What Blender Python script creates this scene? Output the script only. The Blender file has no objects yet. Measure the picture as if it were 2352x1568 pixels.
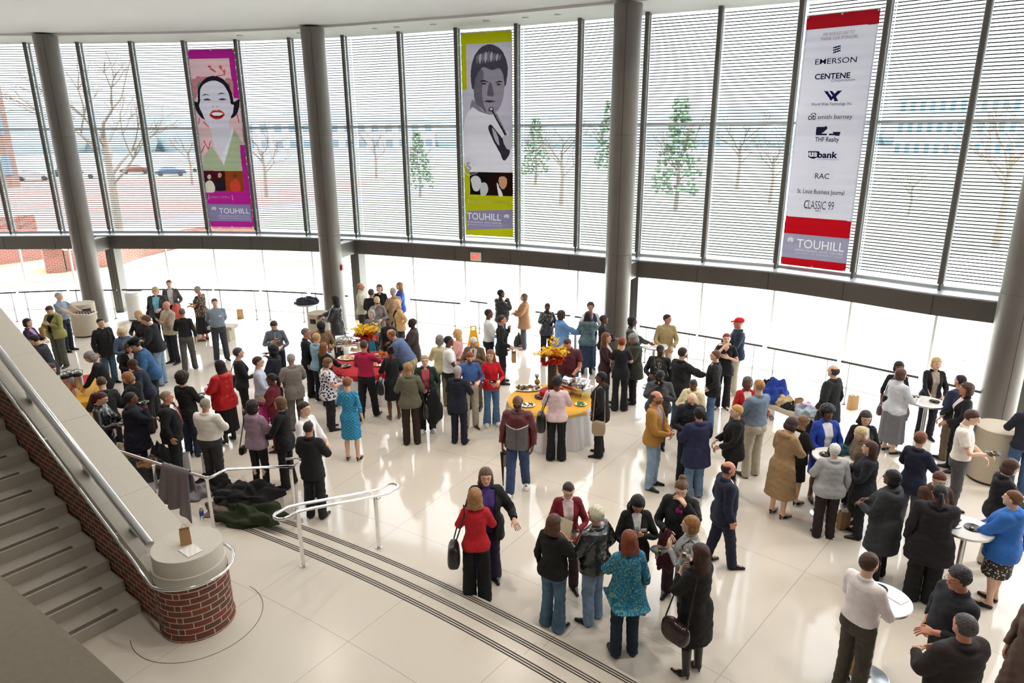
import bpy, bmesh, math, random
import numpy as np
from mathutils import Vector, Matrix
random.seed(7)
SC = bpy.context.scene
COL = SC.collection

# ------------------------------------------------------------------ camera
F_PX, CX, CY, EYE, ROLL = 1600.0, 1176.0, 784.0, 6.0, 0.0063
TH = math.atan((CY - 297.0) / F_PX)
_c, _s, _cr, _sr = math.cos(TH), math.sin(TH), math.cos(ROLL), math.sin(ROLL)
fwd = Vector((0, _c, -_s)); upv = Vector((0, _s, _c)); rgt = Vector((1, 0, 0))
rgt2 = _cr * rgt - _sr * upv; up2 = _sr * rgt + _cr * upv
cd = bpy.data.cameras.new('camera'); cam = bpy.data.objects.new('camera', cd); COL.objects.link(cam)
cd.sensor_width = 36.0; cd.lens = F_PX * 36.0 / 2352.0; cd.clip_end = 2000; cd.clip_start = 0.05
mw = Matrix.Identity(4)
for i in range(3):
    mw[i][0] = rgt2[i]; mw[i][1] = up2[i]; mw[i][2] = -fwd[i]
mw[0][3], mw[1][3], mw[2][3] = 0, 0, EYE
cam.matrix_world = mw
SC.camera = cam

def ray(x, y):
    a = (x - CX) / F_PX; b = (CY - y) / F_PX
    a, b = _cr * a + _sr * b, -_sr * a + _cr * b
    return np.array([a, _c + b * _s, -_s + b * _c])
def at(x, y, z=0.0):          # the point of the place seen at a pixel of the photograph, at height z
    d = ray(x, y); return np.array([0, 0, EYE]) + d * ((z - EYE) / d[2])

# ------------------------------------------------------------------ light
w = bpy.data.worlds.new('overcast_sky'); SC.world = w; w.use_nodes = True
nt = w.node_tree; nt.nodes.clear()
bg = nt.nodes.new('ShaderNodeBackground'); out = nt.nodes.new('ShaderNodeOutputWorld')
tc = nt.nodes.new('ShaderNodeTexCoord'); sx = nt.nodes.new('ShaderNodeSeparateXYZ'); rp = nt.nodes.new('ShaderNodeValToRGB')
rp.color_ramp.elements[0].color = (.22, .225, .235, 1); rp.color_ramp.elements[0].position = 0.0      # overcast: the zenith is about three times the horizon
rp.color_ramp.elements[1].color = (0.90, 0.95, 1.0, 1); rp.color_ramp.elements[1].position = 0.9
e_ = rp.color_ramp.elements.new(.25); e_.color = (.46, .47, .48, 1)
nt.links.new(tc.outputs['Generated'], sx.inputs[0]); nt.links.new(sx.outputs['Z'], rp.inputs[0])
nt.links.new(rp.outputs[0], bg.inputs[0]); bg.inputs[1].default_value = 5.6
nt.links.new(bg.outputs[0], out.inputs[0])
sun = bpy.data.lights.new('hazy_sun', 'SUN'); sun.energy = 3.0; sun.angle = math.radians(25)
so = bpy.data.objects.new('hazy_sun', sun); COL.objects.link(so); so.rotation_euler = (math.radians(-38), math.radians(12), 0)
sun.color = (1, 0.97, 0.93)
SC.view_settings.view_transform = 'Standard'; SC.view_settings.look = 'None'
SC.view_settings.exposure = 1.75; SC.view_settings.gamma = 1.0
try: SC.view_settings.use_curve_mapping = False
except Exception: pass
cy = SC.cycles
cy.max_bounces = 7; cy.diffuse_bounces = 4; cy.glossy_bounces = 3; cy.transmission_bounces = 4; cy.transparent_max_bounces = 10
cy.sample_clamp_indirect = 6; cy.adaptive_threshold = .02; cy.caustics_reflective = False; cy.caustics_refractive = False

# unseen fill lamps added overhead to brighten the hall (fittings come with the ceiling)
FILL_LAMPS = [(x, y) for y, xs in ((4.5, (-2.5, 6.0)), (7.5, (0.5, 5, 9.5)), (11.5, (-6.5, -2, 3, 8)), (15.5, (-10, -5, 0, 4.5))) for x in xs]
for x, y in FILL_LAMPS:
    ld = bpy.data.lights.new('fill_lamp', 'AREA'); ld.shape = 'DISK'; ld.size = .36; ld.energy = 16; ld.color = (1.0, .90, .78); ld.spread = math.radians(130)
    lo_ = bpy.data.objects.new('fill_lamp', ld); COL.objects.link(lo_); lo_.location = (x, y, 8.745)

# ------------------------------------------------------------------ materials
def lin(c):
    return tuple((v / 12.92 if v <= .04045 else ((v + .055) / 1.055) ** 2.4) for v in c)
def hexc(h):
    return lin(tuple(int(h[i:i + 2], 16) / 255 for i in (0, 2, 4)))
MATS = {}
def mat(name, col, rough=.6, metal=0., spec=.5, noise=0., nscale=8., bump=0., bscale=60., coat=0., trans=0., alpha=1., emit=None, estr=0., sheen=0.):
    if name in MATS: return MATS[name]
    if isinstance(col, str): col = hexc(col)
    m = bpy.data.materials.new(name); m.use_nodes = True; MATS[name] = m
    t = m.node_tree; b = t.nodes['Principled BSDF']
    b.inputs['Base Color'].default_value = (*col, 1); b.inputs['Roughness'].default_value = rough
    b.inputs['Metallic'].default_value = metal; b.inputs['Specular IOR Level'].default_value = spec
    b.inputs['Coat Weight'].default_value = coat; b.inputs['Transmission Weight'].default_value = trans
    b.inputs['Alpha'].default_value = alpha
    if sheen: b.inputs['Sheen Weight'].default_value = sheen
    if emit is not None:
        b.inputs['Emission Color'].default_value = (*emit, 1); b.inputs['Emission Strength'].default_value = estr
    if noise or bump:
        c = t.nodes.new('ShaderNodeTexCoord')
    if noise:
        n = t.nodes.new('ShaderNodeTexNoise'); n.inputs['Scale'].default_value = nscale; n.inputs['Detail'].default_value = 3
        r = t.nodes.new('ShaderNodeValToRGB')
        r.color_ramp.elements[0].position = .3; r.color_ramp.elements[1].position = .7
        r.color_ramp.elements[0].color = (*[max(0, v * (1 - noise)) for v in col], 1)
        r.color_ramp.elements[1].color = (*[min(1, v * (1 + noise)) for v in col], 1)
        t.links.new(c.outputs['Object'], n.inputs['Vector']); t.links.new(n.outputs['Fac'], r.inputs[0]); t.links.new(r.outputs[0], b.inputs['Base Color'])
    if bump:
        n2 = t.nodes.new('ShaderNodeTexNoise'); n2.inputs['Scale'].default_value = bscale
        bp = t.nodes.new('ShaderNodeBump'); bp.inputs['Strength'].default_value = bump; bp.inputs['Distance'].default_value = .02
        t.links.new(c.outputs['Object'], n2.inputs['Vector']); t.links.new(n2.outputs['Fac'], bp.inputs['Height']); t.links.new(bp.outputs[0], b.inputs['Normal'])
    return m

# ------------------------------------------------------------------ geometry helpers
class G:
    """collects pieces of one mesh"""
    def __init__(s): s.v = []; s.f = []; s.m = []
    def add(s, vs, fs, mi=0):
        o = len(s.v); s.v += [tuple(map(float, p)) for p in vs]; s.f += [tuple(i + o for i in f) for f in fs]; s.m += [mi] * len(fs); return s
    def box(s, c, sz, rz=0., mi=0):
        x, y, z = sz[0] / 2, sz[1] / 2, sz[2] / 2; ca, sa = math.cos(rz), math.sin(rz)
        P = [(c[0] + ca * a * x - sa * b * y, c[1] + sa * a * x + ca * b * y, c[2] + d * z) for d in (-1, 1) for a, b in ((-1, -1), (1, -1), (1, 1), (-1, 1))]
        return s.add(P, [(3, 2, 1, 0), (4, 5, 6, 7), (0, 1, 5, 4), (1, 2, 6, 5), (2, 3, 7, 6), (3, 0, 4, 7)], mi)
    def hexa(s, P, mi=0):
        return s.add(P, [(3, 2, 1, 0), (4, 5, 6, 7), (0, 1, 5, 4), (1, 2, 6, 5), (2, 3, 7, 6), (3, 0, 4, 7)], mi)
    def prism(s, poly, z0, z1, mi=0):
        n = len(poly)
        P = [(p[0], p[1], z0) for p in poly] + [(p[0], p[1], z1) for p in poly]
        return s.add(P, [tuple(range(n))[::-1], tuple(range(n, 2 * n))] + [(i, (i + 1) % n, n + (i + 1) % n, n + i) for i in range(n)], mi)
    def strip(s, A, B, mi=0):      # quads between two polylines
        n = len(A); return s.add(list(A) + list(B), [(i, i + 1, n + i + 1, n + i) for i in range(n - 1)], mi)
    def tube(s, pts, r, seg=10, closed=False, caps=True, mi=0):
        P = [np.array(p, float) for p in pts]; n = len(P)
        rr = r if hasattr(r, '__len__') else [r] * n
        T = []
        for i in range(n):
            a = P[(i - 1) % n] if (closed or i > 0) else P[i]; b = P[(i + 1) % n] if (closed or i < n - 1) else P[i]
            d = b - a; T.append(d / (np.linalg.norm(d) + 1e-9))
        u = np.cross(T[0], (0, 0, 1.)); 
        if np.linalg.norm(u) < .1: u = np.cross(T[0], (1., 0, 0))
        u /= np.linalg.norm(u); vs = []
        for i in range(n):
            u = u - T[i] * (u @ T[i]); u /= (np.linalg.norm(u) + 1e-9); w_ = np.cross(T[i], u)
            for k in range(seg):
                a = 2 * math.pi * k / seg; vs.append(P[i] + rr[i] * (math.cos(a) * u + math.sin(a) * w_))
        fs = []
        for i in range(n if closed else n - 1):
            j = (i + 1) % n
            for k in range(seg):
                l = (k + 1) % seg; fs.append((i * seg + k, i * seg + l, j * seg + l, j * seg + k))
        if caps and not closed: fs += [tuple(range(seg))[::-1], tuple(range((n - 1) * seg, n * seg))]
        return s.add(vs, fs, mi)
    def lathe(s, prof, c=(0, 0, 0), seg=24, mi=0, sx=1., sy=1.):
        vs = []; n = len(prof)
        for r, z in prof:
            for k in range(seg):
                a = 2 * math.pi * k / seg; vs.append((c[0] + sx * r * math.cos(a), c[1] + sy * r * math.sin(a), c[2] + z))
        fs = [(i * seg + k, i * seg + (k + 1) % seg, (i + 1) * seg + (k + 1) % seg, (i + 1) * seg + k) for i in range(n - 1) for k in range(seg)]
        if prof[0][0] > 1e-6: fs.append(tuple(range(seg))[::-1])
        if prof[-1][0] > 1e-6: fs.append(tuple(range((n - 1) * seg, n * seg)))
        return s.add(vs, fs, mi)
    def ball(s, c, r, seg=10, rings=6, mi=0):
        r = r if hasattr(r, '__len__') else (r, r, r)
        vs = [(c[0], c[1], c[2] - r[2])]
        for i in range(1, rings):
            t = math.pi * i / rings
            for k in range(seg):
                a = 2 * math.pi * k / seg; vs.append((c[0] + r[0] * math.sin(t) * math.cos(a), c[1] + r[1] * math.sin(t) * math.sin(a), c[2] - r[2] * math.cos(t)))
        vs.append((c[0], c[1], c[2] + r[2])); e = len(vs) - 1
        fs = [(0, 1 + (k + 1) % seg, 1 + k) for k in range(seg)]
        for i in range(rings - 2):
            for k in range(seg):
                a = 1 + i * seg; fs.append((a + k, a + (k + 1) % seg, a + seg + (k + 1) % seg, a + seg + k))
        a = 1 + (rings - 2) * seg; fs += [(a + k, a + (k + 1) % seg, e) for k in range(seg)]
        return s.add(vs, fs, mi)
    def build(s, name, mats, parent=None, smooth=False, bevel=0., fix=True):
        me = bpy.data.meshes.new(name); me.from_pydata(s.v, [], s.f)
        for m_ in (mats if isinstance(mats, (list, tuple)) else [mats]): me.materials.append(m_)
        if any(s.m): me.polygons.foreach_set('material_index', s.m)
        if fix:
            bm = bmesh.new(); bm.from_mesh(me); bmesh.ops.recalc_face_normals(bm, faces=bm.faces); bm.to_mesh(me); bm.free()
        if smooth:
            me.shade_smooth(); me.set_sharp_from_angle(angle=math.radians(smooth if smooth > 1 else 40))
        o = bpy.data.objects.new(name, me); COL.objects.link(o)
        if parent is not None: o.parent = parent; o.matrix_parent_inverse = parent.matrix_world.inverted()
        if bevel:
            b = o.modifiers.new('bevel', 'BEVEL'); b.width = bevel; b.segments = 2; b.limit_method = 'ANGLE'
        return o

def tag(o, label=None, cat=None, group=None, kind=None):
    if label: o['label'] = label
    if cat: o['category'] = cat
    if group: o['group'] = group
    if kind: o['kind'] = kind
    return o
def thing(name, label, cat, loc=(0, 0, 0), rz=0., group=None):
    o = bpy.data.objects.new(name, None); COL.objects.link(o); o.empty_display_size = .1
    o.location = tuple(map(float, loc)); o.rotation_euler = (0, 0, rz)
    o.matrix_world = Matrix.Translation(Vector(tuple(map(float, loc)))) @ Matrix.Rotation(rz, 4, 'Z')
    return tag(o, label, cat, group)
def child(g, name, mats, parent, **k):      # geometry given in the parent's own coordinates
    o = g.build(name, mats, None, **k); o.parent = parent; return o
def struct(o): o['kind'] = 'structure'; return o
def copy_tree(o, parent=None):
    c = o.copy(); COL.objects.link(c)
    if parent is not None: c.parent = parent
    for ch in list(o.children): copy_tree(ch, c)
    return c

# node helpers for the big surfaces
def node(t, kind, **kw):
    n = t.nodes.new(kind)
    for k, v in kw.items(): setattr(n, k, v)
    return n
def mathn(t, op, a, b=None):
    n = t.nodes.new('ShaderNodeMath'); n.operation = op
    for i, v in enumerate((a, b)):
        if v is None: continue
        if isinstance(v, (int, float)): n.inputs[i].default_value = v
        else: t.links.new(v, n.inputs[i])
    return n.outputs[0]
def mixc(t, fac, a, b):
    n = t.nodes.new('ShaderNodeMix'); n.data_type = 'RGBA'
    for sock, v in ((n.inputs['Factor'], fac), (n.inputs['A'], a), (n.inputs['B'], b)):
        if isinstance(v, (int, float)): sock.default_value = v
        elif isinstance(v, tuple): sock.default_value = (*v, 1)
        else: t.links.new(v, sock)
    return n.outputs['Result']

def terrazzo(name, base, rough, joints=None, speck=.05):
    m = bpy.data.materials.new(name); m.use_nodes = True; t = m.node_tree; b = t.nodes['Principled BSDF']
    geo = node(t, 'ShaderNodeNewGeometry'); P = geo.outputs['Position']
    n1 = node(t, 'ShaderNodeTexNoise'); n1.inputs['Scale'].default_value = 90; n1.inputs['Detail'].default_value = 2; t.links.new(P, n1.inputs['Vector'])
    n2 = node(t, 'ShaderNodeTexNoise'); n2.inputs['Scale'].default_value = .7; t.links.new(P, n2.inputs['Vector'])
    c0 = tuple(v * (1 - speck) for v in base); c1 = tuple(min(1, v * (1 + speck)) for v in base)
    c = mixc(t, n1.outputs['Fac'], c0, c1)
    c = mixc(t, mathn(t, 'MULTIPLY', n2.outputs['Fac'], .25), c, tuple(v * .86 for v in base))
    if joints:
        sp = node(t, 'ShaderNodeSeparateXYZ'); t.links.new(P, sp.inputs[0])
        dx = mathn(t, 'SUBTRACT', sp.outputs['X'], joints[0]); dy = mathn(t, 'SUBTRACT', sp.outputs['Y'], joints[1])
        rr = mathn(t, 'SQRT', mathn(t, 'ADD', mathn(t, 'MULTIPLY', dx, dx), mathn(t, 'MULTIPLY', dy, dy)))
        an = mathn(t, 'ARCTAN2', dx, dy)
        def line(val, period, width):
            fr = mathn(t, 'FRACT', mathn(t, 'DIVIDE', val, period)); d = mathn(t, 'ABSOLUTE', mathn(t, 'SUBTRACT', fr, .5))
            return mathn(t, 'GREATER_THAN', d, .5 - width / period / 2)
        l1 = line(rr, 2.6, .009); l2 = line(an, .0612, .00034)
        l = mathn(t, 'MAXIMUM', l1, l2)
        c = mixc(t, mathn(t, 'MULTIPLY', l, .55), c, tuple(v * .35 for v in base))
    t.links.new(c, b.inputs['Base Color']); b.inputs['Roughness'].default_value = rough
    b.inputs['Specular IOR Level'].default_value = .5
    MATS[name] = m; return m

def brick(name, scale=(1, 1), c1='8a4334', c2='5d4338', mortar='cfc4ae', curved=None, axis=None):
    """bricks laid in world space: u along the wall, v = height"""
    m = bpy.data.materials.new(name); m.use_nodes = True; t = m.node_tree; b = t.nodes['Principled BSDF']
    geo = node(t, 'ShaderNodeNewGeometry'); sp = node(t, 'ShaderNodeSeparateXYZ'); t.links.new(geo.outputs['Position'], sp.inputs[0])
    if curved:
        dx = mathn(t, 'SUBTRACT', sp.outputs['X'], curved[0]); dy = mathn(t, 'SUBTRACT', sp.outputs['Y'], curved[1])
        u = mathn(t, 'MULTIPLY', mathn(t, 'ARCTAN2', dx, dy), curved[2])
    else:
        u = mathn(t, 'ADD', mathn(t, 'MULTIPLY', sp.outputs['X'], axis[0]), mathn(t, 'MULTIPLY', sp.outputs['Y'], axis[1]))
    cb = node(t, 'ShaderNodeCombineXYZ'); t.links.new(u, cb.inputs[0]); t.links.new(sp.outputs['Z'], cb.inputs[1])
    bt = node(t, 'ShaderNodeTexBrick'); t.links.new(cb.outputs[0], bt.inputs['Vector'])
    bt.inputs['Scale'].default_value = 1; bt.inputs['Brick Width'].default_value = .205 * scale[0]; bt.inputs['Row Height'].default_value = .078 * scale[1]
    bt.inputs['Mortar Size'].default_value = .006; bt.inputs['Mortar Smooth'].default_value = .1; bt.inputs['Bias'].default_value = -.1
    bt.inputs['Color1'].default_value = (*hexc(c1), 1); bt.inputs['Color2'].default_value = (*hexc(c2), 1); bt.inputs['Mortar'].default_value = (*hexc(mortar), 1)
    n1 = node(t, 'ShaderNodeTexNoise'); n1.inputs['Scale'].default_value = 25; t.links.new(geo.outputs['Position'], n1.inputs['Vector'])
    c = mixc(t, mathn(t, 'MULTIPLY', n1.outputs['Fac'], .35), bt.outputs['Color'], hexc('3a2a24'))
    t.links.new(c, b.inputs['Base Color']); b.inputs['Roughness'].default_value = .8
    bp = node(t, 'ShaderNodeBump'); bp.inputs['Strength'].default_value = .5; bp.inputs['Distance'].default_value = .01
    inv = mathn(t, 'SUBTRACT', 1.0, bt.outputs['Fac']); t.links.new(inv, bp.inputs['Height']); t.links.new(bp.outputs[0], b.inputs['Normal'])
    MATS[name] = m; return m

CHROME = mat('polished_steel', (.80, .80, .80), .12, 1.0)
STEEL = mat('brushed_steel', (.62, .62, .62), .35, 1.0)
CREAM = mat('cast_stone_cream', 'c9c3b8', .55, noise=.06, nscale=60)
BEIGE_PAINT = mat('wall_paint_beige', 'cbc8c4', .7)
GREY_PAINT = mat('grey_metal_paint', '524e4a', .42, .1, noise=.04, nscale=3)
COL_PAINT = mat('grey_column_paint', '6c6762', .42, .1, noise=.04, nscale=3)
GREY_DARK = mat('grey_metal_seam', '2e2b28', .5)
PALE_METAL = mat('pale_window_frame', 'aab4b8', .45, .2)
WHITE_PAINT = mat('white_plaster', 'c2c3c5', .8)
BLACK = mat('black_rubber', '101012', .5)
WHITE = mat('white_laminate', 'f0f0ee', .25)
# ================================================================== THE SETTING
FC = (-16.8, -14.7)           # centre of the curved front
MULL = [(-20.4, 23.6), (-18.7, 23.75), (-17.0, 23.78), (-15.29, 23.78), (-13.62, 23.76), (-11.92, 23.68), (-10.22, 23.58), (-8.49, 23.36), (-6.72, 23.), (-4.98, 22.52), (-3.2, 21.83), (-1.5, 21.1), (.18, 20.39), (1.82, 19.51), (3.38, 18.59), (4.93, 17.77), (6.47, 16.87), (7.8, 15.67), (9.04, 14.38), (10.5, 13.2), (11.6, 11.9), (12.6, 10.5)]
M0 = 2                         # MULL index of the first one in the photograph
ML = [np.array(p) for p in MULL]
NRM = []                       # outward normals
for i in range(len(ML)):
    a = ML[max(0, i - 1)]; b = ML[min(len(ML) - 1, i + 1)]; d = b - a; d /= np.hypot(*d); NRM.append(np.array([-d[1], d[0]]))
def off(i, o): return ML[i] + NRM[i] * o
ZB, ZT, GB, GT = 2.74, 8.71, 2.25, 2.67
# fine smooth curve through the mullion line at an offset
def curve(o, sub=4):
    P = [off(i, o) for i in range(len(ML))]; out_ = []
    for i in range(len(P) - 1):
        p0 = P[max(0, i - 1)]; p1 = P[i]; p2 = P[i + 1]; p3 = P[min(len(P) - 1, i + 2)]
        for k in range(sub):
            t = k / sub
            out_.append(.5 * ((2 * p1) + (-p0 + p2) * t + (2 * p0 - 5 * p1 + 4 * p2 - p3) * t * t + (-p0 + 3 * p1 - 3 * p2 + p3) * t ** 3))
    out_.append(P[-1]); return out_

# floor of the hall
FLOOR = terrazzo('terrazzo_hall', hexc('ddd4c8'), .075, joints=FC)
RS, CS = (27.755, 27.361, 26.989), np.array([-16.819, -14.703])   # the three curved steps
inner = curve(.35)
g = G(); poly = [(p[0], p[1]) for p in inner] + [(13.5, 8), (14, -10), (-22, -10), (-22, 22)]
g.prism(poly, -.3, 0.0)
struct(g.build('floor', FLOOR))
# raised landing with its two treads (nearer, higher ground at the foot of the stair)
P1 = np.array([-5.301, 9.527]); P2 = np.array([-4.366, 9.071])     # feet of the guard rail
ang = lambda p: math.atan2(p[0] - CS[0], p[1] - CS[1])
a_l = ang(P2) ; a_r = ang(at(1700, 1568, .1)[:2]) + .12
def arc(r, n=60, a0=None, a1=None):
    a0 = a_l if a0 is None else a0; a1 = a_r if a1 is None else a1
    return [(CS[0] + r * math.sin(a0 + (a1 - a0) * k / n), CS[1] + r * math.cos(a0 + (a1 - a0) * k / n)) for k in range(n + 1)]
LAND = terrazzo('terrazzo_landing', hexc('d6cec2'), .22, joints=(CS[0], CS[1]))
g = G()
A0 = a_l + .0088
g.prism(arc(RS[0] + .03, a0=A0) + arc(RS[0] - .8, a0=A0)[::-1], 0.0005, .15)
g.prism(arc(RS[1] + .03, a0=A0) + arc(RS[1] - .8, a0=A0)[::-1], .15, .30)
wall_end = P1 + (P1 - P2) / np.hypot(*(P1 - P2)) * 6
land_poly = arc(RS[2] + .03) + [(6, -2), (-14, -2), (-14, 8), (wall_end[0], wall_end[1])] + [(P1[0], P1[1]), (P2[0], P2[1])]
g.prism(land_poly, .30, .45)
g.prism([(wall_end[0], wall_end[1]), (P1[0], P1[1]), (P2[0], P2[1]), (-3.9, 8.6), (-14, 0)], 0.0005, .30)
g.prism([(CS[0] + r * math.sin(a), CS[1] + r * math.cos(a)) for r, a in ((RS[2], a_l), (27.9, a_l), (27.9, A0), (RS[2], A0))], 0.0005, .4502)
struct(g.build('floor_landing', LAND))
# dark non-slip strips, three to each nosing
STRIP = mat('anti_slip_strip', '3a3430', .6)
for r, z, tr in ((RS[0], .15, 1), (RS[1], .30, 2), (RS[2], .45, 3)):
    g = G()
    for k in range(3):
        rr = r - .01 - k * .034
        A = arc(rr, 90, a_l + .0098); B = arc(rr - .016, 90, a_l + .0098)
        g.prism(A + B[::-1], z + .0005, z + .003)
    struct(g.build('trim_%d' % tr, STRIP))

# outdoors: plaza, lawn, far ground
def ground_mat():
    m = bpy.data.materials.new('outdoor_ground'); m.use_nodes = True; t = m.node_tree; b = t.nodes['Principled BSDF']
    geo = node(t, 'ShaderNodeNewGeometry'); P = geo.outputs['Position']; sp = node(t, 'ShaderNodeSeparateXYZ'); t.links.new(P, sp.inputs[0])
    n = node(t, 'ShaderNodeTexNoise'); n.inputs['Scale'].default_value = .12; n.inputs['Detail'].default_value = 4; t.links.new(P, n.inputs['Vector'])
    n2 = node(t, 'ShaderNodeTexNoise'); n2.inputs['Scale'].default_value = 3.; n2.inputs['Detail'].default_value = 4; t.links.new(P, n2.inputs['Vector'])
    lawn = mixc(t, n2.outputs['Fac'], hexc('5a6350'), hexc('727a64'))
    mulch = mixc(t, n2.outputs['Fac'], hexc('6a3630'), hexc('82544a'))
    left = mathn(t, 'LESS_THAN', mathn(t, 'ADD', sp.outputs['X'], mathn(t, 'MULTIPLY', n.outputs['Fac'], 14)), -11.)
    far = mathn(t, 'GREATER_THAN', sp.outputs['Y'], 44.)
    near_far = mathn(t, 'LESS_THAN', sp.outputs['Y'], 100.)
    c = mixc(t, mathn(t, 'MULTIPLY', mathn(t, 'MULTIPLY', left, far), near_far), lawn, mulch)
    # diagonal paved path across the lawn
    dl = mathn(t, 'ABSOLUTE', mathn(t, 'SUBTRACT', mathn(t, 'ADD', sp.outputs['X'], mathn(t, 'MULTIPLY', sp.outputs['Y'], -.55)), -53.))
    c = mixc(t, mathn(t, 'LESS_THAN', dl, 2.2), c, hexc('6a6888'))
    lot = mathn(t, 'GREATER_THAN', mathn(t, 'SUBTRACT', sp.outputs['Y'], mathn(t, 'MULTIPLY', sp.outputs['X'], .2)), 150.)
    c = mixc(t, lot, c, hexc('6c7276'))
    t.links.new(c, b.inputs['Base Color']); b.inputs['Roughness'].default_value = .95; return m
g = G(); g.prism([(-700, -200), (700, -200), (700, 1400), (-700, 1400)], -.6, -.32)
tag(struct(g.build('floor_outside', ground_mat())))
PLAZA = terrazzo('plaza_concrete', hexc('dedbd2'), .8, joints=(-16.8, -14.7))
outer = curve(10.6); inn = curve(.35)
g = G(); g.prism([(p[0], p[1]) for p in inn] + [(16, 9), (60, 9), (60, 50)] + [(p[0], p[1]) for p in outer[::-1] if p[0] < 9] + [(-60, 33), (-60, 22)], -.3, -.012)
struct(g.build('floor_plaza', PLAZA))
# sandy bed by the brick garden walls, far left
SAND = mat('sandy_bed', '7e6248', .95, noise=.12, nscale=2.)
bed = [at(-500, 690)[:2], at(0, 650)[:2], at(120, 648)[:2], at(200, 635)[:2], at(270, 612)[:2], at(200, 585)[:2], at(-300, 585)[:2]]
g = G(); g.prism(bed, -.012, .02); struct(g.build('floor_bed', SAND))
BRK_OUT = brick('brick_garden_wall', c1='823a2c', c2='5c3a32', mortar='9a9288', axis=(.9, .43))
def wall_line(pts, th_, z0, z1, name, m_, label):
    g = G()
    for a, b in zip(pts[:-1], pts[1:]):
        a = np.array(a[:2]); b = np.array(b[:2]); d = b - a; L = np.hypot(*d); d /= L; n_ = np.array([-d[1], d[0]]) * th_
        g.prism([a, b, b + n_, a + n_], z0, z1)
    return tag(g.build(name, m_), label, 'garden wall')
wl = wall_line([at(-300, 660), at(0, 609), at(100, 596)], .4, -.05, 2.2, 'brick_wall', BRK_OUT, 'low brick garden wall outside the glass at the far left edge')
pier = G(); pc = at(126, 616)
pier.prism([at(107, 629)[:2], at(153, 626)[:2], at(150, 612)[:2], at(107, 614)[:2]], -.05, 1.15)
o = tag(pier.build('brick_pier', BRK_OUT), 'square brick pier with a pale stone cap outside the left glass', 'pier')
cp = G(); cp.prism([at(101, 632)[:2], at(160, 629)[:2], at(157, 609)[:2], at(101, 611)[:2]], 1.15, 1.35); cp.build('cap', mat('pale_stone', 'd8d4cc', .8), o)
wl2 = wall_line([at(155, 624), at(270, 611), at(330, 590), at(430, 566), at(600, 545)], .4, -.05, .95, 'brick_wall', BRK_OUT, 'curving brick garden wall outside between the left columns, lawn in front')
LAWN = mat('lawn_grass', '6c7a50', .95, noise=.2, nscale=3.)
gl = G(); gl.prism([at(300, 612)[:2], at(420, 604)[:2], at(560, 602)[:2], at(740, 602)[:2], at(900, 603)[:2], at(985, 601)[:2], at(985, 575)[:2], at(740, 555)[:2], at(500, 560)[:2], at(430, 567)[:2], at(330, 592)[:2]], -.012, .03)
tag(gl.build('lawn', LAWN), 'strip of pale green lawn beyond the plaza outside the glass', 'lawn', kind='stuff')

# ceiling: main soffit and the lower perimeter band above the glass
g = G(); band = curve(-1.6)
g.prism([(p[0], p[1]) for p in band] + [(14, 8), (14, -9), (-22, -9), (-22, 21)], 8.77, 9.2)
struct(g.build('ceiling', WHITE_PAINT))
g = G(); A = curve(-1.6); B = curve(.5)
for i in range(len(A) - 1): g.prism([A[i], A[i + 1], B[i + 1], B[i]], 8.71, 9.25)
struct(g.build('ceiling_edge', mat('white_plaster_band', 'd8d9da', .8)))
dl = mat('downlight_glass', 'e8e8e6', .3)
for k, px in enumerate((560, 690, 858, 922, 992, 1130, 1203, 1280)):
    i = 0
    ln = curve(-.9, 8); best = min(ln, key=lambda p: abs((CX + F_PX * p[0] / (p[1] * _c - 2.71 * _s)) - px))
    d0 = tag(G().lathe([(.085, 0), (.085, .02), (.06, .03)], (best[0], best[1], 8.690), 16).build('recessed_downlight', PALE_METAL, smooth=40), 'small round recessed downlight in the white ceiling band over the glass front', 'downlight', 'downlights in the ceiling band')
for x, y in FILL_LAMPS:  # made-up fittings and glowing lenses for the unseen fill lamps
    o = tag(G().lathe([(.22, 0), (.22, .02), (.19, .028)], (x, y, 8.752), 24).build('fill_lamp_fitting', PALE_METAL, smooth=40), 'round fitting of an unseen fill lamp added above the hall floor', 'ceiling light', 'added fill lamps over the hall')
    child(G().lathe([(0, 0), (.185, 0)], (x, y, 8.765), 24), 'lens', mat('fill_lamp_lens', 'fff2e0', .4, emit=(1, .88, .72), estr=3), o, fix=False)
# side and back walls of the hall
g = G(); g.prism([(-22, -9), (-22.3, -9), (-22.3, 24.2), (-22, 24.2)], 0, 9.2); struct(g.build('wall_left', BEIGE_PAINT))
g = G(); g.prism([(13.9, -9), (14.2, -9), (14.2, 9.2), (13.9, 9.2)], 0, 9.2); struct(g.build('wall_right', BEIGE_PAINT))

# curved girder under the glass
g = G(); A = curve(-.48); B = curve(.42)
for i in range(len(A) - 1): g.prism([A[i], A[i + 1], B[i + 1], B[i]], GB, GT)
gird = struct(g.build('trim_4', GREY_PAINT))
seam = G()
for i in range(len(ML)):
    p = off(i, -.482); a = math.atan2(NRM[i][1], NRM[i][0]); seam.box((p[0], p[1], (GB + GT) / 2), (.006, .018, GT - GB), a)
struct(seam.build('trim_5', GREY_DARK))
# pale sill on the girder
g = G(); A = curve(-.44); B = curve(.35)
for i in range(len(A) - 1): g.prism([A[i], A[i + 1], B[i + 1], B[i]], GT, GT + .03)
struct(g.build('trim_6', mat('pale_sill', 'c9ced2', .35, .3)))

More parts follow.
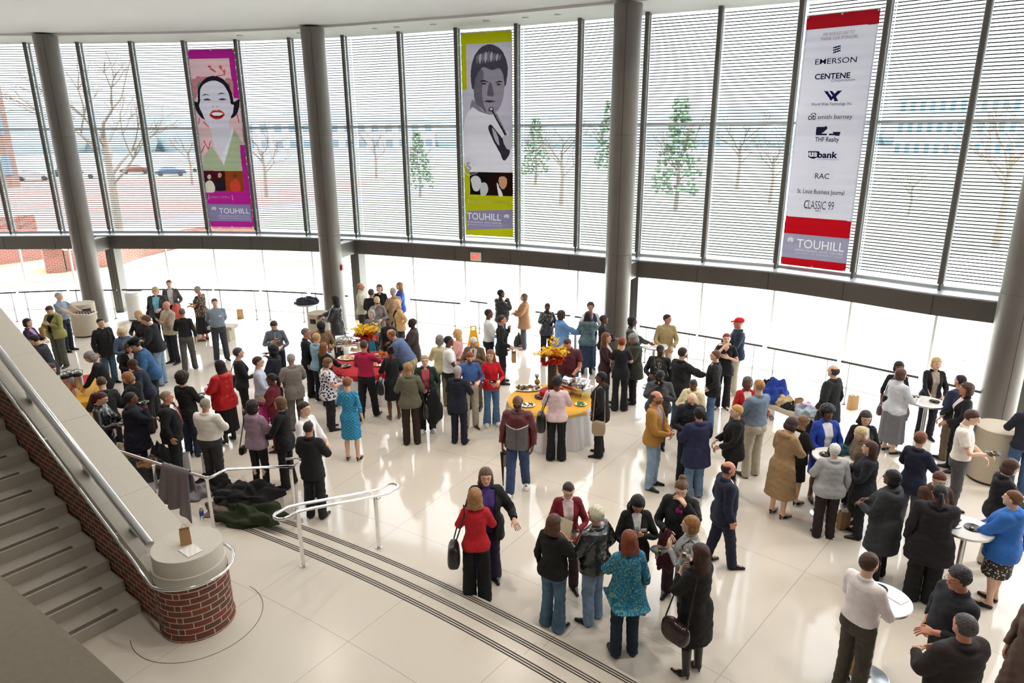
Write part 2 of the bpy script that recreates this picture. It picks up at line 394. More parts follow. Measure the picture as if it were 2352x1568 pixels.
# mullions, panes, louvres
GLASS = bpy.data.materials.new('clear_glass'); GLASS.use_nodes = True
t = GLASS.node_tree; t.nodes.clear()
o_ = node(t, 'ShaderNodeOutputMaterial'); mx = node(t, 'ShaderNodeMixShader'); tr_ = node(t, 'ShaderNodeBsdfTransparent'); gl_ = node(t, 'ShaderNodeBsdfGlossy')
tr_.inputs[0].default_value = (.97, .985, .985, 1); gl_.inputs['Roughness'].default_value = .02; mx.inputs[0].default_value = .06
t.links.new(tr_.outputs[0], mx.inputs[1]); t.links.new(gl_.outputs[0], mx.inputs[2]); t.links.new(mx.outputs[0], o_.inputs[0])
SLAT = mat('louvre_aluminium', '24262b', .6, .0)
MULM = mat('mullion_paint', '5e5b57', .4, .2)
wn = 0
for i in range(len(ML)):
    p = ML[i]; a = math.atan2(NRM[i][1], NRM[i][0])
    g = G(); g.lathe([(.062, ZB + .1), (.062, ZT)], (p[0] - NRM[i][0] * .05, p[1] - NRM[i][1] * .05, 0), 16)
    g.lathe([(.03, GT + .03), (.03, ZB + .12)], (p[0] - NRM[i][0] * .05, p[1] - NRM[i][1] * .05, 0), 10)
    m_ = struct(g.build('trim_%d' % (10 + i), MULM, smooth=40))
    q = off(i, .17); g = G(); g.box((q[0], q[1], (GT + ZT) / 2 + .03), (.05, .07, ZT - GT), a)
    q = off(i, .05)
    for k in range(20): g.box((q[0], q[1], GT + .2 + k * .3), (.20, .012, .03), a)
    struct(g.build('trim_%d' % (40 + i), PALE_METAL))
for i in range(len(ML) - 1):
    wn += 1
    A = off(i, .19); B = off(i + 1, .19); d = B - A; L = np.hypot(*d); d = d / L; n_ = np.array([-d[1], d[0]]); a = math.atan2(d[1], d[0])
    mid = (A + B) / 2
    w_ = G(); w_.box((mid[0], mid[1], (GT + ZT) / 2 + .02), (L - .03, .012, ZT - GT - .03), a)
    W = struct(w_.build('window_%d' % wn, GLASS))
    tr = G(); tr.box((mid[0] + n_[0] * .02, mid[1] + n_[1] * .02, 6.10), (L - .04, .06, .055), a); tr.box((mid[0], mid[1], GT + .06), (L - .04, .05, .06), a)
    tr.build('transom', mat('transom_paint', 'c4cacc', .5), W)
    ls = G(); q = mid + n_ * .26; z = GT + .17
    while z < ZT - .02:
        ls.box((q[0], q[1], z), (L, .034, .024), a); z += .0715
    ls.build('louvre_screen', SLAT, W)
    # lower glazing, slim pale posts
    w2 = G(); w2.box((mid[0], mid[1], GB / 2), (L - .03, .012, GB), a)
    W2 = struct(w2.build('window_%d' % (wn + 30), GLASS))
    q = off(i, .19); fr = G(); fr.box((q[0], q[1], GB / 2), (.05, .05, GB), a); fr.box((mid[0], mid[1], .03), (L, .06, .06), a); fr.build('window_frame', mat('white_frame', 'e4e6e6', .5), W2)

# square posts under the girder and brackets to the round columns
COLS = []
for nm, i, o1 in (('outer left', 4, -1.55), ('centre left', 9, -1.6), ('centre right', 14, -1.4), ('right', 19, -1.15)):
    q = off(i, -.05); a = math.atan2(NRM[i][1], NRM[i][0])
    g = G(); g.box((q[0], q[1], GB / 2), (.42, .30, GB), a)
    po = tag(g.build('square_post', GREY_PAINT, bevel=.006), {'outer left': 'grey square steel post behind the leftmost round column', 'centre left': 'grey square steel post behind the round column with the red alarm', 'centre right': 'grey square steel post just right of the round column nearest the middle right', 'right': 'grey square steel post at the far right behind the right column'}[nm], 'post')
    sg = G(); sg.box((q[0] - NRM[i][0] * .212, q[1] - NRM[i][1] * .212, GB / 2), (.004, .012, GB), a); sg.build('seam', GREY_DARK, po)
    c = off(i, o1) if nm != 'right' else np.array([9.55, 12.75])
    COLS.append(c)
    g = G(); b0 = off(i, -.4); d = b0 - c; L = np.hypot(*d); mid = (b0 + c) / 2
    g.box((mid[0], mid[1], (GB + GT) / 2), (L, .34, GT - GB), math.atan2(d[1], d[0])); struct(g.build('trim_%d' % (70 + i), GREY_PAINT))
lab = ['tall round grey column at the left, trash bin at its foot', 'tall round grey column with a red fire alarm on it', 'tall round grey column right of the middle banner', 'tall round grey column at the right edge, bin at its foot']
for k, c in enumerate(COLS):
    g = G(); g.lathe([(.325, 0), (.325, 3.0), (.318, 3.003), (.318, 3.012), (.325, 3.015), (.325, 5.85), (.318, 5.853), (.318, 5.862), (.325, 5.865), (.325, 8.72)], (c[0], c[1], 0), 48)
    o = tag(g.build('round_column', COL_PAINT, smooth=30), lab[k], 'column')
    dv = -c / np.hypot(*c); dv = np.array([dv[0] * .9 - dv[1] * .12 - .25 * (1 if k < 3 else -.9), dv[1]]); dv /= np.hypot(*dv)
    s_ = G(); s_.box((c[0] + dv[0] * .325, c[1] + dv[1] * .325, 4.36), (.004, .010, 8.7), math.atan2(dv[1], dv[0])); s_.build('seam', GREY_DARK, o)
# ================================================================== STAIR, NEWEL DRUM, RAILS
SO = np.array([-4.496, 7.112]); SU = np.array([-.799, .601]); SN = np.array([.601, .799])
def st(t, n): return SO + SU * t + SN * n
STONE = terrazzo('stair_stone', hexc('b4ada2'), .45)
g = G()
for k in range(25):
    t0, t1 = .342 * k, .342 * (k + 1); z = .60 + .15 * k
    g.prism([st(t0, -2.9), st(t1 + .02, -2.9), st(t1 + .02, -.0005), st(t0, -.0005)], max(.451, z - .6), z)
stairs = tag(g.build('staircase', STONE), 'broad stone staircase rising to the left beside the brick wall', 'staircase')
for k in range(24):
    g = G(); z = .60 + .15 * k
    for j in range(3):
        t0 = .342 * k + .035 + j * .024; g.prism([st(t0, -2.8), st(t0 + .013, -2.8), st(t0 + .013, -.23), st(t0, -.23)], z + .0005, z + .003)
    child(g, 'grip_strip', STRIP, stairs)
BR_ST = brick('brick_stair', axis=(float(SU[0]), float(SU[1])))
DC = np.array([-3.75, 6.98])
BR_DR = brick('brick_drum', curved=(DC[0], DC[1], .403))
def zc(t): return 1.375 + .439 * t
def sloped(n0, n1, d0, d1, t0=-.5, t1=9.0, foot=None):
    A = []
    for lo, hi in ((d0, d1),):
        zz = lambda t, d: (foot if (foot is not None and d is None) else zc(t) + d)
        P = [(*st(t0, n0), zz(t0, lo)), (*st(t1, n0), zz(t1, lo)), (*st(t1, n1), zz(t1, lo)), (*st(t0, n1), zz(t0, lo)),
             (*st(t0, n0), zz(t0, hi)), (*st(t1, n0), zz(t1, hi)), (*st(t1, n1), zz(t1, hi)), (*st(t0, n1), zz(t0, hi))]
    return P
g = G(); g.hexa(sloped(.015, .60, None, -.18, t0=-.62, foot=0.0))
bw = tag(g.build('stair_wall', BR_ST), 'brick stair wall with sloping cream coping ending in a round drum', 'stair wall')
g = G(); tt = [-.42, .66, 2.1, 3.55, 5.0, 6.5, 9.0]
for a, b in zip(tt[:-1], tt[1:]):
    g.hexa(sloped(-.01, .62, -.17, 0, t0=a + .003, t1=b - .003))
g.hexa(sloped(0, .61, -.18, -.006, t0=-.42, t1=9.0))
g.build('coping', CREAM, bw, bevel=.006)
# drum newel
g = G(); g.lathe([(.403, .45), (.403, 1.14)], (DC[0], DC[1], 0), 64)
dr = g.build('newel_drum', BR_DR, bw, smooth=30)
g = G(); g.lathe([(.415, .451), (.415, .50), (.405, .505)], (DC[0], DC[1], 0), 64); g.build('base_course', BR_DR, dr, smooth=30)
g = G(); g.lathe([(.398, 1.14), (.398, 1.268), (.378, 1.272), (.378, 1.468), (.374, 1.473), (0, 1.473)], (DC[0], DC[1], 0), 64); g.build('cap', CREAM, dr, smooth=30)
# inlaid ring in the landing round the drum
g = G()
th = [math.radians(a) for a in range(-150, 60, 4)]
A = [(DC[0] + .72 * math.cos(t), DC[1] + .72 * math.sin(t)) for t in th]; B = [(DC[0] + .727 * math.cos(t), DC[1] + .727 * math.sin(t)) for t in th]
for i in range(len(A) - 1): g.prism([A[i], A[i + 1], B[i + 1], B[i]], .4504, .4515)
struct(g.build('trim_8', STRIP))
# thick polished rail on the coping
def zr(t): return 1.42 + .458 * (t + .26)
g = G(); g.tube([(*st(-.26, .12), zr(-.26)), (*st(8.5, .12), zr(8.5))], .052, 24)
hr = tag(g.build('coping_rail', CHROME, smooth=40), 'thick polished steel tube rail running above the sloping coping', 'rail')
for t in (.1, 1.15, 2.6, 4.0, 5.4, 6.8):
    g = G(); P = st(t, .12)
    a = math.atan2(SU[1], SU[0]); g.hexa([(*st(t + x, .12 + y), zz) for zz in (zc(t) - .005 , zr(t) - .03) for x, y in ((-.09, -.012), (.09, -.012), (.09, .012), (-.09, .012))])
    g.build('bracket', STEEL, hr)
# slim handrail on the stair side, wrapped round the drum
pts = [(*st(t, -.08), 1.408 + .465 * t) for t in (8.5, 5, 2, .5, 0, -.25)]
pts.append((*st(-.42, -.09), 1.225))
a0 = math.atan2(-SN[1], -SN[0])
for k in range(0, 21):
    a = a0 + .12 + (math.radians(205)) * k / 20; pts.append((DC[0] + .475 * math.cos(a), DC[1] + .475 * math.sin(a), 1.20))
a = a0 + .12 + math.radians(212); pts.append((DC[0] + .40 * math.cos(a), DC[1] + .40 * math.sin(a), 1.20))
g = G(); g.tube(pts, .019, 12)
hr2 = tag(g.build('stair_handrail', CHROME, smooth=50), 'slim steel handrail along the brick wall, curling round the drum', 'handrail')
for t in (.25, 1.9, 3.5, 5.2):
    g = G(); g.tube([(*st(t, -.08), 1.40 + .465 * t), (*st(t, -.06), 1.34 + .465 * t), (*st(t, .02), 1.33 + .465 * t)], .008, 8)
    g.lathe([(.03, -.006), (.03, .006)], (*st(t, -.005), 1.33 + .465 * t), 12); g.build('bracket', STEEL, hr2)
for ad in (95, 190):
    a = a0 + math.radians(ad); g = G(); g.tube([(DC[0] + .475 * math.cos(a), DC[1] + .475 * math.sin(a), 1.19), (DC[0] + .44 * math.cos(a), DC[1] + .44 * math.sin(a), 1.15), (DC[0] + .39 * math.cos(a), DC[1] + .39 * math.sin(a), 1.15)], .008, 8)
    g.build('bracket', STEEL, hr2)
# the gallery parapet the place is seen over (bottom left corner)
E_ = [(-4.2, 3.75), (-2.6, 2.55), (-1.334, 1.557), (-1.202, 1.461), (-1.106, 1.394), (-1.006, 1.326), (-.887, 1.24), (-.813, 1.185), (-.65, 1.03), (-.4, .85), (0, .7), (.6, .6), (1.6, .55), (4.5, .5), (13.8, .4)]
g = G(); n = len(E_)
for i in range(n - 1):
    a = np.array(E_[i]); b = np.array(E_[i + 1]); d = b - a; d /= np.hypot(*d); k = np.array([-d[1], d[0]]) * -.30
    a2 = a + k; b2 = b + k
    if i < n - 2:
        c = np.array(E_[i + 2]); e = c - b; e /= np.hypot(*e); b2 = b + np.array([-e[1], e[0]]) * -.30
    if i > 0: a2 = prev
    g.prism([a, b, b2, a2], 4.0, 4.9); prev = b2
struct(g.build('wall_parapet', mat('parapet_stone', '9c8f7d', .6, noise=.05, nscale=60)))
g = G(); g.prism(E_ + [(13.8, -8.9), (-21.9, -8.9), (-21.9, 7), (-13.2, 13.0), (-11.8, 10.7), (-9, 7.3)], 3.95, 4.15); struct(g.build('floor_gallery', BEIGE_PAINT))

g = G(); g.prism([(-22, -9), (14, -9), (14, -8.7), (-22, -8.7)], 0, 9.2); struct(g.build('wall_back', BEIGE_PAINT))
# step handrails on the landing
def post(g, p, z0, z1):
    g.box((p[0], p[1], (z0 + z1) / 2), (.045, .045, z1 - z0), .6)
def railing(name, label, path, posts, r=.021):
    g = G(); g.tube(path, r, 14); o = tag(g.build(name, CHROME, smooth=50), label, 'handrail')
    for p, z0, z1 in posts:
        q = G(); post(q, p, z0, z1); po = q.build('post', CHROME, o, bevel=.004)
        q = G(); q.lathe([(.05, z0), (.05, z0 + .008)], (p[0], p[1], 0), 16); q.build('base_plate', STEEL, po)
        q = G(); q.tube([(p[0], p[1], z1 - .03), (p[0] + .03, p[1] + .01, z1 - .01), (p[0] + .03, p[1] + .01, z1 + .04)], .008, 6); q.build('saddle', STEEL, po)
    return o
D = np.array([.585, .811])     # way down the steps
R1 = [(-6.9, 10.2, 1.35), (-6.15, 9.76, 1.35), (-5.18, 9.24, 1.35), (-4.30, 8.80, 1.35), (-4.24, 8.82, 1.35), (-4.12, 9.06, 1.35), (-3.49, 9.99, .92), (-3.41, 10.16, .90), (-3.42, 10.26, .90), (-3.52, 10.32, .9), (-3.69, 10.28, .9)]
railing('guard_rail', 'polished steel guard rail with a grey jacket hung over it', R1, [((-5.30, 9.30), .45, 1.30), ((-4.33, 8.86), .45, 1.30), ((-3.52, 9.98), 0., .88), ((-6.3, 9.87), .45, 1.30)])
def stadium(a, b, wd, z0, z1):
    a = np.array(a); b = np.array(b); d = (b - a); L = np.hypot(*d); d /= L; n_ = np.array([-d[1], d[0]]); P = []
    e = .30; zz = lambda s: z0 if s < e else (z1 if s > L - e else z0 + (z1 - z0) * (s - e) / (L - 2 * e))
    for s in np.linspace(.09, L - .09, 12): q = a + d * s - n_ * wd; P.append((q[0], q[1], zz(s)))
    for k in range(1, 8):
        t = -math.pi / 2 + math.pi * k / 8; q = a + d * (L - .09 + .09 * math.cos(t)) + n_ * (wd * math.sin(t)); P.append((q[0], q[1], z1))
    for s in np.linspace(L - .09, .09, 12): q = a + d * s + n_ * wd; P.append((q[0], q[1], zz(s)))
    for k in range(1, 8):
        t = math.pi / 2 + math.pi * k / 8; q = a + d * (.09 + .09 * math.cos(t)) + n_ * (wd * math.sin(t)); P.append((q[0], q[1], z0))
    return P
g = G(); g.tube(stadium((-2.98, 7.72), (-1.76, 9.42), .10, 1.35, .90), .021, 14, closed=True)
ur = tag(g.build('loop_rail', CHROME, smooth=50), 'polished steel loop handrail standing on two posts across the curved steps', 'handrail')
for p, z0, z1 in (((-2.80, 8.02), .45, 1.30), ((-2.02, 9.12), 0, .85)):
    q = G(); post(q, p, z0, z1); po = q.build('post', CHROME, ur, bevel=.004)
    q = G(); q.lathe([(.05, z0), (.05, z0 + .008)], (p[0], p[1], 0), 16); q.build('base_plate', STEEL, po)
    q = G(); q.tube([(p[0] - .09, p[1] + .06, z1 + .03), (p[0] - .05, p[1] + .03, z1 - .02), (p[0] + .05, p[1] - .03, z1 - .02), (p[0] + .09, p[1] - .06, z1 + .03)], .009, 6); q.build('crossbar', CHROME, po)

# slim rail in front of the glass, in sections
RAILM = mat('rail_satin', '4c4844', .4, .2)
def rail_sec(px0, px1, label, dark=False):
    A = at(*px0, .98); B = at(*px1, .98); d = (B - A)[:2]; L = np.hypot(*d); d /= L
    g = G(); g.tube([A, (A + B) / 2, B], .028, 10); o = tag(g.build('rail_section', RAILM, smooth=50), label, 'railing', 'railing sections along the glass')
    for f in ((.12, .88) if L > 1.2 else (.5,)):
        P = A + (B - A) * f; q = G(); q.box((P[0], P[1], .48), (.012, .05, .97), math.atan2(d[1], d[0])); q.box((P[0], P[1], .01), (.08, .10, .02), math.atan2(d[1], d[0])); q.build('post', RAILM, o)
secs = [((-60, 676), (37, 671.5)), ((43, 671), (154, 667)), ((160, 667), (268, 666)), ((280, 665.5), (380, 664.5)), ((384, 664.8), (488, 665.5)), ((492, 665.5), (596, 668)), ((602, 668), (706, 673)), ((714, 673.5), (800, 680)), ((942, 687.5), (1058, 697)), ((1080, 691.5), (1120, 696.5)), ((1230, 716), (1310, 725)), ((1320, 727), (1380, 735)), ((1470, 749), (1599, 769.5)), ((1604, 770), (1752, 795)), ((1762, 797.5), (1923, 828)), ((1932, 829.5), (2110, 867)), ((2120, 869), (2300, 912))]
names = ['leftmost section of the steel rail, cut by the picture edge', 'steel rail section left of the man carrying a food tray', 'steel rail section behind the left trash bin', 'steel rail section right of the left square post', 'steel rail section behind the woman in the floral top', 'steel rail section right of the man in the grey-blue shirt', 'steel rail section left of the jacket-topped tall table', 'steel rail section left of the column with the alarm', 'steel rail section standing free left of the entrance doors', 'short steel rail piece behind the black puffer jacket', 'steel rail section behind the light blue jacket', 'steel rail section just left of the middle right column', 'steel rail section behind the khaki jacket man', 'steel rail section behind the red cap man', 'steel rail section above the coat-covered bench', 'steel rail section right of the bald man in black', 'steel rail section behind the table group at the right column']
for (a, b), l in zip(secs, names): rail_sec(a, b, l)
# ================================================================== BANNERS
def cloth_mat(name, col, tr=.5):
    m = bpy.data.materials.new(name); m.use_nodes = True; t = m.node_tree; t.nodes.clear()
    o = node(t, 'ShaderNodeOutputMaterial'); mx = node(t, 'ShaderNodeMixShader'); a = node(t, 'ShaderNodeBsdfDiffuse'); b = node(t, 'ShaderNodeBsdfTranslucent')
    c = hexc(col) if isinstance(col, str) else col
    a.inputs[0].default_value = (*c, 1); b.inputs[0].default_value = (*[v * .36 for v in c], 1); mx.inputs[0].default_value = tr
    t.links.new(a.outputs[0], mx.inputs[1]); t.links.new(b.outputs[0], mx.inputs[2]); t.links.new(mx.outputs[0], o.inputs[0]); MATS[name] = m; return m
def text_geo(body, bold=0., shear=0.):
    c = bpy.data.curves.new('t', 'FONT'); c.body = body; c.size = 1; c.offset = bold; c.shear = shear; c.resolution_u = 3
    o = bpy.data.objects.new('t', c); me = bpy.data.meshes.new_from_object(o)
    v = np.array([p.co[:] for p in me.vertices]) if len(me.vertices) else np.zeros((0, 3)); f = [tuple(p.vertices) for p in me.polygons]
    bpy.data.objects.remove(o); bpy.data.curves.remove(c); bpy.data.meshes.remove(me); return v, f
class Banner:
    def __init__(s, i, s0, s1, z0, z1, corners, col, label, fine=None):
        A = off(i, -.02); B = off(i + 1, -.02); d = B - A; L = np.hypot(*d); d /= L
        s.W = (s1 - s0) * L; s.H = z1 - z0; s.c = [np.array(p, float) for p in corners]
        P = A + d * (s0 * L); s.root = thing('banner', label, 'banner', (P[0], P[1], z0), math.atan2(d[1], d[0]))
        g = G(); nz = 90
        for u in (.02, .5, .98):
            for v in (.004, .996):
                g = G(); g.tube([(u * s.W, -.012, s.H * (1 - v)), (u * s.W, -.016, s.H * (1 - v))], .022, 12); child(g, 'eyelet', STEEL, s.root)
        s.lay = 0; s.cols = [col]; s.fine = fine
        s.nx, s.nz = int(s.W / .012), int(s.H / .012); s.im = np.zeros((s.nz, s.nx), int)
        if fine: s.fx, s.fz = int(s.W / .005), int((fine[1] - fine[0]) * s.H / .005); s.fi = np.zeros((s.fz, s.fx), int)
        g = G(); g.tube([(0, .0, s.H + .01), (s.W, 0, s.H + .01)], .012, 8); g.tube([(0.1, 0, s.H + .01), (.1, 0.02, s.H + .12)], .004, 6); g.tube([(s.W - .1, 0, s.H + .01), (s.W - .1, 0.02, s.H + .12)], .004, 6); child(g, 'hanging_rod', STEEL, s.root)
    def uv(s, p):
        TL, TR, BR, BL = s.c; x = np.array([.5, .5]); p = np.array(p, float)
        for _ in range(12):
            u, v = x; F = (1 - u) * (1 - v) * TL + u * (1 - v) * TR + u * v * BR + (1 - u) * v * BL - p
            J = np.stack([(1 - v) * (TR - TL) + v * (BR - BL), (1 - u) * (BL - TL) + u * (BR - TR)], 1); x = x - np.linalg.solve(J, F)
        return x
    def loc(s, p): u, v = s.uv(p); return u * s.W, (1 - v) * s.H
    def fill(s, P, tris, col):         # paints triangles (metres on the cloth) into the print
        if col not in s.cols: s.cols.append(col)
        k = s.cols.index(col)
        for im, z0, z1 in ((s.im, 0, s.H),) + (((s.fi, s.H * (1 - s.fine[1]), s.H * (1 - s.fine[0])),) if s.fine else ()):
            nz, nx = im.shape; dx = s.W / nx; dz = (z1 - z0) / nz
            for t in tris:
                a, b, c = (P[i] for i in t)
                x0 = max(0, int(min(a[0], b[0], c[0]) / dx)); x1 = min(nx, int(max(a[0], b[0], c[0]) / dx) + 1)
                y0 = max(0, int((min(a[1], b[1], c[1]) - z0) / dz)); y1 = min(nz, int((max(a[1], b[1], c[1]) - z0) / dz) + 1)
                if x1 <= x0 or y1 <= y0: continue
                X = (np.arange(x0, x1) + .5) * dx; Y = z0 + (np.arange(y0, y1) + .5) * dz; X, Y = np.meshgrid(X, Y)
                e = lambda p, q: (q[0] - p[0]) * (Y - p[1]) - (q[1] - p[1]) * (X - p[0])
                e1, e2, e3 = e(a, b), e(b, c), e(c, a); m = ((e1 >= 0) & (e2 >= 0) & (e3 >= 0)) | ((e1 <= 0) & (e2 <= 0) & (e3 <= 0))
                im[y0:y1, x0:x1][m] = k
    def poly(s, pts, col, name='', raw=False, tr=.5):
        from mathutils.geometry import tessellate_polygon
        P = [s.loc(p) for p in pts]; s.fill(P, tessellate_polygon([[Vector((p[0], p[1], 0)) for p in P]]), col)
    def done(s):
        wv = lambda z: .006 * math.sin(z * 30) + .004 * math.sin(z * 11)
        me_m = [MATS.get('print_' + c) or cloth_mat('print_' + c, c) for c in s.cols]
        def grid(im, z0, z1, g):
            nz, nx = im.shape; o = len(g.v)
            g.v += [(s.W * i / nx, wv(z0 + (z1 - z0) * j / nz), z0 + (z1 - z0) * j / nz) for j in range(nz + 1) for i in range(nx + 1)]
            for j in range(nz):
                i = 0
                while i < nx:                       # merge equal cells of a row
                    e = i + 1
                    while e < nx and im[j, e] == im[j, i]: e += 1
                    a = o + j * (nx + 1); g.f.append((a + i, a + e, a + nx + 1 + e, a + nx + 1 + i)); g.m.append(int(im[j, i])); i = e
        g = G()
        if s.fine:
            j1 = int(round(s.nz * (1 - s.fine[1]))); j2 = int(round(s.nz * (1 - s.fine[0]))); zz = lambda j: s.H * j / s.nz
            grid(s.im[:j1], 0, zz(j1), g); grid(s.fi, zz(j1), zz(j2), g); grid(s.im[j2:], zz(j2), s.H, g)
        else: grid(s.im, 0, s.H, g)
        child(g, 'cloth', me_m, s.root, fix=False)
    def smooth_poly(s, pts, col, name='printed_panel'):
        P = [np.array(p, float) for p in pts]; n = len(P); o = []
        for i in range(n):
            p0, p1, p2, p3 = P[i - 1], P[i], P[(i + 1) % n], P[(i + 2) % n]
            for t in (0, .25, .5, .75): o.append(.5 * ((2 * p1) + (-p0 + p2) * t + (2 * p0 - 5 * p1 + 4 * p2 - p3) * t * t + (-p0 + 3 * p1 - 3 * p2 + p3) * t ** 3))
        return s.poly(o, col, name)
    def ell(s, c, rx, ry, col, name='printed_panel', rot=0):
        return s.poly([(c[0] + rx * math.cos(a) * math.cos(rot) - ry * math.sin(a) * math.sin(rot), c[1] + rx * math.cos(a) * math.sin(rot) + ry * math.sin(a) * math.cos(rot)) for a in np.linspace(0, 2 * math.pi, 24, endpoint=False)], col, name)
    def ring(s, c, rx, ry, w_, col, name='emblem', a0=0, a1=360):
        th = np.radians(np.linspace(a0, a1, 30)); O = [(c[0] + rx * math.cos(a), c[1] + ry * math.sin(a)) for a in th]; I = [(c[0] + (rx - w_) * math.cos(a), c[1] + (ry - w_) * math.sin(a)) for a in th]
        return s.poly(O + I[::-1], col, name)
    def line(s, a, b, w_, col, name='printed_line'):
        a = np.array(a, float); b = np.array(b, float); d = b - a; d /= np.hypot(*d); k = np.array([-d[1], d[0]]) * w_ / 2
        return s.poly([a + k, b + k, b - k, a - k], col, name)
    def text(s, body, cx, cy, wpx, hpx, col, bold=0., shear=0., name='lettering', ang=0, paint=False):
        v, f = text_geo(body, bold, shear); lo = v.min(0); hi = v.max(0); s.lay += 1; y = -.013 - .0012 * s.lay
        l0 = s.loc((cx, cy)); l1 = s.loc((cx + wpx / 2, cy)); l2 = s.loc((cx, cy + hpx / 2)); Wm = 2 * (l1[0] - l0[0]); Hm = 2 * abs(l2[1] - l0[1])
        X = ((v[:, 0] - lo[0]) / (hi[0] - lo[0]) - .5) * Wm; Z = ((v[:, 1] - lo[1]) / (hi[1] - lo[1]) - .5) * Hm
        if ang: X, Z = X * math.cos(ang) - Z * math.sin(ang), X * math.sin(ang) + Z * math.cos(ang)
        if paint: s.fill([(l0[0] + a, l0[1] + b) for a, b in zip(X, Z)], [(q[0], q[i], q[i + 1]) for q in f for i in range(1, len(q) - 1)], col); return
        g = G(); g.add([(l0[0] + a, y, l0[1] + b) for a, b in zip(X, Z)], f)
        return child(g, name, MATS.get('print_' + col) or cloth_mat('print_' + col, col), s.root, fix=False)
def touhill(b, k, tx, ty, tw, thh, ex, ey, er):
    b.text('TOUHILL', tx, ty, tw, thh, 'ffffff', -.002, paint=True)
    for r in (1., .66, .33): b.ring((ex, ey), er * r, er * r, er * .17, 'ffffff', a0=100 + 40 * r, a1=440 - 20 * r)
# --- pink banner, coordinates of its printed shapes in units of a 3.486x enlargement of the photograph at (400, 90)
b = Banner(M0 + 4, .07, .95, 2.93, 8.44, [(133, 93), (490, 75), (625, 1500), (293, 1505)], 'c0289a', 'magenta banner with a laughing white-faced woman in black hair and green robe', (.84, .97))
b.poly([(142, 160), (452, 146), (482, 450), (522, 450), (556, 818), (520, 818), (540, 1030), (240, 1035)], 'f0ccd2')
for c, rx, ry in (((300, 212), 14, 8), ((385, 215), 12, 14), ((415, 245), 8, 14), ((340, 250), 8, 6), ((215, 300), 22, 10), ((240, 330), 26, 12), ((440, 310), 24, 14), ((175, 320), 16, 10)): b.ell(c, rx, ry, 'e0607a', 'blossom')
for a_, b_ in (((290, 205), (345, 250)), ((345, 250), (300, 230)), ((380, 205), (418, 270)), ((418, 270), (350, 285)), ((245, 790), (280, 860)), ((280, 860), (300, 790)), ((225, 890), (250, 830)), ((208, 660), (215, 610)), ((500, 560), (520, 640)), ((245, 640), (285, 680))): b.line(a_, b_, 7, 'd8405f', 'branch')
b.smooth_poly([(160, 330), (200, 300), (260, 292), (300, 300), (230, 350), (205, 420), (180, 470), (165, 400)], 'c98a92', 'fan')
b.smooth_poly([(420, 300), (470, 310), (480, 350), (475, 430), (440, 350)], 'c98a92', 'fan')
b.smooth_poly([(205, 350), (225, 330), (225, 370), (205, 385)], '5f8a6a', 'ornament'); b.smooth_poly([(425, 340), (455, 335), (455, 365), (430, 370)], '5f8a6a', 'ornament')
b.smooth_poly([(205, 400), (225, 350), (270, 300), (330, 283), (390, 298), (440, 345), (470, 420), (482, 478), (525, 455), (522, 520), (497, 580), (456, 606), (400, 560), (280, 560), (255, 622), (212, 590), (186, 540), (175, 480), (203, 488)], '2a2230', 'hair')
b.smooth_poly([(224, 400), (255, 348), (330, 318), (400, 345), (443, 415), (460, 495), (480, 502), (474, 560), (456, 602), (440, 655), (452, 700), (440, 790), (380, 925), (318, 795), (300, 700), (256, 620), (230, 560), (214, 520), (222, 480)], 'e6e2f4', 'face')
b.poly([(305, 830), (240, 925), (240, 1034), (538, 1030), (522, 818), (553, 815), (478, 690), (455, 780), (398, 990)], 'b7c3a2', 'robe')
b.poly([(312, 780), (400, 985), (478, 700), (462, 668), (440, 780), (379, 922)], 'f4f2fc', 'collar')
b.smooth_poly([(235, 440), (265, 423), (300, 436), (270, 431)], '3a2c44', 'eyebrow'); b.smooth_poly([(355, 428), (385, 410), (418, 420), (388, 418)], '3a2c44', 'eyebrow')
b.smooth_poly([(245, 470), (275, 458), (305, 468), (275, 475)], '4a4058', 'eye'); b.smooth_poly([(362, 464), (395, 452), (425, 462), (392, 468)], '4a4058', 'eye')
b.ell((320, 520), 6, 4, '8a7f94', 'nostril'); b.ell((352, 517), 6, 4, '8a7f94', 'nostril')
b.smooth_poly([(293, 585), (318, 552), (348, 548), (380, 547), (408, 576), (392, 606), (350, 620), (312, 608)], 'd0342e', 'lips')
b.smooth_poly([(305, 578), (350, 566), (398, 574), (380, 600), (350, 604), (322, 600)], '5a2028', 'mouth'); b.smooth_poly([(308, 574), (350, 563), (396, 571), (376, 588), (350, 592), (326, 590)], 'fbfaff', 'teeth')
b.poly([(241, 1036), (410, 1033), (418, 1198), (258, 1202)], '4a1a22', 'photo'); b.poly([(405, 1033), (540, 1030), (552, 1197), (413, 1198)], '9c4a20', 'photo')
for x, y, c, d in ((285, 1085, 'd9c8b8', 'efe6d6'), (365, 1070, 'd8a890', '2c2430'), (482, 1070, '7a4030', 'd84a3a')):
    b.smooth_poly([(x - 30, y + 125), (x - 34, y + 60), (x - 10, y + 32), (x + 14, y + 32), (x + 36, y + 60), (x + 38, y + 122)], d, 'figure'); b.ell((x, y), 15, 20, c, 'figure_head')
b.text('OPERA! OPERA!', 369, 1251, 150, 17, 'f6e8f4'); b.line((281, 1231), (281, 1273), 3, 'f6e8f4'); b.line((461, 1229), (463, 1272), 3, 'f6e8f4')
b.poly([(270, 1311), (598, 1306), (610, 1452), (284, 1456)], '9088b0', 'grey_panel'); touhill(b, 0, 474, 1364, 232, 46, 317, 1350, 17)
b.text('PERFORMING ARTS CENTER', 474, 1408, 230, 9, 'e6e2f4', paint=True); b.text('UNIVERSITY OF MISSOURI-ST. LOUIS', 476, 1428, 232, 8, 'e6e2f4', paint=True)
b.done()
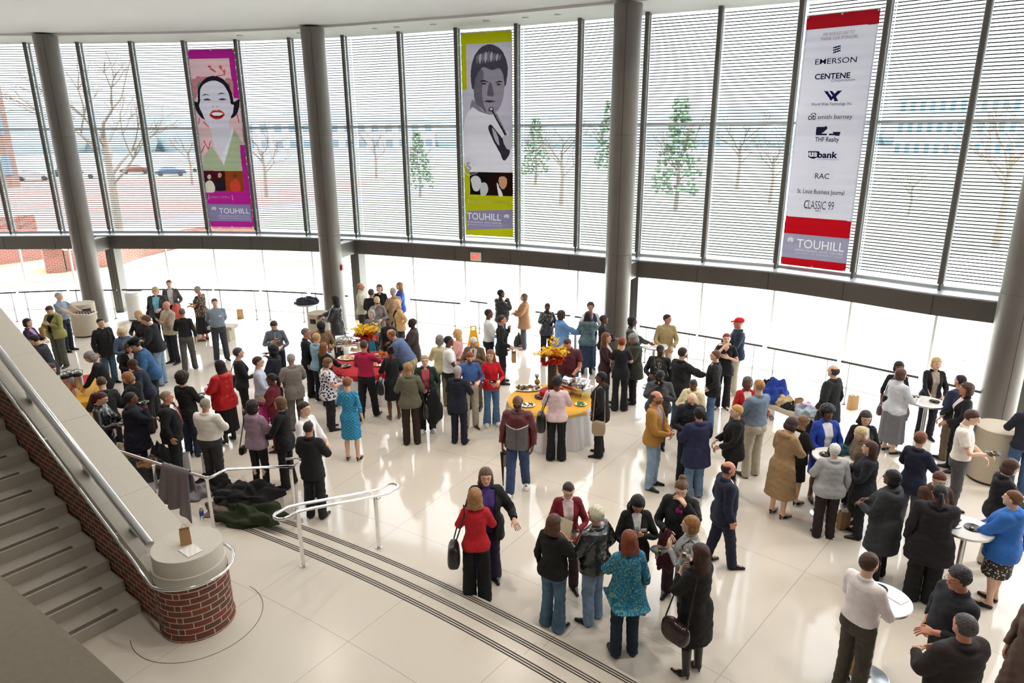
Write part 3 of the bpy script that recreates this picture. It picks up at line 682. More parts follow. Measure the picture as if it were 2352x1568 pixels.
# --- yellow-green banner (3.136x enlargement at (1030, 60))
b = Banner(M0 + 9, .08, .93, 2.98, 8.55, [(97, 63), (461, 42), (467, 1512), (125, 1495)], 'bdbf16', 'yellow-green banner with a grey portrait of a man holding a trumpet', (.84, .97))
b.poly([(135, 132), (456, 115), (464, 1025), (155, 1025), (151, 810), (109, 810), (104, 440), (141, 440)], 'cfc8dc')
b.smooth_poly([(168, 560), (188, 515), (250, 585), (320, 612), (400, 700), (458, 800), (463, 1022), (158, 1022), (112, 830), (122, 660)], 'eeeaf6', 'shirt')
b.smooth_poly([(160, 580), (178, 508), (212, 540), (262, 590), (330, 600), (300, 612), (230, 590), (180, 560)], '8d8698', 'collar')
b.smooth_poly([(188, 425), (198, 345), (240, 290), (300, 275), (372, 285), (408, 340), (405, 440), (392, 520), (355, 588), (300, 602), (240, 565), (200, 525)], '9c95a4', 'face')
b.smooth_poly([(188, 425), (198, 345), (240, 300), (262, 330), (250, 420), (255, 520), (280, 596), (240, 565), (200, 525)], '6f6878', 'face_side')
b.smooth_poly([(168, 320), (182, 245), (215, 182), (262, 142), (322, 134), (385, 168), (418, 230), (431, 310), (412, 420), (400, 340), (372, 292), (320, 305), (262, 285), (230, 310), (203, 365), (190, 432), (174, 420)], '4c4654', 'hair')
for k in range(9): b.smooth_poly([(215 + 20 * k, 175 + 8 * abs(k - 4)), (228 + 20 * k, 200), (216 + 20 * k, 270 - 4 * k), (206 + 20 * k, 230)], 'b4aebc' if k % 2 else '7b7484', 'hair_strand')
b.smooth_poly([(232, 385), (262, 372), (300, 392), (262, 384)], '2d2834', 'eyebrow'); b.smooth_poly([(340, 392), (372, 378), (396, 386), (370, 388)], '2d2834', 'eyebrow')
b.ell((262, 398), 17, 7, '3d3744', 'eye'); b.ell((366, 402), 15, 7, '3d3744', 'eye')
b.smooth_poly([(302, 390), (316, 400), (332, 478), (300, 482), (285, 468)], '6a6272', 'nose'); b.smooth_poly([(265, 518), (300, 512), (345, 520), (300, 527)], '3d3744', 'mouth')
b.ell((313, 575), 19, 16, '3d3744', 'trumpet'); b.ell((313, 573), 11, 9, 'd6d0de', 'trumpet')
b.line((322, 585), (418, 765), 12, '2f2a36', 'trumpet'); b.line((345, 600), (430, 770), 8, '6f6878', 'trumpet')
b.smooth_poly([(292, 710), (312, 682), (360, 740), (382, 765), (440, 850), (438, 900), (402, 940), (372, 880), (320, 780)], '3a3440', 'trumpet')
b.smooth_poly([(318, 705), (355, 750), (372, 830), (340, 790)], 'b8b0c0', 'trumpet'); b.smooth_poly([(395, 770), (450, 760), (458, 850), (420, 850)], 'c9c2d0', 'hand')
b.ring((172, 982), 64, 76, 5, 'e6e2ee'); b.text('5', 148, 985, 40, 66, 'e8e4f0', .02); b.text('TH', 192, 968, 38, 24, 'e8e4f0'); b.text('SEASON', 186, 1036, 62, 16, 'e8e4f0', .01, ang=.25); b.text('TOUHILL', 170, 932, 70, 14, 'e8e4f0', ang=-.2)
b.poly([(157, 1025), (286, 1026), (288, 1196), (158, 1190)], '17151a', 'photo'); b.poly([(286, 1026), (464, 1026), (465, 1200), (288, 1196)], '241612', 'photo')
b.smooth_poly([(165, 1075), (195, 1050), (232, 1070), (240, 1120), (215, 1165), (185, 1160), (172, 1120)], 'd8d6da', 'face'); b.smooth_poly([(238, 1110), (275, 1105), (290, 1150), (270, 1196), (235, 1190)], 'c9c7cb', 'hand')
b.smooth_poly([(370, 1060), (400, 1050), (425, 1075), (418, 1130), (392, 1150), (368, 1110)], 'cf9a7e', 'face'); b.smooth_poly([(352, 1100), (372, 1140), (395, 1196), (365, 1196)], 'e8e6ee', 'shirt'); b.smooth_poly([(360, 1060), (395, 1030), (430, 1050), (432, 1085), (405, 1055)], '2a1810', 'hair')
b.text('CONTEMPORARY CONCERTS', 300, 1246, 288, 20, 'eef0c8'); b.line((148, 1222), (148, 1262), 3, 'eef0c8')
b.poly([(132, 1312), (463, 1302), (464, 1446), (133, 1460)], '938cae', 'grey_panel'); touhill(b, 0, 258, 1357, 244, 52, 421, 1354, 17)
b.text('PERFORMING ARTS CENTER', 262, 1402, 250, 10, 'e6e2f4', paint=True); b.text('UNIVERSITY OF MISSOURI-ST. LOUIS', 262, 1422, 252, 9, 'e6e2f4', paint=True)
b.done()
# --- sponsor banner (photograph pixels)
b = Banner(M0 + 14, .07, .91, 2.83, 8.34, [(1848, 35), (2018, 23), (1947, 624), (1796, 606)], 'e9e8f6', 'white and red banner listing event sponsors, furthest right of the banners', (.85, .97))
b.poly([(1848, 35), (2018, 23), (2014, 54), (1845, 63)], 'b01c28', 'red_band'); b.poly([(1808, 486), (1961, 499), (1956, 542), (1803, 528)], 'c41522', 'red_band')
b.poly([(1798, 588), (1949, 604), (1947, 624), (1796, 606)], 'c41522', 'red_band'); b.poly([(1803, 528), (1956, 542), (1949, 604), (1798, 588)], 'a7a3bb', 'grey_panel')
b.line((1849, 63), (1806, 486), 3, 'd2d2e2'); b.line((2012, 54), (1960, 499), 3, 'd2d2e2')
N = '1c1c48'
b.text('WE WOULD LIKE TO', 1925, 72, 73, 7, 'b07a8c'); b.text('THANK OUR SPONSORS', 1926, 81.5, 86, 7, 'b07a8c')
for k in range(3): b.line((1913, 113 - 5.0 * k), (1930 , 107.5 - 5.0 * k + 1), 3.0, N, 'emblem')
b.text('EMERSON', 1920, 130.5, 96, 12, N, .002); b.text('CENTENE', 1913, 163.5, 82, 12.5, N, .022); b.text('Corporation', 1938, 173.5, 54, 8.5, '6a6a90', 0, .3)
for q in ([(1894, 196), (1902, 196), (1914, 212), (1908, 215)], [(1906, 196), (1913, 196), (1921, 206), (1916, 209)], [(1936, 196), (1926, 196), (1906, 214), (1911, 218)], [(1916, 209), (1922, 209), (1928, 219.5), (1918, 219.5)], [(1928, 203), (1922, 200), (1918, 204), (1924, 207)]): b.poly(q, N, 'emblem')
b.text('World Wide Technology, Inc.', 1912, 226, 94, 8, N, .008)
b.text('citi', 1867, 254, 18, 13, N, .012); b.text('smith barney', 1921, 255.5, 80, 13, '3a3a62'); b.ring((1870, 250), 8, 5, 1.3, N, a0=200, a1=340)
b.poly([(1878, 276), (1903, 276), (1903, 296), (1876, 296)], '26263e', 'emblem'); b.poly([(1903, 288), (1933, 288), (1932, 297), (1903, 296)], '26263e', 'emblem'); b.poly([(1890, 292), (1905, 280), (1919, 292.5)], 'f2f2fa', 'emblem'); b.poly([(1902, 292), (1907, 292), (1906.5, 297), (1901.5, 297)], 'f2f2fa', 'emblem')
b.text('THF Realty', 1903.5, 307, 56, 14.5, N, .012)
b.poly([(1860, 332), (1884, 333), (1882.5, 346), (1871, 350.5), (1859, 346)], N, 'emblem'); b.text('us', 1871, 340, 19, 10, 'f2f2fa', .03, paint=True); b.text('bank', 1906, 341, 46, 15, N, .03); b.text('Five Star Service Guaranteed', 1907, 351.3, 48, 3.2, '9a9ab4')
b.text('RAC', 1894, 390.5, 33, 13, '26264e', .004); b.ring((1895, 390), 22, 20, .5, 'cfcfe0')
b.text('St. Louis Business Journal', 1890, 429.5, 110, 14, N, .006)
b.text('CLASSIC 99', 1887, 460, 70, 20, N, -.006); b.ring((1861, 458), 9, 9.5, 1, N, a0=60, a1=320); b.text('99.1', 1885, 474, 12, 4, N, .01)
touhill(b, 0, 1890, 559, 110, 22, 1819.5, 546, 7)
b.text('PERFORMING ARTS CENTER', 1887, 576, 112, 4.6, 'dcdae8', paint=True); b.text('UNIVERSITY OF MISSOURI-ST. LOUIS', 1886, 583.5, 112, 4.2, 'dcdae8', paint=True)
b.done()
# exit sign on the girder, over the entrance
i = M0 + 9; A = off(i, -.5); B = off(i + 1, -.5); d = B - A; d /= np.hypot(*d); P = at(1118, 580, 2.42)
P = A + d * ((np.array(P[:2]) - A) @ d)
ex = thing('exit_sign', 'small EXIT sign with red letters on the grey girder', 'sign', (P[0], P[1], 2.30), math.atan2(d[1], d[0]))
g = G(); g.box((0, -.02, .125), (.34, .04, .25)); child(g, 'sign_box', mat('sign_face', 'd8d4cc', .4), ex, bevel=.006)
v, f = text_geo('EXIT', .02); lo = v.min(0); hi = v.max(0); g = G(); g.add([((p[0] - lo[0]) / (hi[0] - lo[0]) * .26 - .13, -.0415, .05 + (p[1] - lo[1]) / (hi[1] - lo[1]) * .15) for p in v], f)
child(g, 'lettering', mat('exit_red', 'd02a20', .5, emit=(.9, .05, .02), estr=.6), ex, fix=False)
# fire alarm on the second column
c = COLS[1]; dv = np.array([.98, -.25]); dv /= np.hypot(*dv); P = c + dv * .325
al = thing('fire_alarm', 'small red fire alarm horn on the grey round column', 'alarm', (P[0], P[1], 2.02), math.atan2(dv[1], dv[0]))
g = G(); g.box((.025, 0, 0), (.05, .12, .16)); child(g, 'housing', mat('alarm_red', 'b81420', .4), al, bevel=.006)
g = G(); g.box((.06, 0, .02), (.02, .06, .05)); child(g, 'strobe', mat('strobe_clear', 'f0eef0', .2), al)
# ================================================================== FURNITURE AND THINGS
OB = []                                   # (x, y, radius) that people keep clear of
KRAFT = mat('kraft_paper', 'b08a5e', .8, noise=.06, nscale=20)
KRAFT_D = mat('kraft_inside', '7a5636', .9)
PAPER = mat('white_paper', 'eeece8', .7)
def noise3(p, s): return (math.sin(p[0] * 9.1 * s + 1.3) * math.sin(p[1] * 8.3 * s + p[2] * 3) + .6 * math.sin(p[2] * 13 * s + p[0] * 7 * s) * math.sin(p[1] * 17 * s + .7) + .35 * math.sin(p[0] * 23 * s + p[1] * 19 * s))
def heap(name, label, cat, c, sz, m_, seed=1., rz=0., amp=.16, group=None, rings=20, seg=40, flat=True):
    """a crumpled garment: closed folded surface resting on z = c[2]"""
    g = G(); g.ball((0, 0, 0), 1., seg, rings); V = []
    for v in g.v:
        n_ = noise3((v[0] + seed, v[1] - seed, v[2] + seed * .7), .62) * amp; a = math.atan2(v[1], v[0]); rd = 1 + n_ * .8 + .05 * math.sin(2 * a + seed) + .035 * math.sin(7 * a + 2 * seed)
        z = v[2] * (1 + n_ * 1.6) + (.16 * math.sin(v[0] * 5 + seed) * math.sin(v[1] * 6 + seed) + .10 * math.sin(v[0] * 13 + 4 * v[1] + seed) + .06 * math.sin(v[1] * 19 - 7 * v[0])) * (v[2] > 0)
        V.append((v[0] * rd * sz[0] / 2, v[1] * rd * sz[1] / 2, max(0, (z + .25) * sz[2] / 1.5) if flat else z * sz[2] / 2))
    g.v = V; o = g.build(name, m_, smooth=80); o.location = tuple(map(float, c)); o.rotation_euler = (0, 0, rz)
    s = o.modifiers.new('s', 'SUBSURF'); s.levels = 1; s.render_levels = 1
    return tag(o, label, cat, group)
def kraft_bag(p, w_, d_, h_, label, rz=0., m_=None, group=None, name='paper_bag', tissue=False):
    o = thing(name, label, 'bag', p, rz, group); m_ = m_ or KRAFT; t = .003
    g = G(); x, y = w_ / 2, d_ / 2; k = .94
    B_ = [(-x, -y, 0), (x, -y, 0), (x, y, 0), (-x, y, 0)]; T_ = [(-x * k, -y * k, h_), (x * k, -y * k, h_), (x * k, y * k, h_), (-x * k, y * k, h_)]
    for i in range(4): j = (i + 1) % 4; g.add([B_[i], B_[j], T_[j], T_[i]], [(0, 1, 2, 3)])
    g.add(B_, [(3, 2, 1, 0)]); b = child(g, 'paper_body', m_, o); s = b.modifiers.new('s', 'SOLIDIFY'); s.thickness = .004
    for s_ in (-1, 1):
        g = G(); hw = w_ * .22; g.tube([(-hw, s_ * y * k, h_ - .03)] + [(hw * -math.cos(a), s_ * y * k * (1 - .1 * math.sin(a)), h_ + .35 * w_ * 2 * math.sin(a) ** .8 * .55) for a in np.linspace(0, math.pi, 10)] + [(hw, s_ * y * k, h_ - .03)], .003, 6); child(g, 'handle', m_, o, smooth=60)
    if tissue: g = G(); g.ball((0, 0, h_), (x * .8, y * .8, .05), 10, 6); g.v = [(v[0], v[1], v[2] + .03 * math.sin(v[0] * 90) * math.cos(v[1] * 80)) for v in g.v]; child(g, 'tissue', PAPER, o, smooth=30)
    return o
# bins
PEB = mat('pebble_panel', 'c0b4a0', .85, noise=.16, nscale=120, bump=.3, bscale=150)
def bin_(px, py, r, h_, label, rz, mt=None):
    P = at(px, py); P[1] += 0; o = thing('trash_bin', label, 'trash bin', P, rz); OB.append((P[0], P[1], r + .05))
    g = G(); g.lathe([(r * .93, .0), (r * .93, .05)], (0, 0, 0), 40); child(g, 'plinth', mat('bin_plinth', '3a342e', .7), o, smooth=30)
    g = G(); g.lathe([(r, .05), (r, h_ - .12), (r * .99, h_ - .115), (r * .99, h_ - .105), (r, h_ - .10), (r, h_ - .01), (r * .98, h_), (0, h_)], (0, 0, 0), 40); child(g, 'shell', mt or PEB, o, smooth=30)
    g = G(); A = np.linspace(-.34, .34, 8); pr = [((r + .002) * math.cos(a), (r + .002) * math.sin(a)) for a in A] + [((r - .01) * math.cos(a), (r - .01) * math.sin(a)) for a in A[::-1]]; g.prism(pr, h_ - .27, h_ - .13); child(g, 'opening', BLACK, o)
    return o
bin_(200, 769, .36, 1.02, 'round pebble-textured trash bin in front of the left column', math.radians(-38))
bin_(2272, 1098, .37, 1.0, 'round pebble-textured trash bin at the foot of the right column', math.radians(10))
bin_(737, 789, .30, .95, 'round pale trash bin left of the column with the red alarm', math.radians(-110))
bin_(316, 733, .27, .95, 'white round bin with blue top outside the glass behind the pale rail', math.radians(100), mat('white_bin', 'e2e2e0', .5))
# cocktail tables
TOPM = mat('table_top_white', 'f4f3f0', .18, coat=.3)
def tall_table(p, label, r=.31, h_=1.06):
    o = thing('cocktail_table', label, 'table', (p[0], p[1], 0)); OB.append((p[0], p[1], r * .75))
    g = G(); g.lathe([(0, h_ - .028), (r, h_ - .028), (r + .006, h_ - .02), (r + .006, h_ - .006), (r, h_), (0, h_)], (0, 0, 0), 48); child(g, 'table_top', TOPM, o, smooth=30)
    g = G(); g.lathe([(r + .007, h_ - .03), (r + .009, h_ - .018), (r + .007, h_ - .004)], (0, 0, 0), 48); child(g, 'rim', STEEL, o, smooth=60)
    g = G(); g.lathe([(.035, .02), (.035, h_ - .03)], (0, 0, 0), 20); child(g, 'column_leg', STEEL, o, smooth=40)
    g = G(); g.lathe([(.235, 0), (.235, .008), (.22, .018), (.05, .03), (.04, .045)], (0, 0, 0), 40); child(g, 'base', mat('base_silver', 'b8bcc0', .25, .6), o, smooth=40)
    return o
TT = {}
for k, px, py, l in ((1, 705, 697, 'white tall cocktail table with a dark jacket thrown on top'), (2, 1322, 759, 'white tall cocktail table between light blue fleece and denim jacket women'), (3, 1503, 793, 'white tall cocktail table in front of the khaki jacket man'), (4, 2130, 922, 'white tall cocktail table ringed by people left of the right column'), (5, 1914, 1046, 'white tall cocktail table by the royal blue jacket woman'), (6, 2220, 1210, 'white tall cocktail table beside the bright blue hooded jacket'), (7, 2022, 1373, 'nearest white tall cocktail table, next to the bearded man in white')):
    P = at(px, py, 1.06); TT[k] = P; tall_table(P, l)
DISH = mat('black_plastic_plate', '15161a', .25)
CLEARP = mat('clear_plastic', 'e8eef0', .08, trans=.9, spec=.5)
FOODC = [mat('food_' + c, c, .6, noise=.2, nscale=60) for c in ('c88a3c', 'd8b060', 'a83a24', '6a8a34', 'e0c890')]
def plate(p, label, group=None, r=.09, food=2, m_=None):
    o = thing('plate', label, 'plate', p, random.random() * 3, group)
    g = G(); g.lathe([(r * .55, 0), (r * .62, .004), (r, .014), (r, .017), (r * .6, .008), (0, .007)], (0, 0, 0), 24); child(g, 'dish', m_ or DISH, o, smooth=40)
    for k in range(food):
        a = random.random() * 6.3; g = G(); g.ball((r * .35 * math.cos(a), r * .35 * math.sin(a), .018), (.024, .018, .014), 8, 5); child(g, 'snack', random.choice(FOODC), o, smooth=60)
    return o
def cup(p, label, r=.036, h_=.09, m_=None, group=None):
    g = G(); g.lathe([(r * .75, 0), (r, h_), (r * .94, h_), (r * .7, .006), (0, .006)], (0, 0, 0), 20); o = g.build('cup', m_ or PAPER, smooth=40); o.location = tuple(map(float, p)); return tag(o, label, 'cup', group)
def napkin(p, label, s=.16, rz=0., m_=None, name='napkin', cat='napkin', asp=1.3):
    g = G(); n = 6
    for i in range(n):
        for j in range(n): pass
    P = [(s * (i / n - .5), s * asp * (j / n - .5), .003 + .004 * abs(math.sin(i * 1.7 + j))) for i in range(n + 1) for j in range(n + 1)]
    g.add(P, [(i * (n + 1) + j, (i + 1) * (n + 1) + j, (i + 1) * (n + 1) + j + 1, i * (n + 1) + j + 1) for i in range(n) for j in range(n)]); o = g.build(name, m_ or PAPER, fix=False); sm = o.modifiers.new('s', 'SOLIDIFY'); sm.thickness = .001
    o.location = tuple(map(float, p)); o.rotation_euler = (0, 0, rz); return tag(o, label, cat)
z_ = 1.062
plate((TT[7][0] + .06, TT[7][1] + .15, z_), 'dark round plate on the nearest cocktail table', food=1); napkin((TT[7][0] + .18, TT[7][1] - .0, z_), 'white printed card beside the plate on the nearest cocktail table', .15, .5, name='card', cat='card')
plate((TT[6][0] + .06, TT[6][1] - .03, z_), 'dark round plate on the table beside the bright blue hooded jacket', food=2, r=.10)
g = G(); g.tube([(TT[6][0] - .15 + .09 * math.cos(a), TT[6][1] + .03 + .07 * math.sin(a), z_ + .004) for a in np.linspace(.2, 5.6, 26)], .004, 6); tag(g.build('lanyard_cord', BLACK, smooth=50), 'looped dark cord lying on the table by the blue hooded jacket', 'cord')
plate((TT[4][0] + .12, TT[4][1] - .02, z_), 'dark plate of snacks on the table in front of the blonde in black blazer')
plate((TT[5][0] - .12, TT[5][1] + .02, z_), 'dark plate on the table by the royal blue jacket woman'); cup((TT[5][0] + .02, TT[5][1] + .10, z_), 'clear cup on the table by the royal blue jacket woman', m_=CLEARP)
plate((TT[3][0] + .10, TT[3][1] - .10, z_), 'white plate on the table in front of the khaki jacket man', m_=PAPER)
plate((TT[2][0] - .05, TT[2][1], z_), 'dark plate of food on the table beside the light blue fleece woman')
heap('teal_coat', 'teal coat lying over the table edge by the royal blue jacket woman', 'coat', (TT[5][0] + .16, TT[5][1] + .12, z_), (.42, .30, .13), mat('teal_cloth', '1c4a56', .9), 2.1, .5)
heap('dark_jacket', 'dark navy jacket thrown over the tall table beyond the crowd', 'jacket', (TT[1][0], TT[1][1], z_), (.72, .5, .22), mat('navy_nylon', '1c2036', .6), 3.3, .3)
heap('black_scarf', 'black garment on the table by the speckled cardigan woman', 'scarf', (TT[6][0] - .14, TT[6][1] + .20, z_), (.34, .2, .06), mat('black_cloth', '16161a', .9), 5.1, -.4)

# buffet tables
LINEN = mat('white_linen', 'f0eff2', .8); RED_L = mat('red_linen', 'b81420', .8); YEL_L = mat('yellow_linen', 'dca634', .8)
def buffet(c, r, label, runner, key):
    o = thing('buffet_table', label, 'table', (c[0], c[1], 0)); OB.append((c[0], c[1], r + .06))
    g = G(); g.lathe([(r - .02, .70), (r - .01, .73), (0, .735)], (0, 0, 0), 40); child(g, 'table_top', mat('plywood', '8a6a48', .7), o, smooth=30)
    for k in range(4):
        a = math.pi / 4 + k * math.pi / 2; g = G(); g.tube([(r * .6 * math.cos(a), r * .6 * math.sin(a), 0), (r * .6 * math.cos(a), r * .6 * math.sin(a), .71)], .016, 8); child(g, 'leg', STEEL, o)
    seg, rows = 160, 14; g = G(); vs = []
    for j in range(rows + 1):
        t = j / rows; z = .745 - .742 * t
        for k in range(seg):
            a = 2 * math.pi * k / seg; fold = (math.sin(a * 17 + 1.3 * math.sin(a * 3)) + .5 * math.sin(a * 29 + 2)) * .042 * t ** .7; rr = r + .012 + .07 * t + fold; vs.append((rr * math.cos(a), rr * math.sin(a), z))
    g.add(vs + [(0, 0, .748)], [(j * seg + k, j * seg + (k + 1) % seg, (j + 1) * seg + (k + 1) % seg, (j + 1) * seg + k) for j in range(rows) for k in range(seg)] + [((k + 1) % seg, k, (rows + 1) * seg) for k in range(seg)])
    cl = g.build('tablecloth', LINEN, smooth=60); cl.location = (c[0], c[1], 0); tag(cl, 'white cloth draped to the floor over the ' + key, 'tablecloth')
    R_ = {'red': RED_L, 'yellow': YEL_L}[runner]; g = G(); vs = []
    n = 8
    prof_ = [(0, .752), (r * .7, .752), (r + .005, .751), (r + .020, .735), (r + .03, .62 if runner == 'red' else .70)]
    for rr, z in prof_[1:]:
        for k in range(seg):
            a = 2 * math.pi * k / seg; sq = 1.0 if runner == 'red' else 1.0; dz = 0 if z > .74 else -.10 * max(0, math.cos(2 * a + .7)) ** 3 * (runner == 'yellow'); vs.append((rr * math.cos(a), rr * math.sin(a), z + dz))
    m = len(prof_) - 1
    g.add(vs + [(0, 0, .7525)], [(j * seg + k, j * seg + (k + 1) % seg, (j + 1) * seg + (k + 1) % seg, (j + 1) * seg + k) for j in range(m - 1) for k in range(seg)] + [((k + 1) % seg, k, m * seg) for k in range(seg)])
    ov = g.build('overlay_cloth', R_, smooth=60); ov.location = (c[0], c[1], 0); tag(ov, runner + ' overlay cloth on top of the ' + key, 'tablecloth'); return o
BA = at(845, 832, .76); BB = at(1264, 916, .76)
BA = np.array([BA[0], BA[1], 0]); BB = np.array([BB[0], BB[1], 0])
buffet(BA, .90, 'round buffet table under the yellow and red flowers left of the middle', 'red', 'left round buffet table'); buffet(BB, .86, 'round buffet table under the taller flower arrangement right of the middle', 'yellow', 'right round buffet table')
# drinks table behind the stair wall
dc_ = at(168, 892, .76); OB.append((dc_[0], dc_[1], .62)); ra = math.radians(-62)
o = thing('drinks_table', 'drinks table with yellow cloth half hidden behind the stair wall', 'table', (dc_[0], dc_[1], 0), ra)
g = G(); g.box((0, 0, .72), (1.9, .76, .03)); child(g, 'table_top', mat('plywood', '8a6a48', .7), o)
for sx_ in (-.8, .8):
    for sy_ in (-.3, .3): g = G(); g.tube([(sx_, sy_, 0), (sx_, sy_, .71)], .016, 8); child(g, 'leg', STEEL, o)
g = G(); n = 40; per = []
for k in range(n): per.append((-.97 + 1.94 * k / n, -.40))
for k in range(16): per.append((.97, -.40 + .8 * k / 16))
for k in range(n): per.append((.97 - 1.94 * k / n, .40))
for k in range(16): per.append((-.97, .40 - .8 * k / 16))
m = len(per); vs = []
for j in range(8):
    t = j / 7
    for k, p in enumerate(per): f_ = 1 + (.03 + .02 * math.sin(k * .9)) * t; vs.append((p[0] * f_, p[1] * (1 + (.08 + .05 * math.sin(k * .9)) * t), .742 - .735 * t))
g.add(vs, [(j * m + k, j * m + (k + 1) % m, (j + 1) * m + (k + 1) % m, (j + 1) * m + k) for j in range(7) for k in range(m)] + [tuple(range(m))]); cl = g.build('tablecloth', YEL_L, smooth=50); cl.location = (dc_[0], dc_[1], 0); cl.rotation_euler = (0, 0, ra); tag(cl, 'yellow cloth over the drinks table behind the stair wall', 'tablecloth')
def on_drinks(x, y): return (dc_[0] + x * math.cos(ra) - y * math.sin(ra), dc_[1] + x * math.sin(ra) + y * math.cos(ra), .744)
g = G(); g.box((0, 0, .003), (.9, .5, .006)); ob_ = g.build('serving_mat', RED_L); ob_.location = on_drinks(-.45, .05); ob_.rotation_euler = (0, 0, ra); tag(ob_, 'red cloth square on the drinks table behind the stair wall', 'cloth')
for k, (x, y, l) in enumerate(((.02, -.10, 'steel coffee flask nearest the dark-haired woman on the drinks table'), (-.02, .12, 'steel coffee flask with black pump lid, further along the drinks table'), (-.25, -.05, 'short steel coffee flask at the red sleeve end of the drinks table'))):
    f_ = thing('coffee_flask', l, 'flask', on_drinks(x, y), .4 * k); hh_ = .34 if k < 2 else .28
    g = G(); g.lathe([(.085, 0), (.088, .01), (.088, hh_ - .06), (.07, hh_ - .02)], (0, 0, 0), 24); child(g, 'body', STEEL, f_, smooth=40)
    g = G(); g.lathe([(.088, hh_ - .06), (.09, hh_ - .05), (.07, hh_), (.03, hh_ + .02), (0, hh_ + .02)], (0, 0, 0), 24); g.box((.0, .10, hh_ - .01), (.04, .10, .03)); child(g, 'pump_lid', BLACK, f_, smooth=40)
    g = G(); g.tube([(-.09, 0, hh_ - .06), (-.11, 0, hh_ + .05), (0, 0, hh_ + .09), (.11, 0, hh_ + .05), (.09, 0, hh_ - .06)], .007, 6); child(g, 'carry_handle', BLACK, f_, smooth=40)
for k in range(7):
    plate(on_drinks(-.75 + .1 * k, -.22 + .07 * (k % 3)), 'white saucer with a dark cake on the drinks table', 'saucers on the drinks table', .07, 1, PAPER)
for k in range(6): cup(on_drinks(.28 + .09 * (k % 3), -.05 + .12 * (k // 3)), 'white paper cup on the drinks table', group='cups on the drinks table')
kraft_bag(on_drinks(.62, .0), .16, .10, .20, 'small kraft bag at the near end of the drinks table')

# flowers
def flowers(c, z0, vh, label, tall):
    o = thing('flower_arrangement', label, 'flowers', (c[0], c[1], z0)); rnd = random.Random(int(abs(c[0] * 100)))
    g = G(); g.lathe([(.085, 0), (.09, .01), (.092, vh), (.080, vh), (.078, .02), (0, .02)], (0, 0, 0), 32); child(g, 'vase', mat('dark_vase', '2c2424', .35), o, smooth=40)
    ym = mat('orchid_yellow', 'f2cf1c', .55); y2 = mat('orchid_gold', 'f4c81c', .55); rm = mat('flower_red', 'c81e12', .55); om = mat('flower_orange', 'e0641a', .55); st_ = mat('stem_green', '4a6a2c', .7)
    def bloom(gg, p, s, nrm=None, pet=5):
        a0 = rnd.random() * 6; t1 = rnd.uniform(-.9, .9); t2 = rnd.uniform(-.9, .9); R = rot_xy(t1, t2)
        for k in range(pet):
            a = a0 + 2 * math.pi * k / pet; b = a + .5 * 2 * math.pi / pet; 
            q = [(0, 0, 0), (s * math.cos(a - .35), s * math.sin(a - .35), .25 * s), (s * 1.25 * math.cos(a), s * 1.25 * math.sin(a), .15 * s), (s * math.cos(a + .35), s * math.sin(a + .35), .25 * s)]
            gg.add([tuple(np.array(p) + R @ np.array(v)) for v in q], [(0, 1, 2, 3)])
        gg.ball(p, s * .25, 5, 4)
    nsp = 15
    for k in range(nsp):
        a = 2 * math.pi * k / nsp + rnd.uniform(-.2, .2); up = rnd.uniform(.55, 1.2) if k % 3 else 1.35; L_ = rnd.uniform(.34, .50) * (1.35 if (tall and k in (3, 4, 11)) else 1)
        d = np.array([math.cos(a), math.sin(a) * .9, up * (1.5 if tall and k in (3, 4) else 1)]); d /= np.linalg.norm(d); g = G(); gs = G(); P0 = np.array([0, 0, vh - .02]); pts = []
        for j in range(9):
            t = j / 8; q_ = P0 + d * L_ * t + np.array([0, 0, -.10 * t * t]) ; pts.append(q_)
        gs.tube(pts, .003, 5); child(gs, 'stem', st_, o)
        for j in range(26):
            t = .35 + .65 * j / 25; q_ = P0 + d * L_ * t + np.array([0, 0, -.10 * t * t]) + np.array([rnd.gauss(0, .034) for _ in range(3)]); bloom(g, q_, rnd.uniform(.022, .036))
        child(g, 'orchid_spray', ym if k % 4 else y2, o, fix=False)
    for k in range(44):
        a = rnd.uniform(0, 6.3) if not tall else rnd.uniform(-1.2, 5.6); rr = rnd.uniform(.06, .26); q_ = (rr * math.cos(a), rr * math.sin(a) * .9, vh + rnd.uniform(-.06, .12 if not tall else .22) - rr * .15); g = G()
        for s_ in (.062, .045, .028): bloom(g, q_, s_, pet=7)
        child(g, 'red_flower', rm if k % 4 else om, o, fix=False)
    return o
def rot_xy(a, b):
    ca, sa, cb, sb = math.cos(a), math.sin(a), math.cos(b), math.sin(b); return np.array([[1, 0, 0], [0, ca, -sa], [0, sa, ca]]) @ np.array([[cb, 0, sb], [0, 1, 0], [-sb, 0, cb]])
V1 = at(842, 822, .76); V2 = at(1268, 893, .90)
flowers(V1, .753, .58, 'yellow orchids over red flowers in a dark vase on the left buffet', False)
g = G(); g.lathe([(.22, 0), (.21, .12), (.15, .15), (0, .155)], (V2[0], V2[1], .753), 20, sx=1.2); tag(g.build('riser_cloth', RED_L, smooth=40), 'red cloth-covered riser under the tall vase on the right buffet', 'riser')
flowers(V2, .905, .66, 'tall arrangement of yellow orchids and red flowers on the right buffet', True)
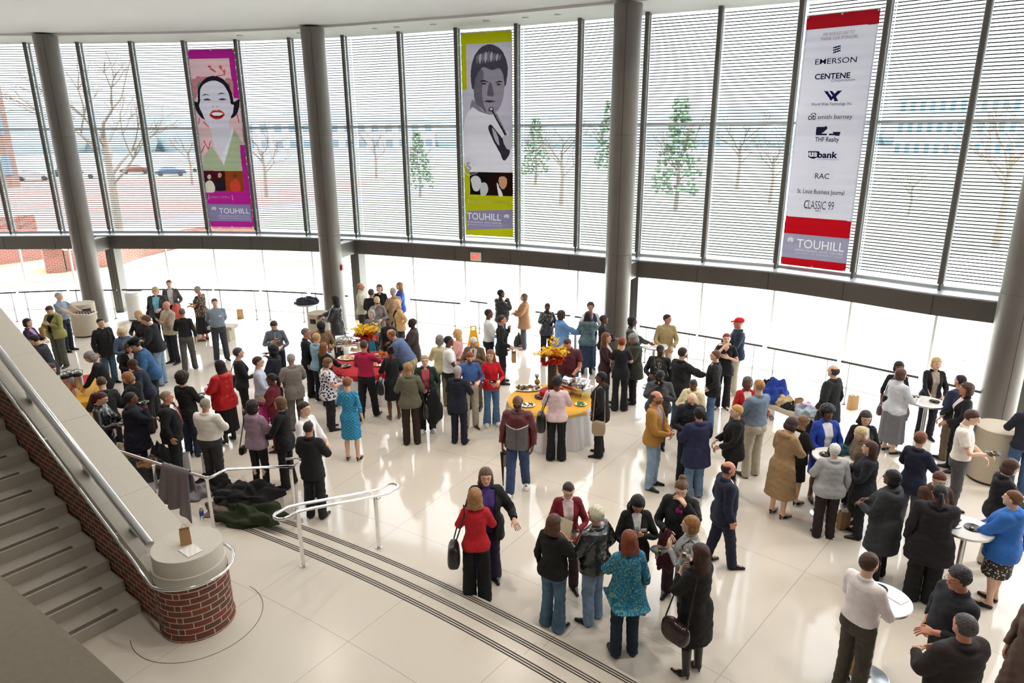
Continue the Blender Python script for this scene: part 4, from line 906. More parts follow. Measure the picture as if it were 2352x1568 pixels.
# food on the buffets
def platter(px, py, rx, ry, z, label, m_, foods, n, rz=0., parts=('platter',)):
    P = at(px, py, z); o = thing('platter', label, 'platter', (P[0], P[1], z), rz)
    g = G(); g.lathe([(.6, 0), (.7, .004), (1, .022), (1, .027), (.66, .012), (0, .010)], (0, 0, 0), 32); g.v = [(v[0] * rx, v[1] * ry, v[2]) for v in g.v]; child(g, 'dish', m_, o, smooth=40)
    rnd = random.Random(int(px)); base = {}
    for k in range(n):
        nm, colr, sz, lb = foods[k % len(foods)]; a = rnd.uniform(0, 6.3); t = math.sqrt(rnd.random()) * .78; x, y = rx * t * math.cos(a), ry * t * math.sin(a); ca, sa = math.cos(rz), math.sin(rz)
        if nm not in base or base[nm][1] != colr:
            g = G(); g.ball((0, 0, 0), 1., 12, 8); g.v = [(v[0] * sz[0] * (1 + .12 * math.sin(5 * math.atan2(v[1], v[0]))), v[1] * sz[1], v[2] * sz[2] + .15 * sz[2] * math.sin(9 * v[0])) for v in g.v]; b = g.build(nm, mat('veg_' + colr, colr, .5, noise=.15, nscale=40), smooth=60); base[nm] = (b, colr)
        else: b = base[nm][0].copy(); COL.objects.link(b)
        b.location = (P[0] + ca * x - sa * y, P[1] + sa * x + ca * y, z + .018 + sz[2] * .8 + .03 * (1 - t) * rnd.random()); b.rotation_euler = (rnd.uniform(-.4, .4), rnd.uniform(-.4, .4), rnd.uniform(0, 6)); tag(b, lb, nm.replace('_', ' '), lb.split(' on ')[0].split(' ', 1)[0] + ' ' + nm.replace('_', ' ') + ' pieces')
    return o
W_D = mat('white_dish', 'f2f1ee', .3)
platter(800, 823, .26, .20, .755, 'wide platter of pale yellow cheese at the left of the red-clothed buffet', W_D, [('cheese_cube', 'e6c46a', (.025, .022, .016), 'pale cheese piece on the cheese platter'), ('cracker', 'd8a860', (.028, .028, .006), 'golden cracker on the cheese platter')], 26)
platter(822, 806, .20, .16, .755, 'platter of yellow pasta between the flask lid and the crimson shirt', W_D, [('pasta_piece', 'ecc860', (.03, .016, .012), 'yellow pasta piece on the pasta platter')], 16)
platter(880, 818, .30, .18, .755, 'platter of orange and red peppers at the right of the left buffet', W_D, [('bell_pepper', 'e0701c', (.04, .036, .036), 'orange pepper on the pepper platter'), ('tomato', 'c8301c', (.032, .032, .028), 'red tomato on the pepper platter'), ('lettuce_leaf', '5c8a30', (.05, .04, .014), 'green leaf on the pepper platter')], 30)
platter(875, 838, .24, .15, .755, 'platter of mixed pastries at the front of the left buffet', W_D, [('pastry', 'd09a4c', (.03, .022, .016), 'golden pastry on the pastry platter'), ('pepper_strip', 'd4501c', (.03, .010, .008), 'red strip on the pastry platter')], 22)
platter(794, 842, .13, .13, .755, 'grey dip bowl at the near left of the left buffet', DISH, [('cracker_chip', 'c8b090', (.022, .022, .006), 'beige chip on the dark plate')], 6)
platter(1211, 893, .32, .20, .755, 'long white platter heaped with green vegetables on the right buffet', W_D, [('asparagus', '4a6a30', (.07, .010, .010), 'green spear on the vegetable platter'), ('broccoli_floret', '35581f', (.030, .030, .026), 'dark green floret on the vegetable platter'), ('carrot', 'd8642a', (.05, .012, .012), 'orange carrot on the vegetable platter'), ('beet_slice', '7a1c3c', (.028, .028, .010), 'dark red slice on the vegetable platter')], 44)
platter(1244, 912, .15, .15, .755, 'red basket of dark crackers beside the red riser on the right buffet', mat('red_basket', '8a1430', .6), [('dark_cracker', '5c3a34', (.035, .028, .008), 'brown cracker on the red basket')], 18)
platter(1212, 932, .15, .12, .755, 'square white dish of berries at the front of the right buffet', W_D, [('berry', '2a2040', (.012, .012, .012), 'dark berry on the berry dish')], 22)
platter(1334, 930, .12, .10, .755, 'green parsley on the right edge of the right buffet', W_D, [('parsley_sprig', '4a8a2c', (.03, .024, .014), 'bright green sprig on the parsley dish')], 12)
P = at(1234, 884, .76); pa = thing('pineapple', 'pineapple with leafy crown lying on the right buffet by the vase', 'pineapple', (P[0], P[1], .80), 0)
g = G(); g.ball((0, 0, .03), (.06, .11, .06), 16, 12); child(g, 'fruit', mat('pineapple_skin', '8a6a28', .8, noise=.4, nscale=60, bump=.8, bscale=70), pa, smooth=60)
g = G()
for k in range(18): a = k * 2.4; t = .3 + .5 * (k / 18); g.add([(.012 * math.cos(a), .10, .05 + .012 * math.sin(a)), (-.012 * math.cos(a), .10, .06 - .012 * math.sin(a)), (.09 * math.cos(a) * t, .10 + .14, .10 + .09 * math.sin(a) * t + .06)], [(0, 1, 2)])
child(g, 'leaf_crown', mat('pineapple_leaf', '3c6030', .7), pa, fix=False)
def chafer(c, z, rz, label, open_):
    o = thing('chafing_dish', label, 'chafing dish', (c[0], c[1], z), rz)
    for sx_ in (-.26, .26):
        for sy_ in (-.16, .16): g = G(); g.tube([(sx_, sy_, 0), (sx_ * .96, sy_ * .96, .20)], .010, 8); child(g, 'leg', CHROME, o)
    g = G(); g.box((0, 0, .19), (.58, .38, .03)); g.box((0, 0, .16), (.52, .32, .06)); child(g, 'water_pan', CHROME, o, bevel=.006)
    g = G(); g.box((0, 0, .207), (.48, .29, .01)); child(g, 'food', mat('warm_food', 'a8642c', .7, noise=.4, nscale=60), o)
    a0, a1 = (.0, math.pi) if not open_ else (.95, math.pi + .35)
    g = G(); n = 16; A = [(-.27, .185 * math.cos(a), .215 + .17 * math.sin(a)) for a in np.linspace(a0, a1, n)]; B_ = [(.27, p[1], p[2]) for p in A]; g.strip(A, B_)
    for S_ in (A, B_): g.add(S_ + [(S_[0][0], 0, .215)], [(i, i + 1, n) for i in range(n - 1)])
    l = child(g, 'roll_lid', CHROME, o, smooth=40); s = l.modifiers.new('s', 'SOLIDIFY'); s.thickness = .003
    am = (a0 + a1) / 2; py_, pz_ = .185 * math.cos(am), .215 + .17 * math.sin(am); g = G(); g.tube([(-.09, py_, pz_), (-.09, py_ * 1.2, pz_ + .045), (.09, py_ * 1.2, pz_ + .045), (.09, py_, pz_)], .008, 8); child(g, 'handle', BLACK if not open_ else CHROME, o, smooth=50)
    for sx_ in (-.12, .12): g = G(); g.lathe([(.035, 0), (.04, .04), (.03, .06)], (sx_, 0, .0), 14); child(g, 'burner', STEEL, o, smooth=40)
    return o
P = at(798, 803, .76); chafer(P, .754, .25, 'closed steel chafing dish with black handle at the back of the left buffet', False)
P = at(1325, 905, .76); chafer(P, .754, -.75, 'steel chafing dish with its roll lid open on the right buffet', True)

# benches
CONC = mat('bench_concrete', 'c9c0ae', .8, noise=.05, nscale=40)
def bench(a, b, wd, h_, label, name='stone_bench', mt=None):
    a = np.array(a[:2]); b = np.array(b[:2]); d = b - a; L = np.hypot(*d); mid = (a + b) / 2; o = thing(name, label, 'bench', (mid[0], mid[1], 0), math.atan2(d[1], d[0]))
    g = G(); g.box((0, 0, h_ - .05), (L, wd, .10)); child(g, 'seat_slab', mt or CONC, o, bevel=.008)
    for s_ in (-1, 1): g = G(); g.box((s_ * (L / 2 - .18), 0, (h_ - .10) / 2), (.14, wd * .85, h_ - .10)); child(g, 'leg', mt or CONC, o, bevel=.008)
    return o
bench(at(440, 745, .45), at(539, 747, .45), .42, .45, 'low stone bench behind the man with hands behind his back')
B1, B2 = at(1748, 908, .45), at(1872, 958, .45); bench(B1, B2, .46, .45, 'low stone bench heaped with coats and bags')
OB.append(((B1[0] + B2[0]) / 2, (B1[1] + B2[1]) / 2, .5))
OUTM = mat('outdoor_stone', 'b4b0aa', .9)
for a, b, l in (((690, 606), (740, 606), 'small stone bench outdoors beyond the left middle glass'), ((1372, 638), (1400, 640), 'pale stone block outdoors left of the middle right column'), ((2207, 784), (2330, 800), 'long stone bench outdoors near the right column'), ((2015, 728), (2085, 738), 'low stone ledge outdoors under the right banner')):
    A_, B_ = at(*a, .45), at(*b, .45); bench(A_, B_, .5, .45, l, mt=OUTM)
P = at(553, 731); kraft_bag(P, .20, .12, .30, 'kraft bag standing alone on the floor right of the stone bench', .3)
P = at(1957, 939); kraft_bag(P, .20, .12, .32, 'kraft bag with white tissue on the floor right of the black coat man', .2, tissue=True)
P = at(1717, 872, .0); P = B1 + (B2 - B1) * .02
kraft_bag((P[0] - .05, P[1] + .05, .451), .18, .10, .26, 'kraft bag on the far end of the coat-covered bench', .5)
u_ = (B2 - B1) / np.linalg.norm(B2 - B1)
for t, s_, c_, nm, l, sd, r_ in ((.24, (.62, .5, .50), '22409c', 'coat', 'royal blue coat piled on the coat bench', 1.1, .2), (.13, (.4, .4, .48), '17161c', 'backpack', 'black backpack at the left end of the coat bench', 2.7, .6), (.47, (.42, .40, .22), 'c8b490', 'jacket', 'tan jacket on the coat bench beside the blue coat', 4.2, .1), (.56, (.40, .38, .16), '1d1a1e', 'jacket', 'black jacket lying on the middle of the coat bench', 5.7, .9), (.86, (.50, .42, .26), 'b9c8d8', 'jacket', 'pale blue jacket at the right end of the coat bench', 7.3, .4)):
    P = B1 + (B2 - B1) * t; heap(nm, l, nm, (P[0], P[1], .452), s_, mat('pile_' + c_, c_, .85), sd, r_, amp=.2)
P = B1 + (B2 - B1) * .70; kraft_bag((P[0], P[1], .452), .16, .09, .26, 'brown gift bag with pink tissue on the coat bench', .4)
g = G(); q_ = B1 + (B2 - B1) * .76; g.tube([(q_[0], q_[1] - .18, .50), (q_[0], q_[1] - .17, .62), (q_[0] + .01, q_[1] - .17, .70)], [.05, .012, .09], 12); tag(g.build('tissue_bouquet', mat('pink_tissue', 'e89ac4', .6, noise=.1), smooth=50), 'pink tissue-wrapped bouquet leaning on the coat bench', 'bouquet')
q_ = B1 + (B2 - B1) * .93; heap('coat', 'black coat hanging down from the right end of the coat bench', 'coat', (q_[0], q_[1] - .34, 0.005), (.5, .32, .62), mat('black_cloth', '16161a', .9), 8.8, .4)

# door mat, wet-floor sign, shoes
pm = [at(1072, 772)[:2], at(1193, 784)[:2], at(1163, 799)[:2], at(1050, 787)[:2]]
g = G(); g.prism(pm, .0, .012); tag(g.build('door_mat', mat('mat_grey', '8f9ca4', .95, noise=.2, nscale=60)), 'grey ribbed door mat on the floor by the entrance', 'mat')
P = at(1088, 796); o = thing('wet_floor_sign', 'yellow folding wet floor warning sign near the doors', 'sign', P, .25); ys = mat('safety_yellow', 'f2b40c', .45)
for s_ in (-1, 1):
    g = G(); g.hexa([(-.15, s_ * .16 - .006, 0), (.15, s_ * .16 - .006, 0), (.15, s_ * .16 + .006, 0), (-.15, s_ * .16 + .006, 0), (-.09, s_ * .015 - .006, .50), (.09, s_ * .015 - .006, .50), (.09, s_ * .015 + .006, .50), (-.09, s_ * .015 + .006, .50)]); child(g, 'panel', ys, o)
for s_ in (-1, 1): g = G(); g.box((s_ * .07, 0, .56), (.035, .02, .12)); child(g, 'grip_side', ys, o)
g = G(); g.box((0, 0, .615), (.175, .02, .03)); child(g, 'grip_top', ys, o)
v, f = text_geo('CAUTION', .01); lo = v.min(0); hi = v.max(0); g = G(); g.add([((p[0] - lo[0]) / (hi[0] - lo[0]) * .16 - .08, -.075 - .007 + (p[1] - lo[1]) * 0 , .30 + (p[1] - lo[1]) / (hi[1] - lo[1]) * .05) for p in v], f); g.v = [(x, -(.16 - .145 * z / .5) - .0075, z) for x, y, z in g.v]; child(g, 'lettering', mat('sign_red', 'c83018', .5), o, fix=False)

# coats and bags by the guard rail
zb_ = .4503
BLC = mat('black_cloth', '16161a', .9); GRC = mat('grey_wool', '7c7b80', .95, noise=.12, nscale=50)
def fl(px, py, z=zb_): P = at(px, py, z); return (P[0], P[1], z)
heap('grey_coat', 'crumpled grey coat on the floor below the hanging jacket', 'coat', fl(432, 1142), (.62, .46, .26), GRC, 1.9, .4, amp=.2)
heap('handbag_black', 'black bag slumped by the rail post behind the stair wall', 'bag', fl(385, 1140), (.36, .3, .32), mat('black_leather', '15131a', .35), 3.1, .2, amp=.1)
heap('black_coat', 'large black coat heaped against the stair wall under the rail', 'coat', fl(335, 1085), (1.0, .6, .26), BLC, 6.1, -.4, amp=.22)
heap('backpack', 'black backpack standing beside the kraft bags by the rail', 'backpack', fl(372, 1062, .0), (.4, .34, .46), BLC, 9.1, .1, amp=.1)
heap('suitcase_pile', 'black coat behind the upright rail post at the step corner', 'coat', fl(490, 1125, 0.002), (.66, .5, .30), BLC, 4.4, .3, amp=.2)
heap('brown_coat', 'brown coat on the floor beyond the stair wall, left of the kraft bags', 'coat', fl(296, 1056), (.55, .45, .22), mat('tan_coat', '8a6a48', .9), 2.2, .6, amp=.2)
heap('cream_coat', 'cream coat beyond the stair wall under the end of the rail', 'coat', fl(280, 1040), (.55, .4, .20), mat('cream_coat', 'cfc6b0', .9), 7.2, .1, amp=.2)
kraft_bag(fl(334, 1094), .20, .12, .26, 'left one of two kraft bags beside the stair wall', .5); kraft_bag(fl(350, 1089), .20, .12, .27, 'right one of two kraft bags beside the stair wall', .35)
heap('taupe_coat', 'taupe coat under the black coat at the top of the steps', 'coat', fl(525, 1172), (.70, .6, .16), mat('taupe_wool', '6e5e58', .95), 3.7, .2, amp=.22)
heap('black_fleece', 'black coat piled on the taupe coat at the step corner', 'coat', (lambda p: (p[0], p[1], .50))(fl(572, 1155)), (.95, .62, .30), BLC, 1.4, .3, amp=.25)
heap('olive_fleece', 'dark olive green fleece lying across the curved steps', 'fleece', fl(580, 1192), (1.10, .52, .24), mat('olive_fleece', '27301c', .98, noise=.1, nscale=40), 5.2, -.12, amp=.25)
napkin(fl(567, 1126, .003), 'white paper sheets on the floor behind the piled coats', .30, .6, name='paper_sheet', cat='paper')
napkin(fl(598, 1138), 'folded white paper near the pile of coats', .2, .1, name='paper_sheet', cat='paper')
P = fl(465, 1192); o = thing('water_bottle', 'clear water bottle with blue label on the landing', 'bottle', P)
g = G(); g.lathe([(.030, 0), (.032, .01), (.032, .14), (.012, .185), (.012, .20)], (0, 0, 0), 20); child(g, 'bottle', CLEARP, o, smooth=40)
g = G(); g.lathe([(.0327, .07), (.0327, .13)], (0, 0, 0), 20); child(g, 'label_band', mat('label_blue', '1c50b0', .5), o, smooth=40)
g = G(); g.lathe([(.014, .198), (.014, .216), (0, .216)], (0, 0, 0), 16); child(g, 'cap', PAPER, o, smooth=40)
P = at(428, 1248, 1.474); kraft_bag((P[0], P[1], 1.4745), .115, .07, .19, 'small kraft paper bag standing on the round stone cap', .45)
P = at(440, 1262, 1.474); napkin((P[0] - .0, P[1] - .02, 1.4735), 'white napkin under the kraft bag on the stone cap', .17, .9)
# jacket over the guard rail
A_ = np.array(R1[2]); B_ = np.array(R1[3]); d = (B_ - A_)[:2]; L_ = np.hypot(*d); d /= L_; nn = np.array([d[1], -d[0]])
g = G(); nu, nv = 26, 34; vs = []
for i in range(nu + 1):
    u = i / nu; c_ = A_[:2] + d * L_ * (.10 + .56 * u)
    for j in range(nv + 1):
        v_ = j / nv; fold = .035 * math.sin(u * 15 + v_ * 2) + .02 * math.sin(u * 27)
        if v_ < .42: h_ = (.42 - v_) / .42; z = 1.345 - h_ * (.42 + .10 * math.sin(u * 5)); o_ = -.028 - h_ * .06 + fold * h_
        elif v_ < .50: h_ = (v_ - .42) / .08; z = 1.372 + .012 * math.sin(h_ * math.pi); o_ = -.03 + .06 * h_
        else: h_ = (v_ - .50) / .5; z = 1.345 - h_ * (.50 + .20 * u + .06 * math.sin(u * 7)); o_ = .028 + h_ * .09 + fold * h_
        q_ = c_ + nn * o_ + d * (.10 * (u - .5) * abs(v_ - .46)); vs.append((q_[0], q_[1], z))
g.add(vs, [(i * (nv + 1) + j, (i + 1) * (nv + 1) + j, (i + 1) * (nv + 1) + j + 1, i * (nv + 1) + j + 1) for i in range(nu) for j in range(nv)])
jk = g.build('grey_jacket', GRC, smooth=80); s = jk.modifiers.new('s', 'SOLIDIFY'); s.thickness = .012; tag(jk, 'grey jacket hung over the steel guard rail', 'jacket')
# white carrier bags on the floor left of the steps
P = at(424, 1080); kraft_bag(P, .26, .12, .34, 'white carrier bag beside the older man in black suit', .2, mat('white_bag', 'eeeef2', .6), name='carrier_bag')
P = at(480, 1092); kraft_bag((P[0], P[1] + .15, 0), .30, .12, .38, 'white carrier bag behind the heavyset man in white shirt', -.2, mat('white_bag', 'eeeef2', .6), name='carrier_bag')
for k, c in enumerate(COLS): OB.append((c[0], c[1], .38))

# ------------------------------------------------------------------ outdoors, seen through the louvres
CARC = ['b8bcc4', '3a4048', 'd8d8d8', '5a2a2a', '2c3a5a', 'c8c4b8', '7a8088']
def car(x, y, rz, c_, label):
    o = thing('car', label, 'car', (x, y, -.32), rz, 'cars parked across the lawn'); pm_ = mat('car_paint_' + c_, c_, .3, .3, coat=.5)
    prof_ = [(-2.2, .35), (-2.15, .75), (-1.55, .90), (-1.0, 1.38), (.5, 1.42), (1.15, .98), (2.05, .82), (2.2, .5), (2.2, .32)]
    g = G(); n = len(prof_); P = [(x_, -.85 * (1 if z < 1 else .82), z) for x_, z in prof_] + [(x_, .85 * (1 if z < 1 else .82), z) for x_, z in prof_]
    g.add(P, [tuple(range(n)), tuple(range(n, 2 * n))[::-1]] + [(i, (i + 1) % n, n + (i + 1) % n, n + i) for i in range(n)]); child(g, 'body', pm_, o, bevel=.06)
    for s_ in (-1, 1): g = G(); g.add([(-1.35, s_ * .80, .95), (-.95, s_ * .715, 1.34), (.45, s_ * .715, 1.38), (.98, s_ * .80, .98)], [(0, 1, 2, 3)]); child(g, 'side_window', mat('car_glass', '20262c', .1), o)
    for sx_ in (-1.35, 1.35):
        for s_ in (-1, 1): g = G(); g.tube([(sx_, s_ * .70, .33), (sx_, s_ * .88, .33)], .33, 20); child(g, 'wheel', BLACK, o, smooth=40)
rnd = random.Random(3)
PK = [at(px, 322 + (px % 7)) for px in range(60, 560, 80)]
for k, P in enumerate(PK):
    D_ = 118 + 9 * (k % 2); s_ = D_ / np.hypot(P[0], P[1]); car(P[0] * s_, P[1] * s_, .5 + rnd.uniform(-.1, .1), CARC[k % 7], ('silver', 'dark grey', 'white', 'maroon', 'navy blue', 'cream', 'slate grey')[k % 7] + ' car parked far across the lawn behind the left louvres')
def tree(x, y, h_, label, seed, bushy=False, name='bare_tree', group='bare trees beyond the glass'):
    r_ = random.Random(seed); o = thing(name, label, 'tree', (x, y, -.32), 0, group); bk = mat('bark', '6a6058', .9); g = G(); g.tube([(0, 0, 0), (.1, 0, h_ * .25), (0, .1, h_ * .5)], [h_ * .022, h_ * .017, h_ * .012], 8); child(g, 'trunk', bk, o, smooth=50)
    g = G()
    def br(p, d, L, r0, n):
        q_ = p + d * L; g.tube([p, (p + q_) / 2 + np.array([r_.gauss(0, .04) * L for _ in range(3)]), q_], [r0, r0 * .8, r0 * .6], 5)
        if n == 0: return
        for _ in range(3): dd = d + np.array([r_.gauss(0, .5), r_.gauss(0, .5), r_.gauss(.15, .3)]); dd /= np.linalg.norm(dd); br(q_, dd, L * .72, r0 * .6, n - 1)
    for k in range(7): a = k * .95; z = h_ * (.25 + .035 * k); dd = np.array([math.cos(a), math.sin(a), 1.0]); dd /= np.linalg.norm(dd); br(np.array([0, 0, z]), dd, h_ * .17, h_ * .008, 3)
    child(g, 'branches', bk, o)
    if bushy:
        g = G()
        for k in range(260): t = r_.random(); a = r_.random() * 6.3; rr = h_ * .26 * (1 - t * .8) * (.4 + .6 * r_.random()); g.ball((rr * math.cos(a), rr * math.sin(a), h_ * (.15 + .8 * t)), h_ * .021, 5, 4)
        child(g, 'foliage', mat('evergreen', '5c6e5c', .9, noise=.3, nscale=2.), o)
for k, (px, D_, h_, b_) in enumerate(((240, 48, 13, 0), (600, 75, 9, 0), (960, 70, 6.5, 1), (1290, 62, 9, 0), (1560, 58, 9, 1), (1700, 80, 10, 0), (1400, 90, 10, 1), (2110, 60, 4.5, 0), (2330, 46, 10, 0), (1230, 85, 8, 1), (1780, 66, 8, 0), (430, 96, 8, 0), (860, 100, 9, 0))):
    P = at(px, 340); s_ = D_ / np.hypot(P[0], P[1])
    tree(P[0] * s_, P[1] * s_, h_, ('green leafy tree' if b_ else 'bare branching tree') + ' outdoors seen through the louvres', k, bool(b_), 'leafy_tree' if b_ else 'bare_tree', 'leafy trees beyond the glass' if b_ else 'bare trees beyond the glass')
def building(px0, px1, D_, h_, c_, label, nw, rows):
    A_, B_ = at(px0, 340), at(px1, 340); A_ = A_ * D_ / np.hypot(A_[0], A_[1]); B_ = B_ * D_ / np.hypot(B_[0], B_[1]); d = (B_ - A_)[:2]; L = np.hypot(*d); mid = (A_ + B_) / 2; o = thing('building', label, 'building', (mid[0], mid[1], -.32), math.atan2(d[1], d[0]))
    g = G(); g.box((0, 8, h_ / 2), (L, 16, h_)); child(g, 'walls', mat('bld_' + c_, c_, .9), o); g = G(); g.box((0, 8, h_ + .2), (L + .8, 16.8, .4)); child(g, 'parapet', mat('bld_trim', 'b8b0a8', .9), o)
    for r__ in range(rows):
        for k in range(nw): g = G(); g.box((-L / 2 + L * (k + .5) / nw, -.03, h_ * (r__ + .55) / rows), (L / nw * .5, .06, h_ / rows * .5)); child(g, 'window_pane', mat('bld_glass', '5a6a78', .2), o)
building(-330, 30, 105, 14, '6a5850', 'dark brown building far away at the left edge behind the louvres', 7, 3)
building(2050, 2330, 170, 12, 'a8b4bc', 'long pale building far beyond the glass right of the sponsor banner', 12, 3)
building(560, 1000, 230, 9, 'b0b4b8', 'distant low building behind the louvres left of the middle banner', 14, 2)
# tree line on the horizon
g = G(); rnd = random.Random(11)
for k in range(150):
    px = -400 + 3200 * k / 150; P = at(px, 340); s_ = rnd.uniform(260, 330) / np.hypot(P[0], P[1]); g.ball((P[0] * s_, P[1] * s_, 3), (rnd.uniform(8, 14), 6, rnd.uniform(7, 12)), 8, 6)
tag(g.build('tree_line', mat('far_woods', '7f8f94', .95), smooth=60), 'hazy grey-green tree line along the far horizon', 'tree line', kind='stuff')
# ================================================================== PEOPLE: rest-pose templates from distance fields, then posed
f4 = np.float32
def smin(a, b, k):
    h = np.clip(.5 + .5 * (b - a) / k, 0, 1); return b + (a - b) * h - k * h * (1 - h)
class Field:
    """half-space (x >= 0) distance field, mirrored when meshed"""
    def __init__(s, lo, hi, h):
        s.h = h; s.lo = np.array([0 if lo[0] is None else lo[0], lo[1], lo[2]]); n = np.ceil((np.array(hi) - s.lo) / h).astype(int) + 1; s.n = n; s.sym = lo[0] is None
        s.ax = [(s.lo[i] + h * np.arange(n[i])).astype(f4) for i in range(3)]
        s.X, s.Y, s.Z = (s.ax[0][:, None, None], s.ax[1][None, :, None], s.ax[2][None, None, :]); s.F = np.full(n, .5, f4)
    def win(s, lo, hi):
        sl = []
        for i in range(3):
            a = int(max(0, math.floor((lo[i] - s.lo[i]) / s.h))); b = int(min(s.n[i], math.ceil((hi[i] - s.lo[i]) / s.h) + 1)); sl.append(slice(a, max(a, b)))
        return tuple(sl), s.ax[0][sl[0]][:, None, None], s.ax[1][sl[1]][None, :, None], s.ax[2][sl[2]][None, None, :]
    def cone(s, a, b, r0, r1, k=.02, sub=False, off=0.):
        a = np.array(a, float); b = np.array(b, float); r0 += off; r1 += off; m = max(r0, r1) + k + .03
        sl, X, Y, Z = s.win(np.minimum(a, b) - m, np.maximum(a, b) + m)
        d = b - a; L2 = d @ d + 1e-9
        t = np.clip(((X - a[0]) * d[0] + (Y - a[1]) * d[1] + (Z - a[2]) * d[2]) / L2, 0, 1)
        D = np.sqrt((X - a[0] - t * d[0]) ** 2 + (Y - a[1] - t * d[1]) ** 2 + (Z - a[2] - t * d[2]) ** 2) - (r0 + (r1 - r0) * t)
        s.put(sl, D, k, sub); return s
    def ell(s, c, r, k=.03, sub=False, off=0.):
        r = np.array(r, float) + off; m = r + k + .03; c = np.array(c, float)
        sl, X, Y, Z = s.win(c - m, c + m)
        q = np.sqrt(((X - c[0]) / r[0]) ** 2 + ((Y - c[1]) / r[1]) ** 2 + ((Z - c[2]) / r[2]) ** 2)
        g_ = np.sqrt(((X - c[0]) / r[0] ** 2) ** 2 + ((Y - c[1]) / r[1] ** 2) ** 2 + ((Z - c[2]) / r[2] ** 2) ** 2) + 1e-6
        s.put(sl, q * (q - 1) / g_, k, sub); return s
    def prof(s, tab, k=.03, p=2.3, off=0.):      # z, rx, ry, cy
        tab = sorted(tab); z = [t[0] for t in tab]; rx = np.interp(s.ax[2], z, [t[1] + off for t in tab])[None, None, :]; ry = np.interp(s.ax[2], z, [t[2] + off for t in tab])[None, None, :]
        cy = np.interp(s.ax[2], z, [t[3] for t in tab])[None, None, :]
        q = (np.abs(s.X / rx) ** p + np.abs((s.Y - cy) / ry) ** p) ** (1 / p)
        D = ((q - 1) * np.minimum(rx, ry)).astype(f4); D = np.maximum(D, np.maximum(s.Z - z[-1], z[0] - s.Z)); s.F = smin(s.F, D, k); return s
    def put(s, sl, D, k, sub):
        W = s.F[sl]
        if W.size == 0: return
        s.F[sl] = -smin(-W, D, k) if sub else smin(W, D, k)
    def clip(s, D): s.F = np.maximum(s.F, D); return s
    def mesh(s):
        F = s.F; h = s.h
        if s.sym: F = np.concatenate([F[:0:-1], F], 0); x0 = -s.ax[0][-1]
        else: x0 = s.lo[0]
        F = np.pad(F, 1, constant_values=.5); org = np.array([x0 - h, s.lo[1] - h, s.lo[2] - h]); I = F < 0
        nx, ny, nz = F.shape; cnt = np.zeros((nx - 1, ny - 1, nz - 1), f4); acc = np.zeros((3, nx - 1, ny - 1, nz - 1), f4)
        for ax in range(3):
            o1, o2 = [a for a in range(3) if a != ax]
            A = [slice(None)] * 3; B = [slice(None)] * 3; A[ax] = slice(0, -1); B[ax] = slice(1, None)
            fa, fb = F[tuple(A)], F[tuple(B)]; cr = I[tuple(A)] != I[tuple(B)]; t = np.where(cr, fa / (fa - fb + 1e-12), 0)
            for i in (0, 1):
                for j in (0, 1):
                    S = [slice(None)] * 3; S[o1] = slice(i, F.shape[o1] - 1 + i); S[o2] = slice(j, F.shape[o2] - 1 + j)
                    c_ = cr[tuple(S)]; cnt += c_; acc[ax] += np.where(c_, t[tuple(S)], 0); acc[o1] += c_ * i; acc[o2] += c_ * j
        m = cnt > 0; idx = np.full(m.shape, -1); idx[m] = np.arange(m.sum()); ijk = np.stack(np.nonzero(m), 1)
        V = org + h * (ijk + (acc[:, m] / cnt[m]).T); Q = []
        for ax in range(3):
            o1, o2 = [(1, 2), (2, 0), (0, 1)][ax]
            A = [slice(1, -1)] * 3; B = [slice(1, -1)] * 3; A[ax] = slice(0, -1); B[ax] = slice(1, None)
            a = I[tuple(A)]; b = I[tuple(B)]; P = np.stack(np.nonzero(a != b), 1)
            if not len(P): continue
            fl = a[a != b]; off_ = np.array([1, 1, 1]); off_[ax] = 0; P = P + off_
            def at_(d1, d2): q = P.copy(); q[:, o1] -= d1; q[:, o2] -= d2; return idx[q[:, 0], q[:, 1], q[:, 2]]
            q = np.stack([at_(1, 1), at_(0, 1), at_(0, 0), at_(1, 0)], 1); q[~fl] = q[~fl][:, ::-1]; Q.append(q)
        return V.astype(float), np.concatenate(Q)

S25, C25 = math.sin(math.radians(25)), math.cos(math.radians(25))
J = dict(pel=(0, 0, .96), waist=(0, 0, 1.05), neck=(0, -.015, 1.47), head=(0, 0, 1.56), top=(0, .01, 1.75), sh=(.175, -.01, 1.415), el=(.175 + .285 * S25, -.01, 1.415 - .285 * C25), wr=(.175 + .535 * S25, -.005, 1.415 - .535 * C25), ft=(.175 + .72 * S25, 0, 1.415 - .72 * C25), hip=(.09, 0, .92), kn=(.10, .01, .49), an=(.105, -.02, .085), toe=(.115, .16, .03))
J = {k: np.array(v, float) for k, v in J.items()}
AD = np.array([S25, 0, -C25]); AN = np.array([-C25, 0, -S25]); AY = np.array([0, 1., 0])
def hpt(l, w_, n): return J['wr'] + AD * l + AY * w_ + AN * n
def arm_cones(f, o=0, upto=2, k=.03):
    f.cone(J['sh'] + (-.02, 0, -.005), J['el'], .052, .040, k, off=o)
    if upto > 1: f.cone(J['el'], J['wr'], .041, .027, .02, off=o)
def torso(f, o=0):
    f.ell((0, .0, 1.29), (.150, .105, .19), .04, off=o); f.cone((0, -.012, 1.42), (.15, -.01, 1.40), .065, .056, .05, off=o)
    f.ell((0, .005, 1.09), (.135, .098, .17), .05, off=o); f.ell((0, -.005, .95), (.158, .108, .12), .05, off=o); f.ell((.072, -.03, .93), (.08, .08, .085), .05, off=o)
